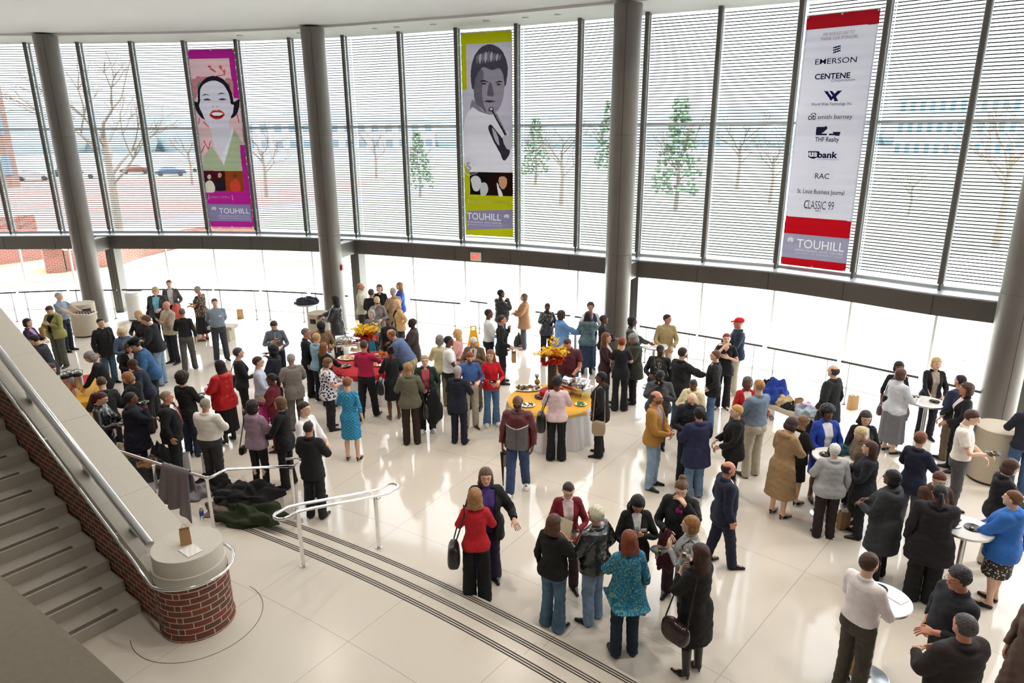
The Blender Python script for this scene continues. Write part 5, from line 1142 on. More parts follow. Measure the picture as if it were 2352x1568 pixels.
def body_template():
    f = Field((None, -.2, -.0), (.53, .22, 1.78), .0072); torso(f)
    f.cone((0, -.02, 1.44), (0, -.008, 1.58), .060, .052, .03)
    arm_cones(f)
    f.cone(J['hip'], J['kn'], .083, .053, .03); f.cone(J['kn'], J['an'], .050, .036, .02); f.ell(J['kn'] + (0, -.035, -.13), (.045, .04, .11), .03)
    f.cone(J['an'], J['toe'] + (0, -.02, .005), .036, .026, .02); f.cone(J['an'] + (0, -.02, -.04), J['toe'], .03, .022, .02)
    # hand: palm, four fingers of different lengths, thumb leaving the side of the palm
    for w_ in (-.026, 0, .026): f.cone(hpt(.02, w_ * .8, 0), hpt(.088, w_, .004), .017, .014, .012)
    for w_, L, c in ((-.031, .052, .9), (-.011, .068, .8), (.011, .074, .72), (.031, .066, .62)):
        a = hpt(.090, w_, .004); b = hpt(.090 + L * .45, w_ * 1.08, .010 + .012 * c); c2 = hpt(.090 + L * .80, w_ * 1.12, .022 + .03 * c); e = hpt(.090 + L * .95, w_ * 1.12, .032 + .045 * c)
        f.cone(a, b, .0098, .009, .004); f.cone(b, c2, .009, .0084, .003); f.cone(c2, e, .0084, .0076, .003)
    f.cone(hpt(.025, .030, .006), hpt(.062, .060, .018), .0145, .011, .008); f.cone(hpt(.062, .060, .018), hpt(.092, .066, .030), .0108, .009, .003)
    # head
    f.ell((0, .0, 1.662), (.076, .097, .092), .03); f.ell((0, .028, 1.612), (.060, .070, .075), .035); f.cone((0, .076, 1.556), (.015, .072, 1.556), .022, .020, .03)
    f.cone((.034, .082, 1.672), (.012, .094, 1.672), .010, .010, .02); f.ell((.032, .112, 1.652), (.017, .02, .012), .012, sub=True); f.ell((.031, .082, 1.651), (.0135, .0135, .0115), .004)
    f.cone((0, .096, 1.662), (0, .119, 1.622), .008, .011, .010); f.cone((.010, .106, 1.618), (0, .108, 1.618), .0085, .0085, .006)
    f.ell((0, .098, 1.592), (.024, .011, .0055), .005); f.ell((0, .097, 1.583), (.020, .011, .0055), .004)
    f.ell((.079, -.004, 1.640), (.010, .018, .030), .008)
    V, Q = f.mesh()
    return V, Q
def decimate(V, Q, ratio, protect=None):
    me = bpy.data.meshes.new('t'); me.from_pydata(V.tolist(), [], Q.tolist()); o = bpy.data.objects.new('t', me); COL.objects.link(o)
    d = o.modifiers.new('d', 'DECIMATE'); d.ratio = ratio
    if protect is not None:
        vg = o.vertex_groups.new(name='g'); ids = np.nonzero(~protect(V))[0].tolist(); vg.add(ids, 1., 'REPLACE'); d.vertex_group = 'g'
    dg = bpy.context.evaluated_depsgraph_get(); e = o.evaluated_get(dg); m2 = e.to_mesh()
    n = len(m2.vertices); v = np.empty(n * 3); m2.vertices.foreach_get('co', v); fs = [tuple(p.vertices) for p in m2.polygons]; e.to_mesh_clear()
    bpy.data.objects.remove(o); bpy.data.meshes.remove(me); return v.reshape(-1, 3), fs
def wrinkle(f, amp, zc=0):
    X, Y, Z = f.X, f.Y, f.Z
    f.F = f.F + amp * (np.sin(34 * X + 17 * Z + 2 * np.sin(21 * Y)) * np.sin(29 * Z + 11 * Y + 1.3) + .6 * np.sin(61 * Z - 23 * X) * np.sin(37 * Y + 19 * X)).astype(f4); return f
def top_template(zlo=.86, o=.014, sleeve=2, opening='', flare=0., collar='', loose=0.):
    f = Field((None, -.34, zlo - .06), (.50, .36, 1.60), .0115)
    l = loose
    tab = [(1.43, .09, .075, -.015), (1.40, .13, .095, -.012), (1.33, .155, .112, 0), (1.25, .155 + l * .3, .115 + l * .3, .005), (1.09, .138 + l, .105 + l, .008), (1.00, .155 + l, .112 + l, .0), (.92, .170 + l, .122 + l, -.008), (.84, .172 + l + flare * .2, .125 + l + flare * .2, -.01)]
    if zlo < .8: tab.append((zlo, .172 + l + flare, .128 + l + flare, -.005)); tab = [t for t in tab if t[0] >= zlo]
    else:
        tab = [t for t in tab if t[0] > zlo + .005] + [(zlo, .166 + l * .8 + flare, .121 + l * .8 + flare, -.005)]
    f.prof(tab, .03, off=o); f.cone((0, -.014, 1.428), (.145, -.012, 1.395), .066, .054, .05, off=o * .6); f.ell((.08, .03, 1.31), (.07, .065, .09), .04, off=o * .6)
    if zlo < .93: f.ell((.072, -.035, .93), (.085, .085, .09), .05, off=o * .7 + .012)
    ends = {0: None, 1: .6, 1.5: 1.35, 2: 1.96}[sleeve]
    if sleeve:
        a = J['sh'] + (-.02, 0, -.005)
        if sleeve == 1: f.cone(a, J['sh'] + AD * .20, .058, .056, .03, off=o)
        else:
            f.cone(a, J['el'], .054, .043, .03, off=o * .8)
            e = J['el'] + (J['wr'] - J['el']) * (.96 if sleeve == 2 else .4); f.cone(J['el'], e, .043, .032 + loose * .12, .02, off=o * .75)
            d = (f.X - e[0]) * AD[0] + (f.Z - e[2]) * AD[2]; dd = (f.X - J['el'][0]) ** 2
            f.F = np.where((f.X > .27) & (d > -.06), np.maximum(f.F, d), f.F)
        if sleeve == 1:
            e = J['sh'] + AD * .19; d = (f.X - e[0]) * AD[0] + (f.Z - e[2]) * AD[2]; f.F = np.where((f.X > .205) & (f.Z > 1.1), np.maximum(f.F, d), f.F)
    wrinkle(f, .0034 if o < .03 else .0042)
    if collar in ('shirt', 'coat'):
        f.cone((0, -.020, 1.43), (0, -.016, 1.478), .066, .060, .02, off=(o - .014) * .3)
        r = .064 if collar == 'shirt' else .078
        for k in range(10):
            a = -math.pi / 2 + math.pi * k / 10 * .93; b = -math.pi / 2 + math.pi * (k + 1) / 10 * .93
            pt = lambda t: (r * math.cos(t), -.014 + r * .95 * math.sin(t), 1.485 - .035 * (math.sin(t) > 0) * math.sin(t) + .004)
            f.cone(pt(a), pt(b), .014, .014, .008, off=(o - .014) * .3)
    if collar == 'turtle': f.cone((0, -.018, 1.46), (0, -.010, 1.545), .066, .062, .02)
    if collar == 'hood':
        f.ell((0, -.105, 1.455), (.115, .055, .065), .03); f.cone((.07, .02, 1.47), (.085, -.07, 1.475), .028, .032, .03)
    if collar == 'fur':
        for k in range(9):
            a = -1.5 + 3. * k / 8; f.ell((.105 * math.cos(a), -.03 + .1 * math.sin(a), 1.475), (.04, .04, .035), .01)
    if opening:
        w0, w1, zv = {'v': (.004, .075, 1.13), 'deep': (.004, .08, 1.02), 'open': (.05, .085, zlo), 'wide': (.085, .11, zlo), 'scoop': (.0, .085, 1.37)}[opening]
        wz = np.interp(f.ax[2], [zlo - .1, zv - .001, zv, 1.47], [(w0 if opening in ('open', 'wide') else -.05), (w0 if opening in ('open', 'wide') else -.05), w0, w1])[None, None, :]
        lim = {'scoop': .0}.get(opening, .035); D = np.maximum(f.X - wz, lim - f.Y); f.F = np.maximum(f.F, -D)
    f.clip(zlo - f.Z)
    return f.mesh()
def trouser_template(kind='regular'):
    f = Field((None, -.2, 0), (.26, .22, 1.08), .0115)
    f.prof([(1.03, .142, .108, .0), (.97, .158, .116, -.003), (.90, .168, .122, -.01), (.84, .166, .12, -.01)], .02, off=.008); f.ell((.072, -.035, .93), (.085, .085, .09), .05, off=.006)
    kr, ar = {'regular': (.073, .066), 'flare': (.066, .088), 'slim': (.064, .052), 'wide': (.088, .095)}[kind]
    f.cone((.088, 0, .88), J['kn'], .092, kr, .02, off=.004); f.cone(J['kn'], (.107, -.012, .035), kr, ar, .015, off=.004)
    f.F = np.maximum(f.F, .006 - f.X * (f.Z < .80) - .5 * (f.Z >= .80)); wrinkle(f, .0036); f.clip(.028 - f.Z); f.clip(f.Z - 1.03); return f.mesh()
def skirt_template(zlo=.5, flare=.03, pleat=.0):
    f = Field((None, -.36, zlo - .03), (.38, .34, 1.08), .0125)
    f.prof([(1.04, .140, .106, 0), (.94, .168, .122, -.01), (.84, .172 + flare * .3, .126 + flare * .3, -.01), (zlo, .168 + flare, .128 + flare, 0)], .02, p=2.1, off=.01)
    th_ = np.arctan2(f.X, f.Y); f.F = f.F + ((.0035 + pleat) * np.sin(13 * th_) * np.clip((1.0 - f.Z) / .4, 0, 1)).astype(f4); f.clip(zlo - f.Z); return f.mesh()
def hair_template(kind):
    f = Field((-.17, -.24, 1.28 if kind in ('long', 'ponytail') else 1.46), (.17, .16, 1.86), .0088); X, Y, Z = f.X, f.Y, f.Z; A = np.abs(X)
    def E(c, r): q = np.sqrt(((X - c[0]) / r[0]) ** 2 + ((Y - c[1]) / r[1]) ** 2 + ((Z - c[2]) / r[2]) ** 2); return (q - 1) * min(r)
    sh = E((0, -.006, 1.668), (.088, .106, .100))
    hl = 1.708 - .018 * np.clip(A / .07, 0, 1) ** 2          # hairline height
    face = np.maximum(.030 - Y + .35 * np.clip(1.70 - Z, 0, 1) * 0, Z - hl); sides = np.maximum(-.012 - Y + .02, Z - 1.662); nape = 1.585 - Z
    def cut(F, *cs):
        for c in cs: F = np.maximum(F, -c)
        return F
    if kind == 'short': F = np.maximum(cut(sh, face, np.maximum(.0 - Y, Z - 1.668)), nape)
    elif kind == 'buzz': F = np.maximum(cut(E((0, -.004, 1.665), (.081, .101, .095)), face, np.maximum(.0 - Y, Z - 1.672)), nape)
    elif kind == 'bald': F = np.maximum(np.maximum(E((0, -.006, 1.655), (.085, .103, .096)), np.maximum(Z - 1.705, Y - .012)), nape)
    elif kind == 'full': F = np.maximum(cut(E((0, -.010, 1.670), (.097, .113, .108)), np.maximum(.045 - Y, Z - (hl + .004)), np.maximum(.018 - Y, Z - 1.66)), 1.572 - Z)
    elif kind == 'bob': F = np.minimum(E((0, -.010, 1.668), (.097, .113, .108)), E((0, -.018, 1.605), (.105, .098, .095))); F = np.maximum(cut(F, np.maximum(.022 - Y, Z - (hl - .006 + .25 * np.clip(Y - .08, 0, 1)))), 1.535 - Z)
    elif kind in ('long', 'straight'):
        F = np.minimum(E((0, -.010, 1.668), (.096, .112, .107)), E((0, -.025, 1.60), (.108, .090, .13))); F = np.minimum(F, E((0, -.060, 1.49), (.115, .062, .17))); F = np.minimum(F, E((0, -.05, 1.42), (.11, .06, .10)))
        F = cut(F, np.maximum(.020 - Y, Z - (hl - .004)))
        if kind == 'straight': F = np.maximum(F, 1.50 - Z)
    elif kind == 'afro':
        F = E((0, -.018, 1.690), (.128, .135, .118)); F = np.minimum(F, E((0, -.05, 1.61), (.11, .09, .09))); F = cut(F, np.maximum(.030 - Y, Z - (hl - .005)))
    elif kind == 'curly':
        F = np.minimum(E((0, -.012, 1.675), (.108, .120, .108)), E((0, -.03, 1.60), (.118, .095, .10))); F = cut(F, np.maximum(.026 - Y, Z - (hl - .004)))
    elif kind == 'ponytail':
        F = cut(E((0, -.008, 1.668), (.087, .105, .100)), face, np.maximum(.0 - Y, Z - 1.655)); F = np.maximum(F, 1.60 - Z); F = np.minimum(F, E((0, -.115, 1.67), (.03, .03, .028)))
        F = smin(F, E((0, -.14, 1.56), (.036, .04, .12)), .02)
    elif kind == 'bun':
        F = np.maximum(cut(E((0, -.008, 1.668), (.088, .106, .101)), face, np.maximum(.0 - Y, Z - 1.655)), 1.60 - Z); F = smin(F, E((0, -.085, 1.745), (.05, .05, .048)), .012)
    elif kind == 'beard':
        F = E((0, .031, 1.600), (.068, .080, .070)); F = np.maximum(F, np.maximum(Z - 1.612 - .5 * A, .012 - Y)); F = cut(F, E((0, .105, 1.588), (.026, .03, .010)), E((0, .08, 1.65), (.04, .06, .042)))
    t = np.arctan2(X, Y + .01)
    amp = {'afro': .010, 'curly': .010, 'full': .004}.get(kind, .0022)
    if kind in ('afro', 'curly'): F = F + amp * np.sin(75 * X + 3 * np.sin(50 * Z)) * np.sin(70 * Y + 1) * np.sin(72 * Z)
    else: F = F + amp * np.sin(34 * t + 8 * Z) + amp * .6 * np.sin(60 * X + 40 * Z)
    f.F = F.astype(f4) * np.ones(f.n, f4); return f.mesh()
def shoe_template(kind):
    f = Field((.03, -.12, -.002), (.2, .25, .46 if kind == 'boot' else .18), .0075 if kind != 'boot' else .009)
    hz = .06 if kind in ('heel', 'boot') else .0
    a = np.array((.105, -.035, .0)); t = np.array((.118, .165, 0))
    if kind == 'sneaker': f.cone(a + (0, 0, .03), (.112, .07, .035), .046, .050, .02); f.cone((.112, .07, .034), (.118, .15, .028), .050, .040, .02); f.cone((.105, -.02, .06), (.105, -.01, .085), .045, .042, .02)
    elif kind == 'dress': f.cone(a + (0, 0, .026), (.112, .06, .032), .038, .043, .02); f.cone((.112, .06, .028), (.119, .175, .018), .043, .026, .02); f.cone((.105, -.02, .05), (.105, -.015, .08), .038, .038, .02)
    else:
        f.cone(a + (0, 0, .045 + hz * .4), (.112, .05, .036), .033, .036, .02); f.cone((.112, .05, .028), (.119, .165, .014), .038, .018, .02); f.cone(a + (0, -.012, .05), a + (0, -.018, .004), .020, .010, .008)
        if kind == 'boot': f.cone((.105, -.02, .08), (.102, -.005, .40), .044, .060, .02)
    f.clip(.002 - f.Z)
    if kind in ('heel',): f.ell((.112, .03, .108), (.026, .07, .034), .01, sub=True)
    return f.mesh()
TPL = {}
def T(kind, *a, **k):
    key = (kind,) + a + tuple(sorted(k.items()))
    if key in TPL: return TPL[key]
    if kind == 'body':
        V, Q = body_template(); V, F_ = decimate(V, Q, .36, protect=lambda v: v[:, 2] > 1.50)
    else:
        V, Q = dict(top=top_template, trousers=trouser_template, skirt=skirt_template, hair=hair_template, shoe=shoe_template)[kind](*a, **k); F_ = Q.tolist()
    TPL[key] = dict(V=V, F=F_, W={}); return TPL[key]

# bones: 0 pelvis 1 chest 2 head 3/4 upper arm 5/6 forearm 7/8 hand 9/10 thigh 11/12 shin 13/14 foot (even index: left)
MIR = np.array([-1., 1, 1])
def seg_d(V, a, b, r):
    d = b - a; t = np.clip(((V - a) @ d) / (d @ d), 0, 1); return np.linalg.norm(V - a - t[:, None] * d, axis=1) - r
def weights(V, mode):
    n = len(V); D = np.full((n, 15), 9.)
    slab = lambda z0, z1, w_, r: np.sqrt(np.maximum(np.abs(V[:, 0]) - w_, 0) ** 2 + V[:, 1] ** 2 + np.maximum(0, np.maximum(z0 - V[:, 2], V[:, 2] - z1)) ** 2) - r
    D[:, 0] = slab(.90, 1.02, .07, .09); D[:, 1] = slab(1.10, 1.42, .075, .09); D[:, 2] = seg_d(V, np.array([0, -.01, 1.54]), J['top'] - (0, 0, .08), .07)
    if mode != 'skirt':
        for s, k in ((1, 0), (-1, 1)):
            M = MIR if s < 0 else np.ones(3)
            D[:, 3 + k] = seg_d(V, J['sh'] * M + (s * .01, 0, -.02), J['el'] * M, .052); D[:, 5 + k] = seg_d(V, J['el'] * M, J['wr'] * M, .04); D[:, 7 + k] = seg_d(V, (J['wr'] + AD * .02) * M, J['ft'] * M, .035)
    for s, k in ((1, 0), (-1, 1)):
        M = MIR if s < 0 else np.ones(3)
        D[:, 9 + k] = seg_d(V, (J['hip'] + (0, 0, -.05)) * M, J['kn'] * M, .07); D[:, 11 + k] = seg_d(V, J['kn'] * M, J['an'] * M, .05); D[:, 13 + k] = seg_d(V, (J['an'] + (0, .02, -.03)) * M, J['toe'] * M, .035)
    sg = np.full(15, .022); sg[[0, 1]] = .035; sg[2] = .02; sg[[9, 10]] = .03
    if mode == 'skirt': sg[:] = .10; D[:, 13:] = 9; D[:, 0] = D[:, 0] * .8
    if mode == 'top': D[:, 7:9] = 9; D[:, 11:] = 9; D[:, 9:11] += .03; D[:, 2] += .02; sg[[9, 10, 0]] = .07
    if mode == 'trousers': D[:, 1:9] = 9; D[:, 1] = seg_d(V, np.array([0, 0, 1.1]), J['neck'], .09); D[:, 13:] = 9
    m = D.min(1); W = np.exp(-(D - m[:, None]) / sg); W /= W.sum(1)[:, None]; W[W < .02] = 0; W /= W.sum(1)[:, None]; return W
def get_w(tp, mode):
    if mode not in tp['W']: tp['W'][mode] = weights(tp['V'], mode)
    return tp['W'][mode]
def shape(V, W, sex, fat):
    V = V.copy(); x, y, z = V.T; arm = W[:, 3:9].sum(1); tor = W[:, :2].sum(1); leg = W[:, 9:].sum(1); hd = W[:, 2]
    sx = np.ones(len(V))
    if sex == 'f':
        sx = np.interp(z, [.8, .93, 1.02, 1.12, 1.25, 1.40, 1.5], [1.0, 1.04, .97, .88, .90, .89, .95])
        V[:, 0] += -np.sign(x) * arm * .0185; V[:, 0] *= 1 + (sx - 1) * (tor + .6 * hd * (z < 1.54))
        bust = np.exp(-((np.abs(x) - .068) / .05) ** 2 - ((z - 1.285) / .062) ** 2) * tor * (y > .03); V[:, 1] += .032 * bust
        for s, k in ((1, 0), (-1, 1)):
            for b, a, e in ((3 + k, 'sh', 'el'), (5 + k, 'el', 'wr')):
                A_ = J[a] * (s, 1, 1); B_ = J[e] * (s, 1, 1); A_[0] -= s * .0185; B_[0] -= s * .0185; d = B_ - A_; t = np.clip(((V - A_) @ d) / (d @ d), 0, 1); c = A_ + t[:, None] * d; V += (c - V) * .13 * W[:, b][:, None]
    if fat != 1:
        V[:, 0] *= 1 + (fat - 1) * tor; V[:, 1] *= 1 + (fat - 1) * 1.15 * tor
        V[:, 0] += np.sign(x) * arm * .165 * (fat - 1) * .8
        if fat > 1: V[:, 1] += (fat - 1) * .16 * np.exp(-((z - 1.07) / .13) ** 2) * (y > 0) * tor
        for s, k in ((1, 0), (-1, 1)):
            for b, a, e, am in ((3 + k, 'sh', 'el', .8), (5 + k, 'el', 'wr', .55), (9 + k, 'hip', 'kn', .6), (11 + k, 'kn', 'an', .4)):
                o = (s * .165 * (fat - 1) * .8, 0, 0) if b < 7 else (0, 0, 0)
                A_ = J[a] * (s, 1, 1) + o; B_ = J[e] * (s, 1, 1) + o; d = B_ - A_; t = np.clip(((V - A_) @ d) / (d @ d), 0, 1); c = A_ + t[:, None] * d; V += (V - c) * ((fat - 1) * am * W[:, b])[:, None]
    return V
def rot_x(a): c, s = math.cos(a), math.sin(a); return np.array([[1, 0, 0], [0, c, -s], [0, s, c]])
def rot_y(a): c, s = math.cos(a), math.sin(a); return np.array([[c, 0, s], [0, 1, 0], [-s, 0, c]])
def rot_z(a): c, s = math.cos(a), math.sin(a); return np.array([[c, -s, 0], [s, c, 0], [0, 0, 1]])
def rot_ax(u, a):
    u = u / np.linalg.norm(u); K = np.array([[0, -u[2], u[1]], [u[2], 0, -u[0]], [-u[1], u[0], 0]]); return np.eye(3) + math.sin(a) * K + (1 - math.cos(a)) * K @ K
def minrot(a, b):
    a = a / np.linalg.norm(a); b = b / np.linalg.norm(b); v = np.cross(a, b); c = a @ b
    if np.linalg.norm(v) < 1e-6: return np.eye(3) if c > 0 else rot_x(math.pi)
    return rot_ax(v, math.atan2(np.linalg.norm(v), c))
def ik(a, tgt, l1, l2, hint):
    d = tgt - a; L = np.linalg.norm(d); L2 = min(L, (l1 + l2) * .998); d = d / L; x = (l1 * l1 - l2 * l2 + L2 * L2) / (2 * L2); h = math.sqrt(max(1e-6, l1 * l1 - x * x))
    u = hint - d * (hint @ d); u /= np.linalg.norm(u) + 1e-9; return a + d * x + u * h, a + d * L2
ARM = {  # wrist target for the right arm in chest coordinates (x outward, y forward, z), elbow hint, hand twist, wrist bend
    'down': ((.245, .03, .90), (.3, -1, 0), 0, 0), 'plate': ((.12, .30, 1.14), (.8, -.3, -1), 1.3, 0), 'low': ((.15, .27, 1.02), (.8, -.4, -1), 1.1, 0), 'eat': ((.09, .20, 1.43), (1, .1, -1), .5, 0),
    'chest': ((.05, .23, 1.27), (1, -.1, -1), .2, 0), 'pocket': ((.21, .08, .97), (1, -1, 0), 0, 0), 'hip': ((.22, .03, 1.04), (1.2, -.5, .1), -.5, 0), 'back': ((.06, -.17, .98), (1, -.6, 0), 0, 0),
    'cross': ((-.10, .19, 1.22), (1, 0, -.6), -.3, 0), 'clasp': ((.045, .25, 1.06), (1, -.2, -1), .3, 0), 'reach': ((.16, .46, 1.16), (1, 0, -1), .4, 0), 'reachlow': ((.12, .46, 1.0), (1, 0, -1), .2, 0), 'out': ((.36, .28, 1.12), (.6, -.6, -1), 1.4, 0),
    'hold': ((.22, .18, 1.02), (.8, -.8, -.6), .8, 0), 'coat': ((.15, .22, 1.04), (.9, -.5, -1), .6, 0), 'bag': ((.17, .12, 1.20), (1, -.6, -.8), .3, 0), 'face': ((.07, .19, 1.50), (1, .2, -1), 0, 0), 'table': ((.15, .34, 1.02), (1, -.2, -.6), -.2, 0)}
def pose(sex, fat, rarm, larm, lean=0., side=0., hy=0., hp=0., stance=0., step=0., twist=0., crouch=0.):
    B = [np.eye(4) for _ in range(15)]
    def mk(R, p_rest, p_new): M = np.eye(4); M[:3, :3] = R; M[:3, 3] = p_new - R @ p_rest; return M
    ap = lambda M, p: M[:3, :3] @ p + M[:3, 3]
    sw = (.0185 if sex == 'f' else 0) - .165 * (fat - 1) * .8
    Rp = rot_x(-lean * .4) @ rot_y(side * .3); piv = np.array([0, 0, .94]); B[0] = mk(Rp, piv, piv + (0, -lean * .10, -crouch))
    Rc = rot_z(twist) @ rot_x(-lean) @ rot_y(side); w0 = np.array([0, 0, 1.03]); B[1] = mk(Rc, w0, ap(B[0], w0))
    Rh = Rc @ rot_x(lean * .45) @ rot_z(-hy) @ rot_x(-hp); nk = np.array([0, -.012, 1.52]); B[2] = mk(Rh, nk, ap(B[1], nk)); hands = {}
    for s, k, A in ((1, 0, rarm), (-1, 1, larm)):
        m = np.array([s, 1., 1.]); sh = (J['sh'] - (sw, 0, 0)) * m; el = (J['el'] - (sw, 0, 0)) * m; wr = (J['wr'] - (sw, 0, 0)) * m
        t, h, tw, _ = ARM[A] if isinstance(A, str) else A
        S_ = ap(B[1], sh); base = B[1]
        if A == 'down': base = mk(rot_x(-lean * .15), w0, ap(B[0], w0)); S0 = ap(base, sh)
        tg = ap(base, (np.array(t) + (np.array([-.6 * sw, 0, 0]))) * m); tg = tg + (S_ - ap(base, sh)) * (A == 'down')
        hv = base[:3, :3] @ (np.array(h, float) * m); E_, Wp = ik(S_, tg, .285, .25, hv)
        R = minrot(Rc @ (el - sh), E_ - S_) @ Rc; B[3 + k] = mk(R, sh, S_)
        R2 = minrot(R @ (wr - el), Wp - E_) @ R; ax = (Wp - E_) / np.linalg.norm(Wp - E_); Rf = rot_ax(ax, -s * tw * .5) @ R2; B[5 + k] = mk(Rf, el, E_)
        R3 = rot_ax(ax, -s * tw) @ R2; B[7 + k] = mk(R3, wr, Wp); tip = ap(B[7 + k], wr + AD * m * .10); hands[k] = (Wp, tip, R3 @ (AN * m))
        ha = (J['hip']) * m; H_ = ap(B[0], ha); foot = J['an'] * m + (s * stance, 0, 0) + (0, s * step, 0)
        K_, A_ = ik(H_, foot, .4305, .407, np.array([s * .12, 1., 0])); kn, an = J['kn'] * m, J['an'] * m
        R = minrot(kn - ha, K_ - H_); B[9 + k] = mk(R, ha, H_); R2 = minrot(R @ (an - kn), A_ - K_) @ R; B[11 + k] = mk(R2, kn, K_); yaw = rot_z(-s * (.12 + stance)); B[13 + k] = mk(yaw, an, A_ + (0, 0, max(0, foot[2] - A_[2]) * 0))
    return np.array(B), hands
def skin(V, W, B):
    Vh = np.concatenate([V, np.ones((len(V), 1))], 1); P = np.zeros((len(V), 3))
    for b in range(15):
        w_ = W[:, b]; i = w_ > 0
        if i.any(): P[i] += w_[i, None] * (Vh[i] @ B[b][:3].T)
    return P
def raw_mesh(name, V, F, m_, feat=None):
    me = bpy.data.meshes.new(name); F = F if isinstance(F, list) else F.tolist(); me.from_pydata(V.tolist(), [], F); me.materials.append(m_); me.shade_smooth()
    if feat is not None:
        a = me.color_attributes.new('feat', 'FLOAT_COLOR', 'POINT'); a.data.foreach_set('color', feat.ravel())
    return me
def face_feat(V):
    x, y, z = np.abs(V[:, 0]), V[:, 1], V[:, 2]; n = len(V); f = np.zeros((n, 4)); f[:, 3] = 1; fr = y > .055
    e = lambda cx, cz, rx, rz: np.clip(1.6 - 1.2 * (((x - cx) / rx) ** 2 + ((z - cz) / rz) ** 2), 0, 1) * fr
    f[:, 0] = e(0, 1.588, .023, .010); f[:, 2] = e(.031, 1.651, .014, .007); f[:, 1] = np.maximum(e(.033, 1.672, .020, .0055), e(.031, 1.651, .006, .007))
    return f
def skin_mat(col):
    key = 'skin_' + col
    if key in MATS: return MATS[key]
    m = bpy.data.materials.new(key); m.use_nodes = True; t = m.node_tree; b = t.nodes['Principled BSDF']; c = hexc(col)
    a = node(t, 'ShaderNodeVertexColor'); a.layer_name = 'feat'; s = node(t, 'ShaderNodeSeparateColor'); t.links.new(a.outputs['Color'], s.inputs[0])
    k = mixc(t, s.outputs[2], c, (.62, .60, .58)); k = mixc(t, mathn(t, 'MULTIPLY', s.outputs[1], .85), k, (.03, .02, .015)); k = mixc(t, mathn(t, 'MULTIPLY', s.outputs[0], .75), k, (c[0] * .78, c[1] * .38, c[2] * .36))
    t.links.new(k, b.inputs['Base Color']); b.inputs['Roughness'].default_value = .5; b.inputs['Subsurface Weight'].default_value = 0.0; MATS[key] = m; return m
SKIN = dict(w='d9a98c', p='e3b9a0', t='b98262', b='6b4430', d='432a1e', r='d08f76')
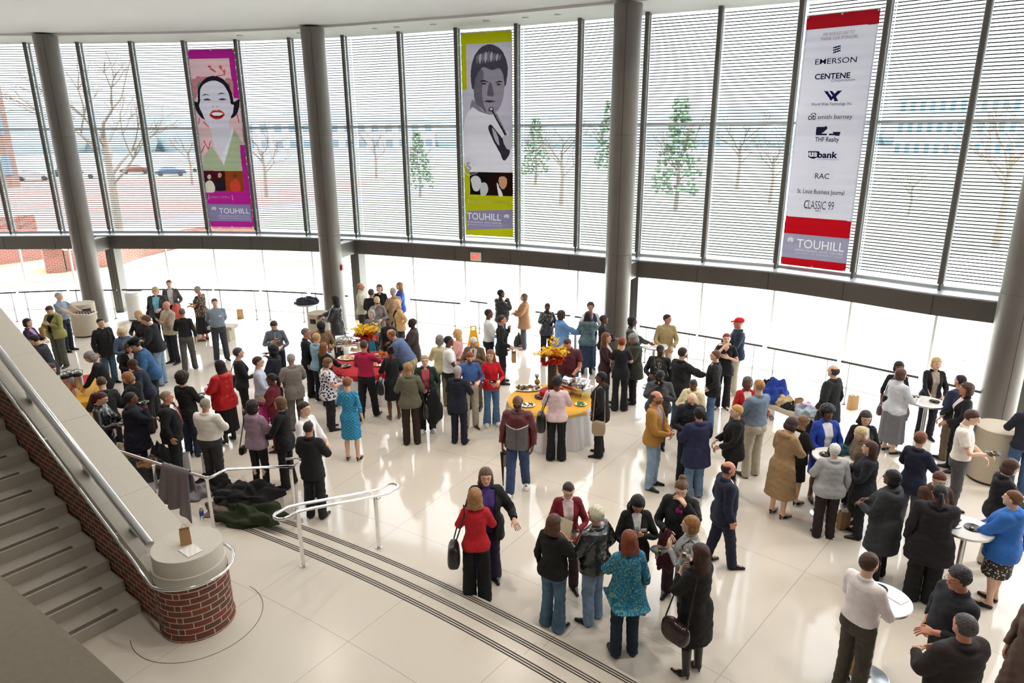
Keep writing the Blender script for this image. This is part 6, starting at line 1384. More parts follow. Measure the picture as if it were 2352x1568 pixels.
def fabric(spec):
    """'rrggbb' or 'rrggbb:kind'"""
    key = 'cloth_' + spec
    if key in MATS: return MATS[key]
    col, _, kind = spec.partition(':'); c = hexc(col)
    if kind == 'leather': return mat(key, c, .24, spec=.7, bump=.22, bscale=22, coat=.3)
    if kind == 'shiny': return mat(key, c, .3, spec=.5, bump=.5, bscale=18)
    if kind == 'knit': return mat(key, c, .95, noise=.22, nscale=70, bump=.6, bscale=90)
    if kind == 'denim': return mat(key, c, .9, noise=.25, nscale=9, bump=.2, bscale=120)
    if kind == 'tweed': return mat(key, c, .95, noise=.35, nscale=110)
    if kind == 'two':
        m = bpy.data.materials.new(key); m.use_nodes = True; t = m.node_tree; b = t.nodes['Principled BSDF']; b.inputs['Roughness'].default_value = .45
        tc = node(t, 'ShaderNodeTexCoord'); sp = node(t, 'ShaderNodeSeparateXYZ'); t.links.new(tc.outputs['Object'], sp.inputs[0]); ax_ = mathn(t, 'ABSOLUTE', sp.outputs['X'])
        lv = mathn(t, 'ADD', sp.outputs['Z'], mathn(t, 'MULTIPLY', ax_, -.30)); low = mathn(t, 'MULTIPLY', mathn(t, 'LESS_THAN', lv, 1.22), mathn(t, 'LESS_THAN', ax_, .185)); bd = mathn(t, 'MULTIPLY', mathn(t, 'LESS_THAN', mathn(t, 'ABSOLUTE', mathn(t, 'SUBTRACT', lv, 1.225)), .010), mathn(t, 'LESS_THAN', ax_, .19))
        k = mixc(t, low, c, hexc('5c5a5e')); k = mixc(t, bd, k, hexc('d8d4d4')); k = mixc(t, mathn(t, 'LESS_THAN', ax_, .004), k, hexc('1c1214')); t.links.new(k, b.inputs['Base Color']); MATS[key] = m; return m
    if kind in ('floral', 'dots', 'geo', 'paisley', 'plaid', 'lace', 'fleck'):
        m = bpy.data.materials.new(key); m.use_nodes = True; t = m.node_tree; b = t.nodes['Principled BSDF']; b.inputs['Roughness'].default_value = .8
        tc = node(t, 'ShaderNodeTexCoord'); O = tc.outputs['Object']
        if kind in ('floral', 'dots', 'lace', 'fleck'):
            v = node(t, 'ShaderNodeTexVoronoi'); v.inputs['Scale'].default_value = {'floral': 17, 'dots': 34, 'lace': 26, 'fleck': 22}[kind]; t.links.new(O, v.inputs['Vector'])
            o2 = {'floral': '1f2350', 'dots': 'cfc6b8', 'lace': 'd8d0c6', 'fleck': 'c8b08e'}[kind]; th_ = {'floral': .42, 'dots': .26, 'lace': .3, 'fleck': .33}[kind]
            k = mixc(t, mathn(t, 'LESS_THAN', v.outputs['Distance'], th_), c, hexc(o2))
        elif kind == 'plaid':
            sp = node(t, 'ShaderNodeSeparateXYZ'); t.links.new(O, sp.inputs[0]); k = c
            for ax in ('X', 'Z'): k = mixc(t, mathn(t, 'MULTIPLY', mathn(t, 'GREATER_THAN', mathn(t, 'SINE', mathn(t, 'MULTIPLY', sp.outputs[ax], 190)), .4), .4), k, (c[0] * .5, c[1] * .5, c[2] * .55))
        else:
            sp = node(t, 'ShaderNodeSeparateXYZ'); t.links.new(O, sp.inputs[0]); ax_ = mathn(t, 'ABSOLUTE', sp.outputs['X'])
            zz = sp.outputs['Z']; n = node(t, 'ShaderNodeTexNoise'); n.inputs['Scale'].default_value = 8 if kind == 'paisley' else 3; t.links.new(O, n.inputs['Vector'])
            if kind == 'geo': w_ = mathn(t, 'ABSOLUTE', mathn(t, 'SUBTRACT', mathn(t, 'FRACT', mathn(t, 'MULTIPLY', zz, 3.3)), .5)); a = mathn(t, 'SUBTRACT', mathn(t, 'ADD', mathn(t, 'MULTIPLY', ax_, 9), mathn(t, 'MULTIPLY', w_, 3.2)), n.outputs['Fac'])
            else: a = mathn(t, 'MULTIPLY', n.outputs['Fac'], 5)
            r = mathn(t, 'FRACT', mathn(t, 'MULTIPLY', a, 1.6)); cr = node(t, 'ShaderNodeValToRGB'); cr.color_ramp.interpolation = 'CONSTANT'; t.links.new(r, cr.inputs[0])
            el = cr.color_ramp.elements; pal = ['1583d8', '0c3f78', '5fc8b4', '1aa0c8', '2f6ad0', '1b7f8c'] if kind == 'geo' else ['0f6f94', '0b3c5c', '2a8fae', '8a9a58', '1478a0', '0a4f74']
            el[0].color = (*hexc(pal[0]), 1); el[1].color = (*hexc(pal[1]), 1); el[1].position = .3
            for q, pc_ in zip((.4, .62, .74, .86), pal[2:]): e = el.new(q); e.color = (*hexc(pc_), 1)
            k = cr.outputs[0]
        t.links.new(k, b.inputs['Base Color']); MATS[key] = m; return m
    return mat(key, c, .88, noise=.10, nscale=6, bump=.25, bscale=14)
def hair_mat(col): return mat('hair_' + col, hexc(col), .55, spec=.4, noise=.35, nscale=45, bump=.6, bscale=70)
SHARED = {}
def shared(kind, *a):
    k = (kind,) + a
    if k not in SHARED:
        tp = T(*k); me = bpy.data.meshes.new(kind); me.from_pydata(tp['V'].tolist(), [], tp['F']); me.materials.append(None); me.shade_smooth(); SHARED[k] = me
        if kind == 'shoe':
            m2 = bpy.data.meshes.new(kind); m2.from_pydata((tp['V'] * MIR).tolist(), [], [f[::-1] for f in tp['F']]); m2.materials.append(None); m2.shade_smooth(); SHARED[k + ('L',)] = m2
    return SHARED[k]
def rigid(name, me, M, m_, root):
    o = bpy.data.objects.new(name, me); COL.objects.link(o); o.parent = root; o.matrix_local = Matrix([list(map(float, r)) for r in M]); o.material_slots[0].link = 'OBJECT'; o.material_slots[0].material = m_; return o
TOPS = {  # name: (arguments, length bottom)
    'shirt': dict(zlo=.985, o=.012, sleeve=2, collar='shirt', loose=.012), 'polo': dict(zlo=.975, o=.014, sleeve=1, collar='shirt', loose=.012), 'tee': dict(zlo=.88, o=.012, sleeve=1, loose=.006), 'sweater': dict(zlo=.87, o=.018, sleeve=2), 'blouse': dict(zlo=.84, o=.012, sleeve=1.5, opening='scoop', flare=.012),
    'suit': dict(zlo=.76, o=.026, sleeve=2, opening='v', collar='coat', flare=.006), 'jacket': dict(zlo=.84, o=.034, sleeve=2, collar='coat', loose=.008), 'openjacket': dict(zlo=.84, o=.030, sleeve=2, opening='open', collar='coat', loose=.01), 'parka': dict(zlo=.78, o=.042, sleeve=2, collar='hood', loose=.02), 'hoodie': dict(zlo=.86, o=.030, sleeve=2, collar='hood', loose=.012),
    'opencoat': dict(zlo=.70, o=.034, sleeve=2, opening='wide', collar='coat', flare=.02), 'coat': dict(zlo=.52, o=.034, sleeve=2, collar='coat', flare=.035), 'longcoat': dict(zlo=.40, o=.034, sleeve=2, collar='fur', flare=.05), 'midcoat': dict(zlo=.68, o=.034, sleeve=2, collar='coat', flare=.03, loose=.012), 'fur': dict(zlo=.80, o=.045, sleeve=2, collar='fur', loose=.02),
    'cardigan': dict(zlo=.82, o=.022, sleeve=2, opening='open', flare=.006), 'turtle': dict(zlo=.86, o=.014, sleeve=2, collar='turtle'), 'vest': dict(zlo=.90, o=.018, sleeve=0, opening='v'), 'dress': dict(zlo=.50, o=.012, sleeve=1.5, opening='scoop', flare=.012), 'tunic': dict(zlo=.80, o=.014, sleeve=1, opening='scoop', flare=.02, loose=.01), 'poncho': dict(zlo=.80, o=.03, sleeve=1.5, flare=.15, loose=.03)}
PN = {'shirt': 'shirt', 'polo': 'polo_shirt', 'tee': 't_shirt', 'sweater': 'sweater', 'blouse': 'blouse', 'suit': 'suit_jacket', 'jacket': 'jacket', 'openjacket': 'jacket', 'parka': 'hooded_coat', 'hoodie': 'hooded_jacket', 'opencoat': 'coat', 'coat': 'coat', 'longcoat': 'coat', 'midcoat': 'coat', 'fur': 'hooded_coat', 'cardigan': 'cardigan', 'turtle': 'turtleneck', 'vest': 'vest', 'dress': 'dress', 'tunic': 'tunic', 'poncho': 'poncho'}
NOSHAPE = {'poncho'}
PEOPLE = []
def placed(px, py, feet=None, face=180, sex='m', h=None, z=0., **kw):
    hh = h or (1.76 if sex == 'm' else 1.64)
    lean = kw.get('lean', 0.)
    sc0 = hh / 1.765
    if feet is not None:
        fx, fy = feet if hasattr(feet, '__len__') else (None, feet)
        if fx is None: fx = px + (fy - py) * (px - 1200) / (py - 6300) * 1.0
        P = at(fx, fy, z)
        if h is None and lean < .2:
            d = ray(px, py); tt = P[1] / d[1]; hh = float(np.clip(EYE + d[2] * tt - z, hh * .93, hh * 1.07))
    else:
        hd_z = hh + .01
        P = at(px, py, z + hd_z * (1 - .26 * (1 - math.cos(lean)) * 1.6)); P[2] = z
        a = math.radians(face); fw = .62 * math.sin(lean) * .85; P = np.array([P[0] - fw * math.sin(a), P[1] - fw * math.cos(a), z])
    P[2] = z
    return np.array(P, float), hh
def person(label, px, py, feet=None, face=180, sex='m', h=None, fat=1., skin_='w', hair=('short', '3a2a20'), top=('shirt', '808080'), under=None, bottom=('trousers', '202024'), shoe=('dress', '141416'), arms=('down', 'down'), z=0., tie=None, glasses=False, hat=None, beard=None, name='person', **kw):
    """px, py: top of the head in the photograph; feet: y (and x) of the ground point; face: 0 away, 90 right, 180 towards us, 270 left"""
    P, hh = kw.pop('_at')
    lean = kw.get('lean', 0.)
    P[2] = z
    S = hh / 1.765; yaw = -math.radians(face)
    B, hands = pose(sex, fat, arms[0], arms[1], **kw)
    Rw = rot_z(yaw); to_w = lambda p: Rw @ (np.array(p) * S) + P
    tp = T('body'); W = get_w(tp, 'body'); V = tp['V'].copy()
    # what clothes cover is drawn in a little
    cov = np.clip(W[:, 1] + W[:, 0], 0, 1) * (V[:, 2] < 1.44)
    V[:, 0] *= 1 - .05 * cov; V[:, 1] *= 1 - .05 * cov
    V[:, 2] -= .016 * ((V[:, 2] > 1.36) & (V[:, 2] < 1.53)) * (np.hypot(V[:, 0], V[:, 1] + .015) > .058) * (W[:, 2] < .5)
    if shoe:
        ft = (V[:, 2] < (.40 if shoe[0] == 'boot' else (.13 if bottom[0] not in ('skirt', 'longskirt', '') else .05)))
        for s_ in (1, -1):
            m_ = ft & (V[:, 0] * s_ > 0); c = np.array([.108 * s_, .045, .03]); hi = m_ & (V[:, 2] < .13); V[hi] = c + (V[hi] - c) * (.72, .80, .62 if shoe[0] != 'heel' else .8)
            if shoe[0] == 'boot': lo = m_ & (V[:, 2] >= .13); V[lo, 0] = .103 * s_ + (V[lo, 0] - .103 * s_) * .7; V[lo, 1] *= .7
    slv = TOPS[top[0]]['sleeve']
    for s_, k in ((1, 0), (-1, 1)):
        for b_, a_, e_ in ((3 + k, 'sh', 'el'), (5 + k, 'el', 'wr')):
            A_ = J[a_] * (s_, 1, 1); d_ = J[e_] * (s_, 1, 1) - A_; t_ = np.clip(((V - A_) @ d_) / (d_ @ d_), 0, 1)
            q_ = t_ + (b_ > 4); lim_ = {0: .0, 1: .55, 1.5: 1.2, 2: 1.8}[slv]; am = .30 * np.clip((lim_ - q_) / .15, 0, 1) * W[:, b_]
            V = V - (V - (A_ + t_[:, None] * d_)) * am[:, None]
    V = shape(V, W, sex, fat); V = skin(V, W, B)
    me = raw_mesh('person', V, tp['F'], skin_mat(SKIN[skin_]), tp.setdefault('feat', face_feat(tp['V'])))
    root = bpy.data.objects.new(name, me); COL.objects.link(root); root.location = P; root.rotation_euler = (0, 0, yaw); root.scale = (S, S, S)
    tag(root, label, 'person')
    def garment(nm, tpl, mode, m_):
        W_ = get_w(tpl, mode); v = skin(shape(tpl['V'], W_, sex, fat), W_, B); me_ = raw_mesh(nm, v, tpl['F'], m_); o = bpy.data.objects.new(nm, me_); COL.objects.link(o); o.parent = root; return o
    bk, bc = bottom
    if bk in ('trousers', 'regular', 'flare', 'slim', 'wide'): garment('jeans' if 'denim' in bc else 'trousers', T('trousers', 'regular' if bk == 'trousers' else bk), 'trousers', fabric(bc))
    elif bk == 'skirt': garment('skirt', T('skirt', .50, .02, .0), 'skirt', fabric(bc))
    elif bk == 'longskirt': garment('skirt', T('skirt', .26, .05, .004), 'skirt', fabric(bc))
    if under: garment(PN[under[0]] if under[0] != 'shirt' else 'shirt', T('top', **{**TOPS[under[0]], 'o': .008, 'loose': 0., 'zlo': .95}), 'top', fabric(under[1]))
    garment(PN[top[0]], T('top', **TOPS[top[0]]), 'top' if TOPS[top[0]]['zlo'] > .6 or top[0] in () else 'top', fabric(top[1]))
    if tie:
        g = G(); zs = [1.455, 1.43, 1.36, 1.26, 1.16, 1.08, 1.04]; ws = [.014, .018, .015, .02, .026, .03, .001]
        yy = lambda z_: np.interp(z_, [1.04, 1.09, 1.25, 1.33, 1.40, 1.43, 1.46], [.122, .124, .132, .125, .100, .085, .062]) * 1.02 + .008
        L_ = [(-w_, yy(z_), z_) for z_, w_ in zip(zs, ws)]; R_ = [(w_, yy(z_), z_) for z_, w_ in zip(zs, ws)]; M_ = [(0, yy(z_) + .006, z_) for z_ in zs]
        g.strip(L_, M_); g.strip(M_, R_); v = np.array(g.v); W_ = np.zeros((len(v), 15)); W_[:, 1] = 1; v = shape(v, W_, 'm', fat); v[:, 2] = np.maximum(v[:, 2], 0); me_ = raw_mesh('tie', skin(v, W_, B), g.f, fabric(tie)); o = bpy.data.objects.new('tie', me_); COL.objects.link(o); o.parent = root
    if shoe:
        sk = shoe[0]
        for k, s in ((0, 1), (1, -1)):
            shared('shoe', sk); me_ = SHARED[('shoe', sk)] if s > 0 else SHARED[('shoe', sk, 'L')]; M = B[13 + k].copy(); M[2, 3] = 0.
            rigid('boot' if sk == 'boot' else 'shoe', me_, M, mat('shoe_' + shoe[1], hexc(shoe[1]), .3 if sk != 'sneaker' else .6), root)
    Sx = np.eye(4)
    if hair: rigid('hair', shared('hair', hair[0]), B[2] @ Sx, hair_mat(hair[1]), root)
    if beard: rigid('beard', shared('hair', 'beard'), B[2], hair_mat(beard), root)
    if glasses:
        if 'glasses' not in SHARED:
            g = G()
            for s in (-1, 1):
                g.tube([(s * .033 + .021 * math.cos(a), .112, 1.650 + .015 * math.sin(a)) for a in np.linspace(0, 2 * math.pi, 12, endpoint=False)], .0018, 5, closed=True); g.tube([(s * .054, .112, 1.653), (s * .080, .06, 1.655), (s * .082, -.01, 1.65)], .0018, 5)
            g.tube([(-.012, .113, 1.652), (.012, .113, 1.652)], .0018, 5); m_ = bpy.data.meshes.new('glasses'); m_.from_pydata(g.v, [], g.f); m_.materials.append(None); SHARED['glasses'] = m_
        rigid('glasses', SHARED['glasses'], B[2], mat('spectacle_frame', '3a3432', .3, .5), root)
    if hat:
        key = 'hat_' + hat[0]
        if key not in SHARED:
            g = G()
            if hat[0] == 'cap': g.lathe([(.098, 0), (.100, .02), (.092, .055), (.06, .085), (0, .098)], (0, -.012, 1.685), 24, sy=1.12); g.hexa([(-.07, .07, 1.690), (.07, .07, 1.690), (.055, .175, 1.668), (-.055, .175, 1.668), (-.07, .07, 1.702), (.07, .07, 1.702), (.055, .175, 1.676), (-.055, .175, 1.676)])
            else: g.lathe([(.17, .004), (.172, .0), (.095, -.004), (.17, .010)], (0, -.01, 1.70), 28, sy=1.1); g.lathe([(.102, 0), (.098, .07), (.085, .105), (.04, .098), (0, .09)], (0, -.01, 1.70), 28, sy=1.12)
            m_ = bpy.data.meshes.new('hat'); m_.from_pydata(g.v, [], g.f); m_.materials.append(None); m_.shade_smooth(); SHARED[key] = m_
        rigid('cap' if hat[0] == 'cap' else 'hat', SHARED[key], B[2], fabric(hat[1]), root)
    ap = lambda b, p: B[b][:3, :3] @ np.array(p) + B[b][:3, 3]
    R = dict(root=root, P=P, S=S, yaw=yaw, h=hh, hand=[to_w(hands[0][1]), to_w(hands[1][1])], wrist=[to_w(hands[0][0]), to_w(hands[1][0])], palm=[Rw @ hands[0][2], Rw @ hands[1][2]], sh=[to_w(ap(1, J['sh'] * (s, 1, 1) + (-s * .03, 0, .05))) for s in (1, -1)], hip=[to_w(ap(0, (s * .20, 0, .95))) for s in (1, -1)], fwd=Rw @ np.array([0, 1, 0]), rt=Rw @ np.array([1, 0, 0]), to_w=to_w)
    PEOPLE.append(R); return R
# ================================================================== EVERYONE IN THE HALL
SPEC = []
def q(key, label, px, py, face, sex, sk, hair, top, bottom, **k):
    SPEC.append((key, dict(label=label, px=px, py=py, face=face, sex=sex, skin_=sk, hair=hair, top=top, bottom=bottom, **k)))
WHO = {}
BK = '17171a'; TR = 'trousers'
SH = ('sneaker', 'e8e6e2'); HL = ('heel', '141212')
# --- far left, behind the stair
q(1, 'man in grey-blue polo shirt carrying a long tray of food by the left bin', 121, 671, 95, 'm', 'p', ('short', 'b8b4ac'), ('polo', '8f9db0'), (TR, '1c2030'), feet=(160, 806), arms=('reach', 'reach'), fat=1.08)
q(2, 'woman in purple jacket over lilac top, short dark hair, far left', 61, 730, 85, 'f', 'p', ('bob', '2a1c1e'), ('openjacket', '3a1f3a'), (TR, BK), under=('sweater', 'a988c8'), arms=('plate', 'plate'))
q(3, 'woman in olive-tan jacket looking down, kraft bag on her arm', 107, 706, 190, 'f', 'p', ('short', '4a3020'), ('openjacket', '9a9558'), (TR, '56584c'), under=('sweater', '141416'), feet=(145, 842), arms=('plate', 'chest'), hp=.5, fat=1.2, h=1.72)
q(4, 'man in dark suit bending left beside the olive-jacket woman', 80, 766, 262, 'm', 'p', ('short', '241a16'), ('suit', '2c3036'), (TR, '2c3036'), under=('shirt', 'e6e6ea'), tie='701828', arms=('reachlow', 'plate'), lean=.25, hp=.35, glasses=True)
q(5, 'person in bright red sweater reaching over the left drinks table', 118, 836, 95, 'f', 'p', ('bob', '4a3020'), ('sweater', 'c81c28'), (TR, BK), arms=('reachlow', 'reachlow'), lean=.45)
q(6, 'person in black sweater with bushy grey hair at the left drinks table', 195, 804, 250, 'm', 'p', ('curly', '8e8c88'), ('sweater', '16171c'), (TR, '4a3a34'), arms=('reachlow', 'reachlow'), lean=.25, hp=.45, h=1.68)
q(7, 'man in black blazer and jeans beside the denim-jacket blonde', 252, 730, 120, 'm', 'p', ('short', '241a16'), ('suit', '1a1a1c'), (TR, '46607c:denim'), under=('shirt', '1a1a1c'), feet=(257, 880), arms=('down', 'down'), fat=1.08)
q(8, 'woman with curly pale blonde hair in a short denim jacket', 277, 749, 130, 'f', 'p', ('curly', 'e0d2a8'), ('jacket', '4a5c76:denim'), (TR, BK), arms=('plate', 'plate'), hp=.35)
q(9, 'woman in dark suit with brown hair behind the black-hat man', 293, 781, 140, 'f', 'p', ('bob', '4a2c20'), ('suit', '1c1a20'), (TR, '1c1a20'), under=('blouse', 'e8e0e0'), arms=('plate', 'plate'), hp=.3)
q(10, 'man wearing a black brimmed hat and blue denim shirt, leaning', 312, 778, 250, 'm', 'p', ('short', '1e1612'), ('jacket', '36608c:denim'), (TR, BK), arms=('reachlow', 'plate'), lean=.35, hp=.3, hat=('fedora', '141416'), h=1.80)
q(11, 'young man in black hooded jacket and faded jeans stooping left', 329, 729, 265, 'm', 'p', ('short', '5c4032'), ('hoodie', '1c1e26'), (TR, '7e9ab8:denim'), feet=(374, 882), arms=('plate', 'plate'), lean=.20, hp=.3, shoe=('sneaker', '4a4640'), h=1.8)
q(12, 'blonde woman in black behind the black hooded jacket man', 316, 712, 170, 'f', 'p', ('bob', 'c8a468'), ('sweater', '1c1a1c'), (TR, BK), arms=('plate', 'plate'))
q(13, 'sandy-haired person in dark brown jacket left of the light blue top woman', 331, 719, 200, 'm', 'p', ('short', 'b8905c'), ('jacket', '2a201e'), (TR, BK), arms=('plate', 'plate'), hp=.3, h=1.7)
q(14, 'blonde woman in light blue top under a dark grey jacket, white shoes', 352, 665, 165, 'f', 'p', ('bob', 'd8bc84'), ('openjacket', '3c3c40'), (TR, BK), under=('sweater', '79c4e0'), feet=(376, 789), arms=('down', 'plate'), fat=1.28, glasses=True, shoe=SH, h=1.72)
q(15, 'woman in grey-brown blazer and white turtleneck with a coral coat on her arm', 387, 642, 160, 'f', 'p', ('short', '6a4430'), ('openjacket', '5a5250'), (TR, BK), under=('turtle', 'e0e0e4'), arms=('down', 'coat'), fat=1.1, h=1.74)
q(16, 'bald man in beige jacket with arms folded', 398, 693, 205, 'm', 'r', None, ('jacket', 'b8ae98'), (TR, '23242e'), feet=(403, 833), arms=('cross', 'cross'), h=1.72)
q(17, 'man seen from behind in black shirt and dark grey trousers', 427, 707, 345, 'm', 'r', ('buzz', '6a5444'), ('shirt', '1a1b20'), (TR, '54524e'), feet=(438, 850), arms=('down', 'plate'), step=.12)
q(18, 'grey-haired woman in brown floral blouse and long black skirt', 462, 656, 275, 'f', 'r', ('short', 'a8a6a2'), ('tunic', '40342c:fleck'), ('longskirt', '18161a'), feet=(472, 781), arms=('plate', 'plate'), hp=.2, fat=1.2, shoe=('dress', '5a3c28'))
q(20, 'man in grey-blue shirt with his hands behind his back', 496, 685, 150, 'm', 'p', ('short', '4a2e22'), ('shirt', '8290a0'), (TR, '3a3c46'), feet=(511, 827), arms=('back', 'back'), fat=1.12, stance=.03)
q(21, 'woman in red hooded jacket, black skirt and boots', 497, 827, 295, 'f', 'b', ('straight', '241414'), ('parka', 'c01a20:shiny'), ('longskirt', '161416'), feet=(528, 1014), arms=('plate', 'plate'), shoe=('boot', '161416'), fat=1.15)
q(22, 'woman with round curly dark hair in a black sweater, back turned', 431, 854, 15, 'f', 'p', ('afro', '2a1e1c'), ('sweater', '161618'), (TR, '262e48:denim'), feet=(447, 1045), arms=('plate', 'plate'), fat=1.1)
q(23, 'woman in navy top bending, brown leather coat over her arm', 297, 817, 255, 'f', 'b', ('short', '3a2018'), ('sweater', '1c2436'), (TR, '1a1618'), feet=(352, 990), arms=('eat', 'coat'), lean=.30, hp=.3, fat=1.1)
q(24, 'woman with light brown hair in a black hooded coat at the left table', 297, 851, 250, 'f', 'p', ('bob', '9a6c40'), ('parka', '17171a'), (TR, BK), arms=('plate', 'plate'), hp=.4, fat=1.1, h=1.68)
q(25, 'man in charcoal jacket seen from behind beside the drinks table', 231, 863, 320, 'm', 'p', ('buzz', '4a3428'), ('suit', '26282c'), (TR, BK), arms=('plate', 'plate'), hp=.3)
q(26, 'woman with long dark red ponytail in a black leather jacket', 224, 898, 85, 'f', 'p', ('ponytail', '4a1a18'), ('jacket', '1c1e22:leather'), (TR, '23252c'), arms=('plate', 'plate'), hp=.35, h=1.68)
q(27, 'woman in navy coat with red collar eating, short black hair', 301, 901, 55, 'f', 'b', ('short', '17171a'), ('midcoat', '14162a'), (TR, '14162a'), arms=('eat', 'plate'), fat=1.25, h=1.68)
q(28, 'older man in black suit with orange-red tie facing right by the rail', 403, 906, 75, 'm', 'r', ('short', '8a7a68'), ('suit', '1a1b20'), (TR, '1a1b20'), under=('shirt', 'eef0f4'), tie='c04028', feet=(410, 1090), arms=('down', 'down'), fat=1.25)
q(29, 'heavyset man in white shirt seen from behind near the steps', 459, 919, 12, 'm', 'r', ('short', '9a9080'), ('shirt', 'f2f0e8'), (TR, '3c3c40'), feet=(498, 1112), arms=('plate', 'plate'), fat=1.3)
# --- middle left group
q(30, 'man in grey-blue shirt and tie looking down at his plate, standing alone', 628, 731, 165, 'm', 'p', ('short', '3a2620'), ('shirt', '66707e'), (TR, '1c1e28'), arms=('chest', 'plate'), hp=.55, tie='8a98b0')
q(31, 'woman in black with grey-brown hair and a big brown shoulder bag', 584, 801, 60, 'f', 'p', ('short', '4a4244'), ('sweater', '1e1f26'), ('slim', '17171a'), feet=(568, 974), arms=('plate', 'down'), shoe=HL, h=1.72)
q(32, 'man in pale blue shirt and khaki trousers wearing glasses', 591, 817, 75, 'm', 'p', ('short', '4a2c20'), ('shirt', 'c2cce0'), (TR, 'b4aa96'), arms=('plate', 'plate'), glasses=True, h=1.74)
q(33, 'woman in navy jacket with dark curls facing left, eating', 625, 790, 285, 'f', 'b', ('curly', '1a1416'), ('jacket', '1e2230'), (TR, '1e2230'), arms=('eat', 'plate'), h=1.7)
q(34, 'young woman in maroon suit holding a bright pink coat', 622, 856, 265, 'f', 'b', ('ponytail', '17121a'), ('jacket', '6a1626'), ('flare', '6a1626'), arms=('coat', 'plate'), h=1.6)
q(35, 'grey-haired man in taupe tweed suit seen from behind', 668, 812, 325, 'm', 'r', ('short', '9a9894'), ('suit', '86807a:tweed'), (TR, '6e6862'), feet=(685, 985), arms=('plate', 'plate'), fat=1.1)
q(36, 'older man in black suit and glasses facing right', 709, 753, 82, 'm', 'r', ('short', '6e6a66'), ('suit', '16171d'), (TR, '16171d'), under=('shirt', 'e8e4ea'), tie='b0407a', feet=(719, 909), arms=('down', 'down'), glasses=True, fat=1.05)
q(37, 'short-haired blonde in light blue jacket, back turned, beside the buffet', 743, 765, 25, 'f', 'p', ('short', 'c09a5c'), ('jacket', '8fb6cc'), (TR, '1c2030'), arms=('plate', 'plate'))
q(38, 'woman with long auburn hair in dark green jacket at the buffet', 752, 788, 35, 'f', 'p', ('long', '8a5228'), ('jacket', '14201e'), (TR, '17171a'), feet=(755, 930), arms=('reachlow', 'plate'))
q(39, 'man in tan trench coat and black cap looking down at the buffet', 768, 739, 155, 'm', 'b', ('buzz', '141214'), ('midcoat', '8a7658'), (TR, BK), arms=('reachlow', 'plate'), lean=.2, hp=.6, hat=('cap', '17171a'), h=1.78)
q(40, 'man with long black dreadlocks in black leather coat by the alarm column', 768, 677, 280, 'm', 'b', ('long', '17141a'), ('midcoat', '2c2e32:leather'), (TR, BK), arms=('reach', 'plate'), h=1.8)
q(41, 'woman in navy and white floral tunic at the buffet', 764, 821, 65, 'f', 'p', ('bob', '7a5434'), ('tunic', 'eceaf0:floral'), (TR, '1c1c28'), feet=(762, 985), arms=('plate', 'plate'), hp=.35, fat=1.3)
q(42, 'woman in turquoise and blue patterned dress, back turned', 805, 859, 5, 'f', 'p', ('short', '8a5630'), ('dress', '1583d8:geo'), ('', BK), feet=(812, 1056), arms=('down', 'plate'), shoe=HL, h=1.68)
q(43, 'man in crimson shirt seen from behind at the buffet table', 833, 780, 12, 'm', 'r', ('buzz', '4a3428'), ('shirt', 'b01c48'), (TR, BK), feet=(848, 960), arms=('reach', 'plate'), step=.16)
q(44, 'man in cream pullover with receding hair by the square post', 827, 648, 95, 'm', 'r', ('bald', '7a6a5c'), ('turtle', 'cec8b6'), (TR, '3a3230'), arms=('plate', 'plate'), h=1.8)
q(45, 'man in black suit with his back turned beside the cream pullover man', 852, 662, 15, 'm', 'r', ('short', '3c3a3c'), ('suit', '1c1d22'), (TR, '1c1d22'), arms=('plate', 'plate'))
q(46, 'woman with auburn bob in black jacket facing the camera in the far group', 871, 652, 180, 'f', 'p', ('bob', '7a4426'), ('openjacket', '1e1a26'), (TR, BK), under=('sweater', '141416'), arms=('plate', 'plate'), h=1.7)
q(47, 'older man with white-grey hair in tan jacket in the far group', 902, 659, 315, 'm', 'r', ('short', 'b4b2ae'), ('jacket', '9c8466'), (TR, '4a4440'), arms=('chest', 'plate'), h=1.78)
q(48, 'woman with long light brown hair in a bright blue jacket', 917, 647, 250, 'f', 'p', ('long', 'a07c50'), ('jacket', '3a5cc0'), (TR, BK), arms=('plate', 'plate'), h=1.7)
q(49, 'grey-blonde woman in grey coat with purple scarf, hand at her chin', 865, 680, 170, 'f', 'p', ('short', 'c8b896'), ('midcoat', '8a8688'), (TR, '3a3638'), arms=('face', 'plate'), h=1.66)
q(50, 'blonde woman in tan blazer with a hand on her hip', 910, 687, 235, 'f', 'p', ('straight', 'e0c088'), ('openjacket', 'd8b47c'), (TR, '3a2a30'), under=('tee', '3a201c'), arms=('down', 'hip'), lean=.1)
q(51, 'grey-haired woman in grey sweater with teal scarf behind the left flowers', 852, 710, 200, 'f', 'p', ('bob', 'a8a294'), ('sweater', '6c7076'), (TR, '3a3638'), arms=('plate', 'coat'), fat=1.1)
q(52, 'boy in black and white team jacket behind the left buffet table', 855, 748, 190, 'm', 'b', ('buzz', '17141a'), ('hoodie', '1a1a20'), (TR, BK), arms=('reachlow', 'plate'), h=1.56)
q(53, 'balding man in blue shirt and khakis bending over the buffet', 893, 756, 285, 'm', 'r', ('bald', '8a6242'), ('shirt', '5a6c92'), (TR, 'b2aa88'), arms=('reachlow', 'reachlow'), lean=.62, hp=.1, fat=1.2, h=1.84)
q(54, 'woman in dark brown jacket with short dark hair facing left', 946, 730, 265, 'f', 'd', ('short', '2c1c1e'), ('midcoat', '40383a'), (TR, '40383a'), arms=('plate', 'plate'), h=1.7)
q(55, 'woman with black bun in black cardigan and skirt, tan heels', 917, 786, 335, 'f', 'b', ('bun', '141216'), ('cardigan', '1a1a1e'), ('skirt', '161618'), under=('sweater', '161618'), feet=(907, 962), arms=('plate', 'plate'), shoe=('heel', '8a6a48'), h=1.66)
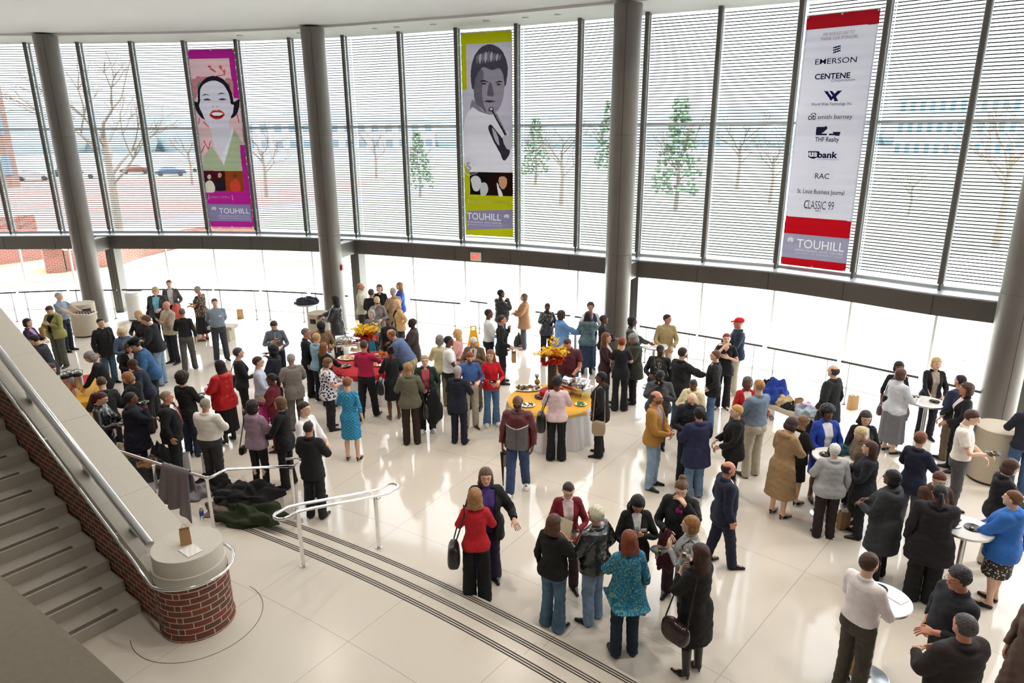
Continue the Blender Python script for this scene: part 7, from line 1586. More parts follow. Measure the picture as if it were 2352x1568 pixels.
q(56, 'person in olive-brown tweed jacket seen from behind, light brown hair', 932, 832, 350, 'f', 'r', ('short', 'a87e58'), ('jacket', '6a6654:tweed'), (TR, '33261e'), feet=(947, 1019), arms=('plate', 'plate'), fat=1.1)
q(57, 'woman in dark green fleece with a black coat over her arm', 963, 815, 170, 'f', 'p', ('short', 'c0a078'), ('openjacket', '1c3028'), (TR, '1a1c24'), under=('sweater', 'b04a58'), feet=(983, 990), arms=('plate', 'coat'), shoe=SH, fat=1.12)
# --- middle
q(58, 'woman with straight grey hair in cream sweater left of the white tee man', 1010, 769, 355, 'f', 'p', ('bob', '8e8884'), ('sweater', 'e0d8a8'), (TR, '8a8464'), arms=('plate', 'plate'), h=1.68)
q(59, 'man in white t-shirt with short black hair facing right', 1029, 768, 80, 'm', 'b', ('buzz', '17141a'), ('polo', 'f2f2f4'), (TR, BK), arms=('plate', 'plate'), fat=1.05, h=1.78)
q(60, 'woman with long straight blonde hair in a pink top', 1050, 754, 270, 'f', 'p', ('long', 'd8b070'), ('sweater', 'e4a8a4'), (TR, '5a5c60'), arms=('plate', 'plate'))
q(61, 'white-haired man in brown tweed blazer looking down', 1079, 770, 190, 'm', 'r', ('short', 'd4cfc4'), ('openjacket', '6c5a4a:tweed'), (TR, '5c4e42'), under=('shirt', 'e0d8cc'), feet=(1092, 938), arms=('plate', 'chest'), hp=.5, tie='5a4028')
q(62, 'red-bearded man in blue shirt and khaki trousers', 1072, 804, 165, 'm', 'p', ('short', '8a4420'), ('shirt', '4468a8'), (TR, 'b8b09c'), feet=(1083, 980), arms=('plate', 'plate'), hp=.4, beard='8a4420', shoe=('dress', '4a3020'))
q(63, 'woman in red cable sweater and jeans with long light brown hair', 1118, 804, 165, 'f', 'p', ('long', '8a5c38'), ('sweater', 'd01c2c:knit'), ('flare', '54789c:denim'), feet=(1129, 976), arms=('plate', 'plate'), hy=.5, glasses=True, shoe=SH)
q(64, 'grey-haired man in navy suit seen from behind', 1037, 843, 15, 'm', 'r', ('short', 'a8a8a8'), ('suit', '1a1e34'), (TR, '1a1e34'), feet=(1056, 1018), arms=('plate', 'plate'))
q(65, 'man in white shirt with a dark shoulder strap, shaved head', 1126, 711, 80, 'm', 'b', ('buzz', '2a1c18'), ('shirt', 'dfe4e4'), (TR, '17171d'), arms=('plate', 'plate'), h=1.82)
q(66, 'woman in black pantsuit drinking, kraft gift bag in her hand', 1132, 732, 85, 'f', 'r', ('short', '3c2a24'), ('suit', '17181c'), (TR, '17181c'), feet=(1152, 878), arms=('hold', 'eat'), h=1.74)
q(67, 'person in black puffer jacket and jeans eating near the doors', 1142, 663, 75, 'f', 'b', ('short', '1c1a1e'), ('hoodie', '23252c:shiny'), (TR, '3c4c78:denim'), feet=(1152, 803), arms=('eat', 'eat'), fat=1.25)
q(68, 'woman in tan coat and pink shoes facing left by the doormat', 1208, 674, 275, 'f', 'p', ('bob', '7a6450'), ('midcoat', 'b48866'), (TR, '4a525a'), feet=(1204, 800), arms=('plate', 'plate'), shoe=('sneaker', 'd8a8a4'), fat=1.1)
q(69, 'woman in black leather jacket eating, hair tied back, facing the camera', 1257, 693, 170, 'f', 'b', ('buzz', '2c2422'), ('jacket', '2a2c2e:leather'), (TR, BK), arms=('eat', 'plate'), hp=.3, h=1.68)
q(70, 'woman in light blue fleece jacket standing at a tall table', 1290, 712, 75, 'f', 'b', ('curly', '3c2e26'), ('midcoat', '6f9ad4'), (TR, '35404e'), arms=('reach', 'plate'), fat=1.15, h=1.66)
q(71, 'woman in denim jacket and long denim skirt, back turned', 1339, 716, 10, 'f', 'b', ('straight', '2e1c1c'), ('hoodie', '5c7880:denim'), ('longskirt', '2c3c5a:denim'), feet=(1349, 862), arms=('eat', 'plate'), shoe=('boot', '1c1a20'), fat=1.15)
q(72, 'man in navy sweater vest over a white shirt, shaggy hair', 1357, 693, 185, 'm', 'r', ('full', '3c3430'), ('vest', '3a3a5c'), (TR, '3a3c44'), under=('shirt', 'd8e0f0'), arms=('eat', 'plate'))
q(73, 'person in black partly hidden left of the middle right column', 1381, 718, 95, 'f', 'b', ('short', '2c1a1c'), ('sweater', '201a22'), (TR, '6a6662'), arms=('plate', 'plate'), h=1.66)
q(74, 'man in maroon short-sleeved shirt behind the right buffet table', 1301, 774, 200, 'm', 'r', ('buzz', '4a3022'), ('polo', '5c2434:plaid'), (TR, '34527c:denim'), arms=('low', 'low'), hp=.5, lean=.12, fat=1.28, h=1.80)
q(75, 'woman with long auburn hair in brown cardigan holding a yellow folder', 1393, 763, 110, 'f', 'p', ('long', '7a4628'), ('cardigan', '3c2226'), (TR, '3a2620'), under=('sweater', 'dcd4d6'), arms=('chest', 'down'), glasses=True, h=1.7)
q(76, 'red-haired woman in black top and flared trousers, back turned', 1427, 774, 5, 'f', 'p', ('short', '8a3c1e'), ('tunic', '17181f'), ('flare', '17181f'), feet=(1422, 942), arms=('plate', 'plate'))
q(77, 'woman in pale pink sweater seen from behind at the right buffet', 1290, 865, 5, 'f', 'b', ('full', '18161a'), ('sweater', 'e8ccd2'), ('flare', '151518'), feet=(1277, 1055), arms=('plate', 'plate'), fat=1.15, h=1.68)
q(78, 'woman in black hooded coat facing left right of the buffet table', 1389, 860, 285, 'f', 'b', ('short', '17151a'), ('parka', '141417'), ('flare', '141417'), feet=(1375, 1045), arms=('pocket', 'pocket'), h=1.7)
q(79, 'man in maroon and grey windbreaker walking, jeans and white sneakers', 1185, 907, 190, 'm', 'b', ('bald', '2c2624'), ('jacket', '5c1f28:two'), ('regular', '34486e:denim'), feet=(1190, 1128), arms=('down', 'down'), step=.20, shoe=SH, fat=1.1, beard='2a2422')
# --- right of the middle
q(80, 'woman with straight black hair in dark brown leather jacket at the table', 1453, 726, 105, 'f', 'b', ('bob', '15151a'), ('opencoat', '3a302c:leather'), (TR, '17171a'), under=('tee', 'e0dee2'), arms=('reach', 'low'), h=1.7)
q(81, 'man in khaki jacket with a white cup at the tall table', 1518, 724, 185, 'm', 'r', ('short', '2e221e'), ('jacket', 'a8966c'), (TR, 'd0c8b6'), arms=('low', 'low'), hy=-1.0)
q(82, 'older woman with curly grey hair in long olive coat', 1457, 769, 275, 'f', 'r', ('curly', '8c8c8e'), ('midcoat', '34342a'), (TR, BK), feet=(1452, 925), arms=('plate', 'plate'), hp=.4, fat=1.2, h=1.66)
q(83, 'woman in black and white dotted dress under black cardigan', 1517, 791, 205, 'f', 'd', ('short', '17141c'), ('cardigan', '17171a'), ('skirt', '1a1818:dots'), under=('tunic', '1a1818:dots'), arms=('plate', 'down'), fat=1.3, hy=-.6, h=1.66)
q(84, 'woman with black bob in grey jacket eating a roll', 1517, 848, 185, 'f', 'd', ('bob', '17121a'), ('jacket', '44464c'), (TR, '202226'), arms=('eat', 'chest'), fat=1.35, hp=.3, h=1.62)
q(85, 'bearded man in black suit jacket and jeans holding a plate', 1569, 796, 60, 'm', 'p', ('short', '33241e'), ('suit', '17191e'), ('regular', '3a4c60:denim'), arms=('reach', 'plate'), beard='33241e', fat=1.1, h=1.80)
q(86, 'red-haired woman in black top with flared sleeves, hand at her mouth', 1643, 753, 190, 'f', 'p', ('short', '8a2e1e'), ('tunic', '16161b'), ('flare', '16161b'), feet=(1655, 936), arms=('face', 'chest'), shoe=HL, fat=1.1, h=1.74)
q(87, 'man in red baseball cap and navy jacket facing left', 1690, 730, 278, 'm', 'r', ('buzz', 'c8b8a8'), ('jacket', '1c2e42'), ('regular', 'b8b4a0'), feet=(1682, 903), arms=('plate', 'plate'), hat=('cap', 'd8202a'), shoe=SH, fat=1.1)
q(88, 'young man in black blazer and blue jeans facing left', 1645, 804, 288, 'm', 'p', ('short', '6a4630'), ('suit', '1a1b20'), ('regular', '4c6c90:denim'), feet=(1630, 980), arms=('pocket', 'pocket'), fat=1.08)
q(89, 'woman in cream hooded coat with fur trim eating from a plate', 1595, 867, 215, 'f', 'b', ('buzz', '2c2420'), ('fur', 'ded2ac'), (TR, '2e3438'), arms=('chest', 'plate'), hp=.3, fat=1.1, h=1.6)
q(90, 'bald man in dark navy jacket facing the camera, looking down', 1594, 905, 190, 'm', 'p', None, ('jacket', '1a1e2c'), (TR, '1a1e2c'), arms=('plate', 'plate'), hp=.5, beard='5a4a40', h=1.76)
q(91, 'man in long navy coat seen from behind, dark hair', 1604, 935, 345, 'm', 'r', ('full', '201a1c'), ('midcoat', '22284a'), ('regular', '6a88a8:denim'), feet=(1590, 1136), arms=('plate', 'plate'), fat=1.15, glasses=True)
q(92, 'man in mustard tan canvas jacket and light jeans, hands clasped', 1520, 897, 120, 'm', 'r', ('bald', '40302a'), ('openjacket', 'b0803c'), ('regular', '8ea8c4:denim'), under=('shirt', '9a90a0:plaid'), feet=(1495, 1118), arms=('clasp', 'clasp'), beard='6a4c38', glasses=True)
q(93, 'grey-haired woman in red jacket with a white collar facing the camera', 1719, 864, 180, 'f', 'b', ('bob', '5c5450'), ('openjacket', 'b01c26'), (TR, '3a2234'), under=('shirt', 'e4d8d4'), arms=('plate', 'out'), h=1.66)
q(94, 'man with ginger hair in grey-blue shirt and khakis, back turned', 1748, 870, 335, 'm', 'p', ('buzz', 'b08254'), ('shirt', '76869c'), ('regular', 'b8b09c'), feet=(1722, 1092), arms=('plate', 'plate'), fat=1.12)
q(95, 'blonde woman in black hooded coat facing left', 1687, 937, 275, 'f', 'p', ('short', 'c89a58'), ('parka', '17171a'), (TR, '151517'), feet=(1674, 1137), arms=('low', 'low'), h=1.66)
q(96, 'balding man in black coat with raised collar by the coat-covered bench', 1917, 836, 325, 'm', 'p', ('bald', '4a3a32'), ('midcoat', '1d1f22'), ('regular', '26282c'), arms=('down', 'pocket'), h=1.82)
q(97, 'woman with black bob and glasses in black top and necklace', 2067, 831, 195, 'f', 'b', ('bob', '15131a'), ('blouse', '1c1a1e'), (TR, '17171a'), arms=('down', 'low'), glasses=True, h=1.68)
q(98, 'woman in white turtleneck with a grey sweater over her arm', 2054, 859, 75, 'f', 'p', ('bob', '5c3a2c'), ('turtle', 'd2d4dc'), ('longskirt', '76767c'), feet=(2040, 1036), arms=('plate', 'coat'), fat=1.25, h=1.7)
q(99, 'blonde woman in black blazer and patterned blouse at the right table', 2143, 843, 190, 'f', 'p', ('bob', 'd0ac70'), ('openjacket', '17181e'), (TR, '1c1e2c'), under=('shirt', 'a89c94:fleck'), feet=(2120, 1005), arms=('table', 'low'), h=1.7)
q(100, 'large man in navy sweater and khakis seen from behind at the table', 2178, 860, 335, 'm', 'r', ('short', '241c1e'), ('sweater', '1a2440'), ('regular', '7c6c58'), feet=(2146, 1052), arms=('low', 'pocket'), fat=1.3)
q(101, 'woman with long curly brown hair in black suit near the right column', 2228, 865, 285, 'f', 't', ('curly', '4a2e22'), ('openjacket', '15161a'), (TR, '15161a'), under=('tee', 'e8dcdc'), arms=('low', 'low'), h=1.7)
q(102, 'woman in camel coat with fur collar and heels reading a paper', 1822, 962, 60, 'f', 'p', ('bob', '3a2624'), ('longcoat', 'a08260'), ('', BK), feet=(1785, 1184), arms=('chest', 'plate'), shoe=HL, hp=.5, lean=.06, h=1.72)
q(103, 'woman in black skirt suit with light brown bob and dark heels', 1860, 952, 65, 'f', 'p', ('straight', '7a5a3c'), ('jacket', '17181c'), ('skirt', '17181c'), feet=(1820, 1150), arms=('plate', 'reach'), shoe=HL, hp=.35)
q(104, 'woman in royal blue jacket with white collar and glasses', 1896, 937, 180, 'f', 'b', ('afro', '17151a'), ('openjacket', '2848b0'), ('skirt', '2848b0'), under=('shirt', 'eef0f8'), arms=('low', 'low'), glasses=True, fat=1.1, h=1.68)
q(105, 'woman in black velvet jacket with white lace collar', 1990, 940, 190, 'f', 'p', ('straight', '3a2a2e'), ('openjacket', '14141c'), (TR, '15151a'), under=('shirt', 'f2eef4'), arms=('plate', 'low'), hp=.2, h=1.7)
q(106, 'white-haired woman in grey and black scenic jacket, back turned', 1921, 1015, 8, 'f', 'p', ('short', 'eeeae0'), ('jacket', 'a8aaae'), (TR, '271c20'), feet=(1893, 1228), arms=('down', 'plate'), fat=1.25, shoe=('dress', '33201c'))
q(107, 'woman with short ash blonde hair in brown jacket at the round table', 1970, 992, 265, 'f', 'p', ('short', 'd0bc8c'), ('jacket', '6e6050'), (TR, '4a443c'), arms=('plate', 'plate'), hp=.4, lean=.12, fat=1.1)
q(108, 'woman with long dark brown hair in black coat facing left', 2010, 1009, 295, 'f', 'p', ('long', '46291f'), ('midcoat', '1d1f2a'), (TR, '1a1c22'), feet=(1962, 1225), arms=('plate', 'plate'), fat=1.1)
q(109, 'man in white polo shirt walking with a plate by the right bin', 2216, 963, 125, 'm', 'p', ('short', '4a3024'), ('polo', 'ece4dc'), ('regular', '4c4c50'), feet=(2180, 1180), arms=('plate', 'low'), hp=.35, h=1.84)
q(110, 'woman in navy blazer and grey trousers holding a white cup', 2121, 1019, 55, 'f', 'p', ('short', '7a4a2c'), ('suit', '1c2238'), ('regular', '63636c'), feet=(2075, 1226), arms=('chest', 'plate'), h=1.72)
q(111, 'auburn-haired woman with glasses in brown speckled cardigan', 2158, 1088, 185, 'f', 'p', ('short', '5c2a20'), ('openjacket', '4c342a:tweed'), (TR, '2c2426'), under=('tee', 'b06a5c'), arms=('table', 'table'), glasses=True, fat=1.15, hp=.3, h=1.64)
q(112, 'woman with black bob in dark grey coat, back turned', 2005, 1128, 320, 'f', 'b', ('bob', '121216'), ('coat', '303238'), (TR, '17171a'), feet=(2012, 1330), arms=('plate', 'plate'), fat=1.25, h=1.66)
q(113, 'woman with dark ponytail in black coat seen from behind', 2161, 1146, 25, 'f', 'b', ('ponytail', '19161b'), ('midcoat', '1a141c'), ('wide', '141417'), feet=(2118, 1368), arms=('table', 'down'), fat=1.35, h=1.70)
q(114, 'brown-haired woman in black jacket and pale trousers at the right edge', 2320, 1052, 100, 'f', 'p', ('bob', '4a3024'), ('jacket', '17171b'), ('regular', 'c8beae'), arms=('plate', 'plate'), hp=.25, h=1.7)
q(115, 'person in bright blue hooded jacket and dark skirt at the table', 2304, 1151, 320, 'f', 'p', ('short', '6c4428'), ('parka', '2f6cc0'), ('skirt', '38322e:lace'), feet=(2266, 1385), arms=('table', 'table'), fat=1.15, h=1.66)
q(116, 'bearded man in white shirt and olive trousers beside the near table', 2000, 1264, 65, 'm', 'p', ('short', '4a2e20'), ('shirt', 'f0e8ea'), ('regular', '46423a'), feet=(1955, 1585), arms=('low', 'low'), beard='6a3c24', glasses=True, fat=1.05)
q(117, 'man with curly dark grey hair in black shirt, bottom right', 2214, 1300, 265, 'm', 'r', ('full', '38343a'), ('shirt', '1b1d24'), ('regular', '1b1d24'), arms=('pocket', 'plate'), glasses=True, fat=1.2, hp=.2, h=1.8)
q(118, 'man in dark brown jacket seen from behind in the bottom right corner', 2223, 1410, 350, 'm', 'r', ('short', '4a4648'), ('jacket', '2a2224'), ('regular', '202024'), arms=('plate', 'plate'), fat=1.2, h=1.8)
q(119, 'person in navy sweater and jeans at the right edge beyond the bin', 2366, 905, 20, 'm', 'r', ('short', '2a2020'), ('sweater', '1c2030'), ('regular', '3c5478:denim'), arms=('plate', 'plate'), h=1.78)
q(120, 'person in brown coat cut off by the bottom right edge of the picture', 2410, 1352, 250, 'f', 'p', ('bob', '4a3024'), ('longcoat', '6e5a52'), (TR, '2a2422'), arms=('down', 'down'), h=1.66)
# --- foreground
q(121, 'woman in long black coat over purple turtleneck, one hand held out', 1092, 1068, 175, 'f', 'p', ('straight', '6a5242'), ('opencoat', '16171a'), ('flare', '2c2444'), under=('turtle', '4a3a86'), feet=(1120, 1330), arms=('down', 'out'), glasses=True, fat=1.2, h=1.70)
q(122, 'woman in red ribbed sweater and black trousers, back turned by the steps', 1120, 1116, 358, 'f', 'p', ('straight', 'a8784e'), ('sweater', 'cc2430:knit'), ('wide', '141416'), feet=(1097, 1376), arms=('plate', 'plate'), h=1.67)
q(123, 'woman in maroon cardigan and white shirt, dark hair pulled back', 1291, 1124, 178, 'f', 'p', ('buzz', '3c2c2a'), ('cardigan', '7a1828'), (TR, '301820'), under=('shirt', 'f0dce2'), feet=(1300, 1352), arms=('plate', 'plate'), hp=.4, h=1.66)
q(124, 'woman in black sweater and jeans with shoulder-length brown hair', 1262, 1191, 40, 'f', 'p', ('straight', '5a3c2c'), ('sweater', '151517'), ('flare', '54708c:denim'), feet=(1270, 1438), arms=('chest', 'down'), glasses=True, fat=1.15, h=1.60)
q(125, 'white-haired man in black leather jacket and faded jeans', 1363, 1163, 310, 'm', 'r', ('full', 'e4dcc8'), ('jacket', '24282a:leather'), ('regular', '7e98b8:denim'), feet=(1360, 1425), arms=('pocket', 'plate'), fat=1.18)
q(126, 'woman with long black hair in black suit looking down at a cup', 1464, 1128, 180, 'f', 't', ('long', '121116'), ('suit', '17181b'), ('flare', '17181b'), under=('shirt', 'eef0f2'), arms=('plate', 'chest'), hp=.5, h=1.68)
q(127, 'woman in blue and teal patterned poncho with auburn hair, back turned', 1450, 1237, 352, 'f', 'p', ('straight', '7a3a22'), ('poncho', '0f6f94:paisley'), ('regular', '1c2c3c:denim'), feet=(1432, 1502), arms=('down', 'chest'), shoe=('sneaker', '38363a'), h=1.68)
q(128, 'woman with high bun in black coat and magenta scarf', 1584, 1106, 200, 'f', 'p', ('bun', '6a4a30'), ('midcoat', '17171b'), ('regular', '2c1622'), feet=(1548, 1365), arms=('plate', 'face'), hp=.3, fat=1.15, h=1.74)
q(129, 'bald man in navy suit with red striped tie walking right', 1640, 1073, 88, 'm', 'r', ('bald', '3c2c26'), ('suit', '1a2038'), ('regular', '1a2038'), under=('shirt', 'eef0f8'), tie='a01c34', feet=(1652, 1296), arms=('down', 'down'), step=.16, fat=1.15)
q(130, 'woman with light brown bob in grey knit jacket holding a dark plate', 1588, 1184, 285, 'f', 'p', ('bob', '9a6c40'), ('jacket', '9a9c9e:tweed'), ('regular', '2a2a2e'), arms=('plate', 'chest'), h=1.62)
q(131, 'woman with long dark brown hair in black coat, skirt and high boots', 1634, 1255, 325, 'f', 'p', ('long', '3c2018'), ('coat', '151416'), ('skirt', '5a5450:fleck'), feet=(1585, 1545), arms=('eat', 'chest'), shoe=('boot', '141316'), h=1.70)
q(132, 'woman in lilac checked jacket with curly dark hair, back turned', 595, 932, 15, 'f', 'p', ('curly', '2e2022'), ('hoodie', 'a48c9e:tweed'), ('slim', '17161a'), feet=(604, 1122), arms=('plate', 'plate'), shoe=HL, h=1.66)
q(133, 'woman with short light brown hair in black jacket facing left', 660, 915, 285, 'f', 'p', ('bob', '6c4c34'), ('suit', '17171a'), ('flare', '151517'), under=('blouse', 'd8c8c8'), feet=(664, 1115), arms=('low', 'low'), glasses=True, h=1.68)
q(134, 'man in white shirt and dark tie with a glass, facing right', 697, 921, 110, 'm', 'p', ('short', '2c2220'), ('shirt', 'f4f2f6'), ('regular', '1c1c22'), arms=('low', 'low'), tie='23283c', h=1.78)
q(135, 'man in black suit seen from behind beside the step handrails', 708, 967, 10, 'm', 'r', ('buzz', '2a2220'), ('suit', '1c1d20'), ('regular', '1c1d20'), feet=(729, 1188), arms=('plate', 'plate'))

# keep people clear of one another and of the furniture, sliding each a little towards or away from us
POS = {}
for key, d in SPEC:
    POS[key] = list(placed(**{k: v for k, v in d.items() if k in ('px', 'py', 'feet', 'face', 'sex', 'h', 'z', 'lean')}))
info = {key: (d.get('fat', 1.), .35 if d.get('feet') else 1., d.get('lean', 0.)) for key, d in SPEC}
keys = [k for k, _ in SPEC]
for it in range(60):
    for i, a in enumerate(keys):
        for b in keys[i + 1:]:
            pa, pb = POS[a][0], POS[b][0]; v = (pb - pa)[:2]; d = np.hypot(*v); need = .225 * (info[a][0] + info[b][0])
            if d < need:
                va = pa[:2] / np.hypot(*pa[:2]); far_b = (v @ va) >= 0; gap = (need - d) * .5
                wa, wb = info[a][1], info[b][1]; s_ = wa + wb
                sgn = 1 if far_b else -1; dirn = va * sgn * .8 + v / (d + 1e-6) * .35
                POS[a][0][:2] -= dirn * gap * wa / s_; POS[b][0][:2] += dirn * gap * wb / s_
        for ox, oy, r_ in OB:
            pa = POS[a][0]; v = pa[:2] - (ox, oy); d = np.hypot(*v); need = r_ + .17 * info[a][0]
            if d < need: POS[a][0][:2] += v / (d + 1e-6) * (need - d) * .5
for key, d in SPEC:
    WHO[key] = person(_at=tuple(POS[key]), **d)
# ================================================================== WHAT PEOPLE HOLD AND CARRY
HELD = {k: WHO[k] for k in WHO}
def in_hand(k, s, up=.02):
    R = WHO[k]; p = R['hand'][s].copy(); return (p[0], p[1], p[2] + up)
PN_ = {3: 'the olive jacket woman', 8: 'the pale blonde in denim', 14: 'the light blue top woman', 18: 'the floral blouse woman', 21: 'the red hooded jacket woman', 22: 'the curly dark-haired woman in black', 26: 'the woman with the dark red ponytail', 27: 'the woman in navy coat with red collar', 30: 'the man in grey-blue shirt and tie', 33: 'the navy jacket woman with dark curls', 41: 'the floral tunic woman', 49: 'the grey coat woman', 57: 'the green fleece woman', 61: 'the white-haired man in brown', 62: 'the red-bearded man', 63: 'the red cable sweater woman', 69: 'the black leather jacket woman', 74: 'the maroon shirt man', 84: 'the woman eating in grey jacket', 85: 'the bearded man in black suit jacket', 89: 'the cream hooded coat woman', 98: 'the white turtleneck woman', 109: 'the man in white polo shirt', 114: 'the black jacket woman at the right edge', 130: 'the grey knit jacket woman', 131: 'the woman in high boots', 77: 'the pale pink sweater woman'}
for k, who in PN_.items():
    s = 0; plate(in_hand(k, 0, .025), 'dark plate of food held by ' + who, r=.085 if k not in (109, 130) else .10)
cup(in_hand(81, 1, .0), 'white paper cup held by the khaki jacket man'); cup(in_hand(110, 0, .0), 'white paper cup held by the navy blazer woman'); cup(in_hand(126, 1, .0), 'clear plastic cup held by the black-haired woman in suit', m_=CLEARP); cup(in_hand(134, 0, .0), 'clear glass held by the man in white shirt and dark tie', m_=CLEARP); cup(in_hand(131, 1, .01), 'clear plastic cup held by the woman in high boots', m_=CLEARP); cup(in_hand(91, 1, .0), 'white cup held by the long navy coat man')
def sheet(k, s, label, w_, h_, m_, name, cat, tilt=1.0):
    R = WHO[k]; p = R['hand'][s]; g = G(); g.box((0, 0, 0), (w_, h_, .002)); o = g.build(name, m_); o.location = (p[0], p[1], p[2] + .06); o.rotation_euler = (tilt, 0, R['yaw']); return tag(o, label, cat)
sheet(124, 0, 'cream printed leaflet held between the black sweater and leather jacket people', .20, .30, mat('cream_card', 'e8dcc0', .7), 'leaflet', 'leaflet', 1.2)
sheet(102, 0, 'white folded paper in the camel coat woman\'s hand', .10, .16, PAPER, 'paper_note', 'paper'); sheet(75, 0, 'yellow folder held by the long auburn-haired woman', .24, .30, mat('folder_yellow', 'e0b44c', .6), 'folder', 'folder', 1.45); sheet(123, 1, 'small dark notebook in the maroon cardigan woman\'s hands', .10, .14, BLACK, 'notebook', 'notebook', .3)
# long tray of food
R = WHO[1]; m = (R['hand'][0] + R['hand'][1]) / 2; o = thing('food_tray', 'long white tray of dark snacks carried past the left bin', 'tray', (m[0] + R['fwd'][0] * .12, m[1] + R['fwd'][1] * .12, m[2] + .03), R['yaw'] + math.pi / 2)
g = G(); g.box((0, 0, .008), (.58, .34, .016)); child(g, 'tray_base', W_D, o, bevel=.005)
for i in range(6):
    for j in range(3): g = G(); g.ball((-.22 + .088 * i, -.10 + .10 * j, .03), (.03, .035, .022), 8, 6); child(g, 'snack', mat('dark_snack', '5a2c2c', .6), o, smooth=50)
def shoulder_bag(k, s, c_, label, sz=(.30, .12, .24), drop=.62, name='shoulder_bag', kind=.35, fwd_=-.02, out=.10):
    R = WHO[k]; sg = 1 if s == 0 else -1; sh = R['sh'][s]; S = R['S']; b = R['hip'][s] + R['rt'] * sg * out + R['fwd'] * fwd_; b = np.array([b[0], b[1], sh[2] - drop])
    m_ = mat('bag_' + c_, c_, kind, bump=.2, bscale=30); o = thing(name, label, 'bag', b, R['yaw'] + math.pi / 2); w_, d_, h_ = sz
    g = G(); g.ball((0, 0, 0), 1., 20, 12); g.v = [(w_ / 2 * np.sign(v[0]) * abs(v[0]) ** .6, d_ / 2 * np.sign(v[1]) * abs(v[1]) ** .7 * (1 - .25 * v[2]), h_ / 2 * np.sign(v[2]) * abs(v[2]) ** .6 * (1 + .06 * math.sin(8 * v[0]))) for v in g.v]; child(g, 'pouch', m_, o, smooth=60)
    inv = lambda p: (Matrix.Rotation(-(R['yaw'] + math.pi / 2), 4, 'Z') @ Matrix.Translation(Vector(tuple(-b)))) @ Vector(tuple(p))
    top = inv(sh + np.array([0, 0, .055]) + R['rt'] * sg * .01); g = G()
    f1 = inv(sh + R['fwd'] * .085 + np.array([0, 0, -.05])); f2 = inv(sh - R['fwd'] * .085 + np.array([0, 0, -.05]))
    g.tube([(w_ * .42, 0, h_ * .40), tuple((Vector((w_ * .42, 0, h_ * .4)) + f1) / 2 + Vector((0, -sg * .02, 0))), tuple(f1), tuple(top), tuple(f2), tuple((Vector((-w_ * .42, 0, h_ * .4)) + f2) / 2), (-w_ * .42, 0, h_ * .40)], .009, 8); child(g, 'strap', m_, o, smooth=60); return o
shoulder_bag(31, 1, '3a2622', 'big dark brown shoulder bag of the grey-brown haired woman', (.40, .16, .30), .52)
shoulder_bag(122, 1, '1f1d22', 'black slouchy shoulder bag on the red ribbed sweater', (.34, .16, .34), .62, fwd_=-.06)
shoulder_bag(131, 1, '2c1c18', 'dark brown glossy handbag of the woman in high boots', (.36, .16, .26), .66, kind=.2, out=.14)
shoulder_bag(78, 1, 'a8957c', 'tan cloth bag hanging at the black hooded coat woman\'s side', (.26, .12, .30), .72)
shoulder_bag(115, 0, '241e1c', 'black bag at the hip of the bright blue hooded jacket', (.32, .14, .20), .58)
shoulder_bag(55, 1, '1a1a1e', 'black shoulder bag of the woman in skirt and tan heels', (.30, .14, .30), .60); shoulder_bag(98, 1, '6a5a5c', 'patterned small handbag of the white turtleneck woman', (.22, .10, .22), .66)
shoulder_bag(56, 0, '30241e', 'dark brown bag of the tweed jacket person', (.26, .10, .28), .75); shoulder_bag(77, 1, '161618', 'black backpack hanging from the pale pink sweater woman\'s shoulder', (.30, .18, .40), .62, 'backpack')
shoulder_bag(132, 1, '241418', 'dark small bag at the side of the lilac checked jacket', (.18, .08, .16), .66); shoulder_bag(14, 0, '1c1c20', 'black purse of the light blue top woman', (.2, .1, .2), .5); shoulder_bag(130, 1, '2c2a2c', 'black purse strap bag of the grey knit jacket woman', (.24, .1, .2), .62)
def arm_coat(k, s, c_, label, L=.62, w_=.34, d_=.16, name='coat', sd=1.):
    R = WHO[k]; p = R['wrist'][s] * .6 + R['hand'][s] * .4; g = G(); g.ball((0, 0, 0), 1., 26, 18); V = []
    for v in g.v:
        t = (1 - v[2]) / 2; n_ = .14 * math.sin(4 * math.atan2(v[1], v[0]) + sd + 5 * t) + .08 * math.sin(9 * v[0] + 7 * v[2] + sd); wd = (.55 + .6 * t) * (1 + n_); V.append((v[0] * w_ / 2 * wd, v[1] * d_ / 2 * wd * 1.1, .06 - L * t + .05 * math.sin(6 * v[0] + sd) * t))
    g.v = V; o = g.build(name, mat('arm_' + c_, c_, .85, noise=.1, nscale=10, bump=.3, bscale=14), smooth=80); o.location = (p[0] + R['fwd'][0] * .03, p[1] + R['fwd'][1] * .03, p[2] + .02); o.rotation_euler = (0, 0, R['yaw'] + .3); return tag(o, label, name.replace('_', ' '))
arm_coat(34, 0, 'e0409c', 'bright pink coat over the arm of the maroon suit woman', .60, .42, .2, sd=2.); arm_coat(15, 1, 'e8645c', 'coral coat over the arm of the white turtleneck blazer woman', .55, .34, .2); arm_coat(23, 1, '33201e', 'long brown leather coat over the bending woman\'s arm', .95, .44, .22, sd=3.); arm_coat(57, 1, '17181d', 'black coat over the arm of the green fleece woman', .80, .42, .22, sd=4.)
arm_coat(98, 1, 'aeaeb4', 'light grey sweater over the arm of the white turtleneck woman', .55, .34, .18, 'sweater', 5.); arm_coat(51, 1, '1f7f9c', 'teal scarf hanging from the grey sweater woman\'s arm', .62, .20, .12, 'scarf', 6.); arm_coat(128, 0, '4a0f22', 'dark maroon fringed shawl over the arm of the woman with the high bun', .62, .30, .16, 'shawl', 7.); arm_coat(41, 1, 'a8b4d0', 'pale blue jacket hanging beside the floral tunic woman', .60, .26, .14, 'jacket', 8.) ; arm_coat(94, 1, '3c4450', 'dark jacket over the arm of the ginger-haired man', .7, .32, .18, 'jacket', 9.)
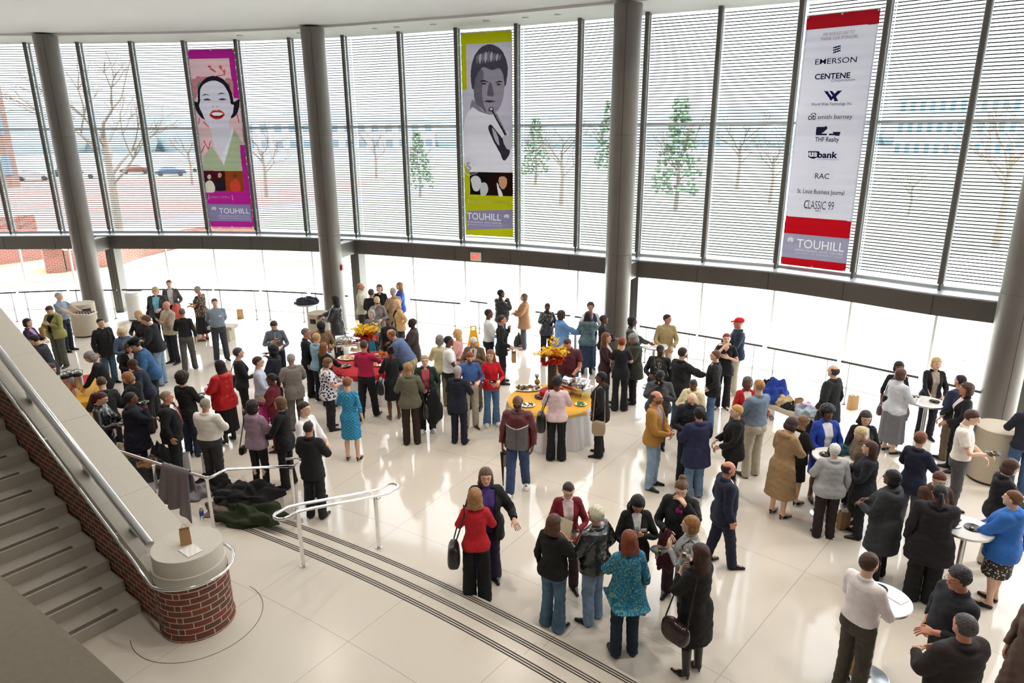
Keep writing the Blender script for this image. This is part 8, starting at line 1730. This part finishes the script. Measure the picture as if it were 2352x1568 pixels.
# bags in hands, umbrella
R = WHO[66]; p = R['hand'][0]; kraft_bag((p[0] + R['fwd'][0] * .02, p[1], p[2] - .34), .18, .10, .24, 'kraft gift bag hanging from the black pantsuit woman\'s hand', R['yaw'])
R = WHO[3]; p = R['hand'][1]; kraft_bag((p[0] - .02, p[1] - .12, p[2] - .34), .12, .08, .26, 'kraft bag hanging at the olive jacket woman\'s front', R['yaw'])
R = WHO[79]; p = R['hand'][0]; o = thing('umbrella', 'closed black umbrella with wooden handle carried by the windbreaker man', 'umbrella', (p[0], p[1], p[2]), .2)
g = G(); g.tube([(0, 0, -.06), (.01, 0, -.70)], [.035, .008], 10); child(g, 'folded_canopy', BLC, o, smooth=50); g = G(); g.tube([(0, 0, -.08), (0, 0, .06), (.03, 0, .10), (.07, 0, .09), (.08, 0, .05)], .011, 8); child(g, 'crook_handle', mat('wood_handle', 'b88a3c', .4), o, smooth=60)
kraft_bag((p[0] + .10, p[1] - .02, p[2] - .30), .16, .08, .22, 'small grey-brown gift bag carried with the umbrella', .2, mat('taupe_paper', '8a7868', .8))
# scarf at the throat, name badges
R = WHO[128]; q_ = R['to_w']((0, .10, 1.40)); heap('magenta_scarf', 'magenta patterned scarf knotted at the neck of the woman with high bun', 'scarf', (q_[0], q_[1], q_[2] - .06), (.16, .14, .16), mat('magenta_silk', 'b01c78', .6, noise=.3, nscale=20), 2.2, 0, flat=False)
def badge(k, label):
    R = WHO[k]; p = R['to_w']((-.075, .168, 1.30)); g = G(); g.box((0, 0, 0), (.075, .006, .045)); o = g.build('name_badge', PAPER); o.location = tuple(map(float, p)); o.rotation_euler = (-.15, 0, R['yaw']); return tag(o, label, 'badge')
badge(126, 'white name badge on the black-haired woman in suit'); badge(20, 'white name badge on the grey-blue shirt of the man with hands behind')
# black court shoes and a green bag left on the floor by the door mat
for dx, l in ((0, 'left black court shoe standing empty by the door mat'), (22, 'right black court shoe standing empty by the door mat')):
    P = at(1173 + dx, 799); T('shoe', 'heel'); shared('shoe', 'heel'); o = bpy.data.objects.new('court_shoe', SHARED[('shoe', 'heel')]); COL.objects.link(o); o.location = (P[0] - .11, P[1] - .05, 0); o.rotation_euler = (0, 0, -.5 + dx * .02); o.material_slots[0].link = 'OBJECT'; o.material_slots[0].material = mat('shoe_141216', hexc('141216'), .3); tag(o, l, 'shoe')
P = at(1192, 797); heap('green_handbag', 'dark green handbag on the floor behind the tan coat woman', 'bag', (P[0], P[1] + .1, 0), (.30, .16, .42), mat('green_leather', '3c4434', .5), 1.7, .2, amp=.06)
P = at(1935, 1213); kraft_bag(P, .16, .10, .30, 'kraft bag with tissue on the floor right of the white-haired woman', .1, tissue=True)
P = at(1968, 1548); kraft_bag(P, .20, .12, .28, 'kraft bag on the floor at the foot of the nearest cocktail table', .2, tissue=True)
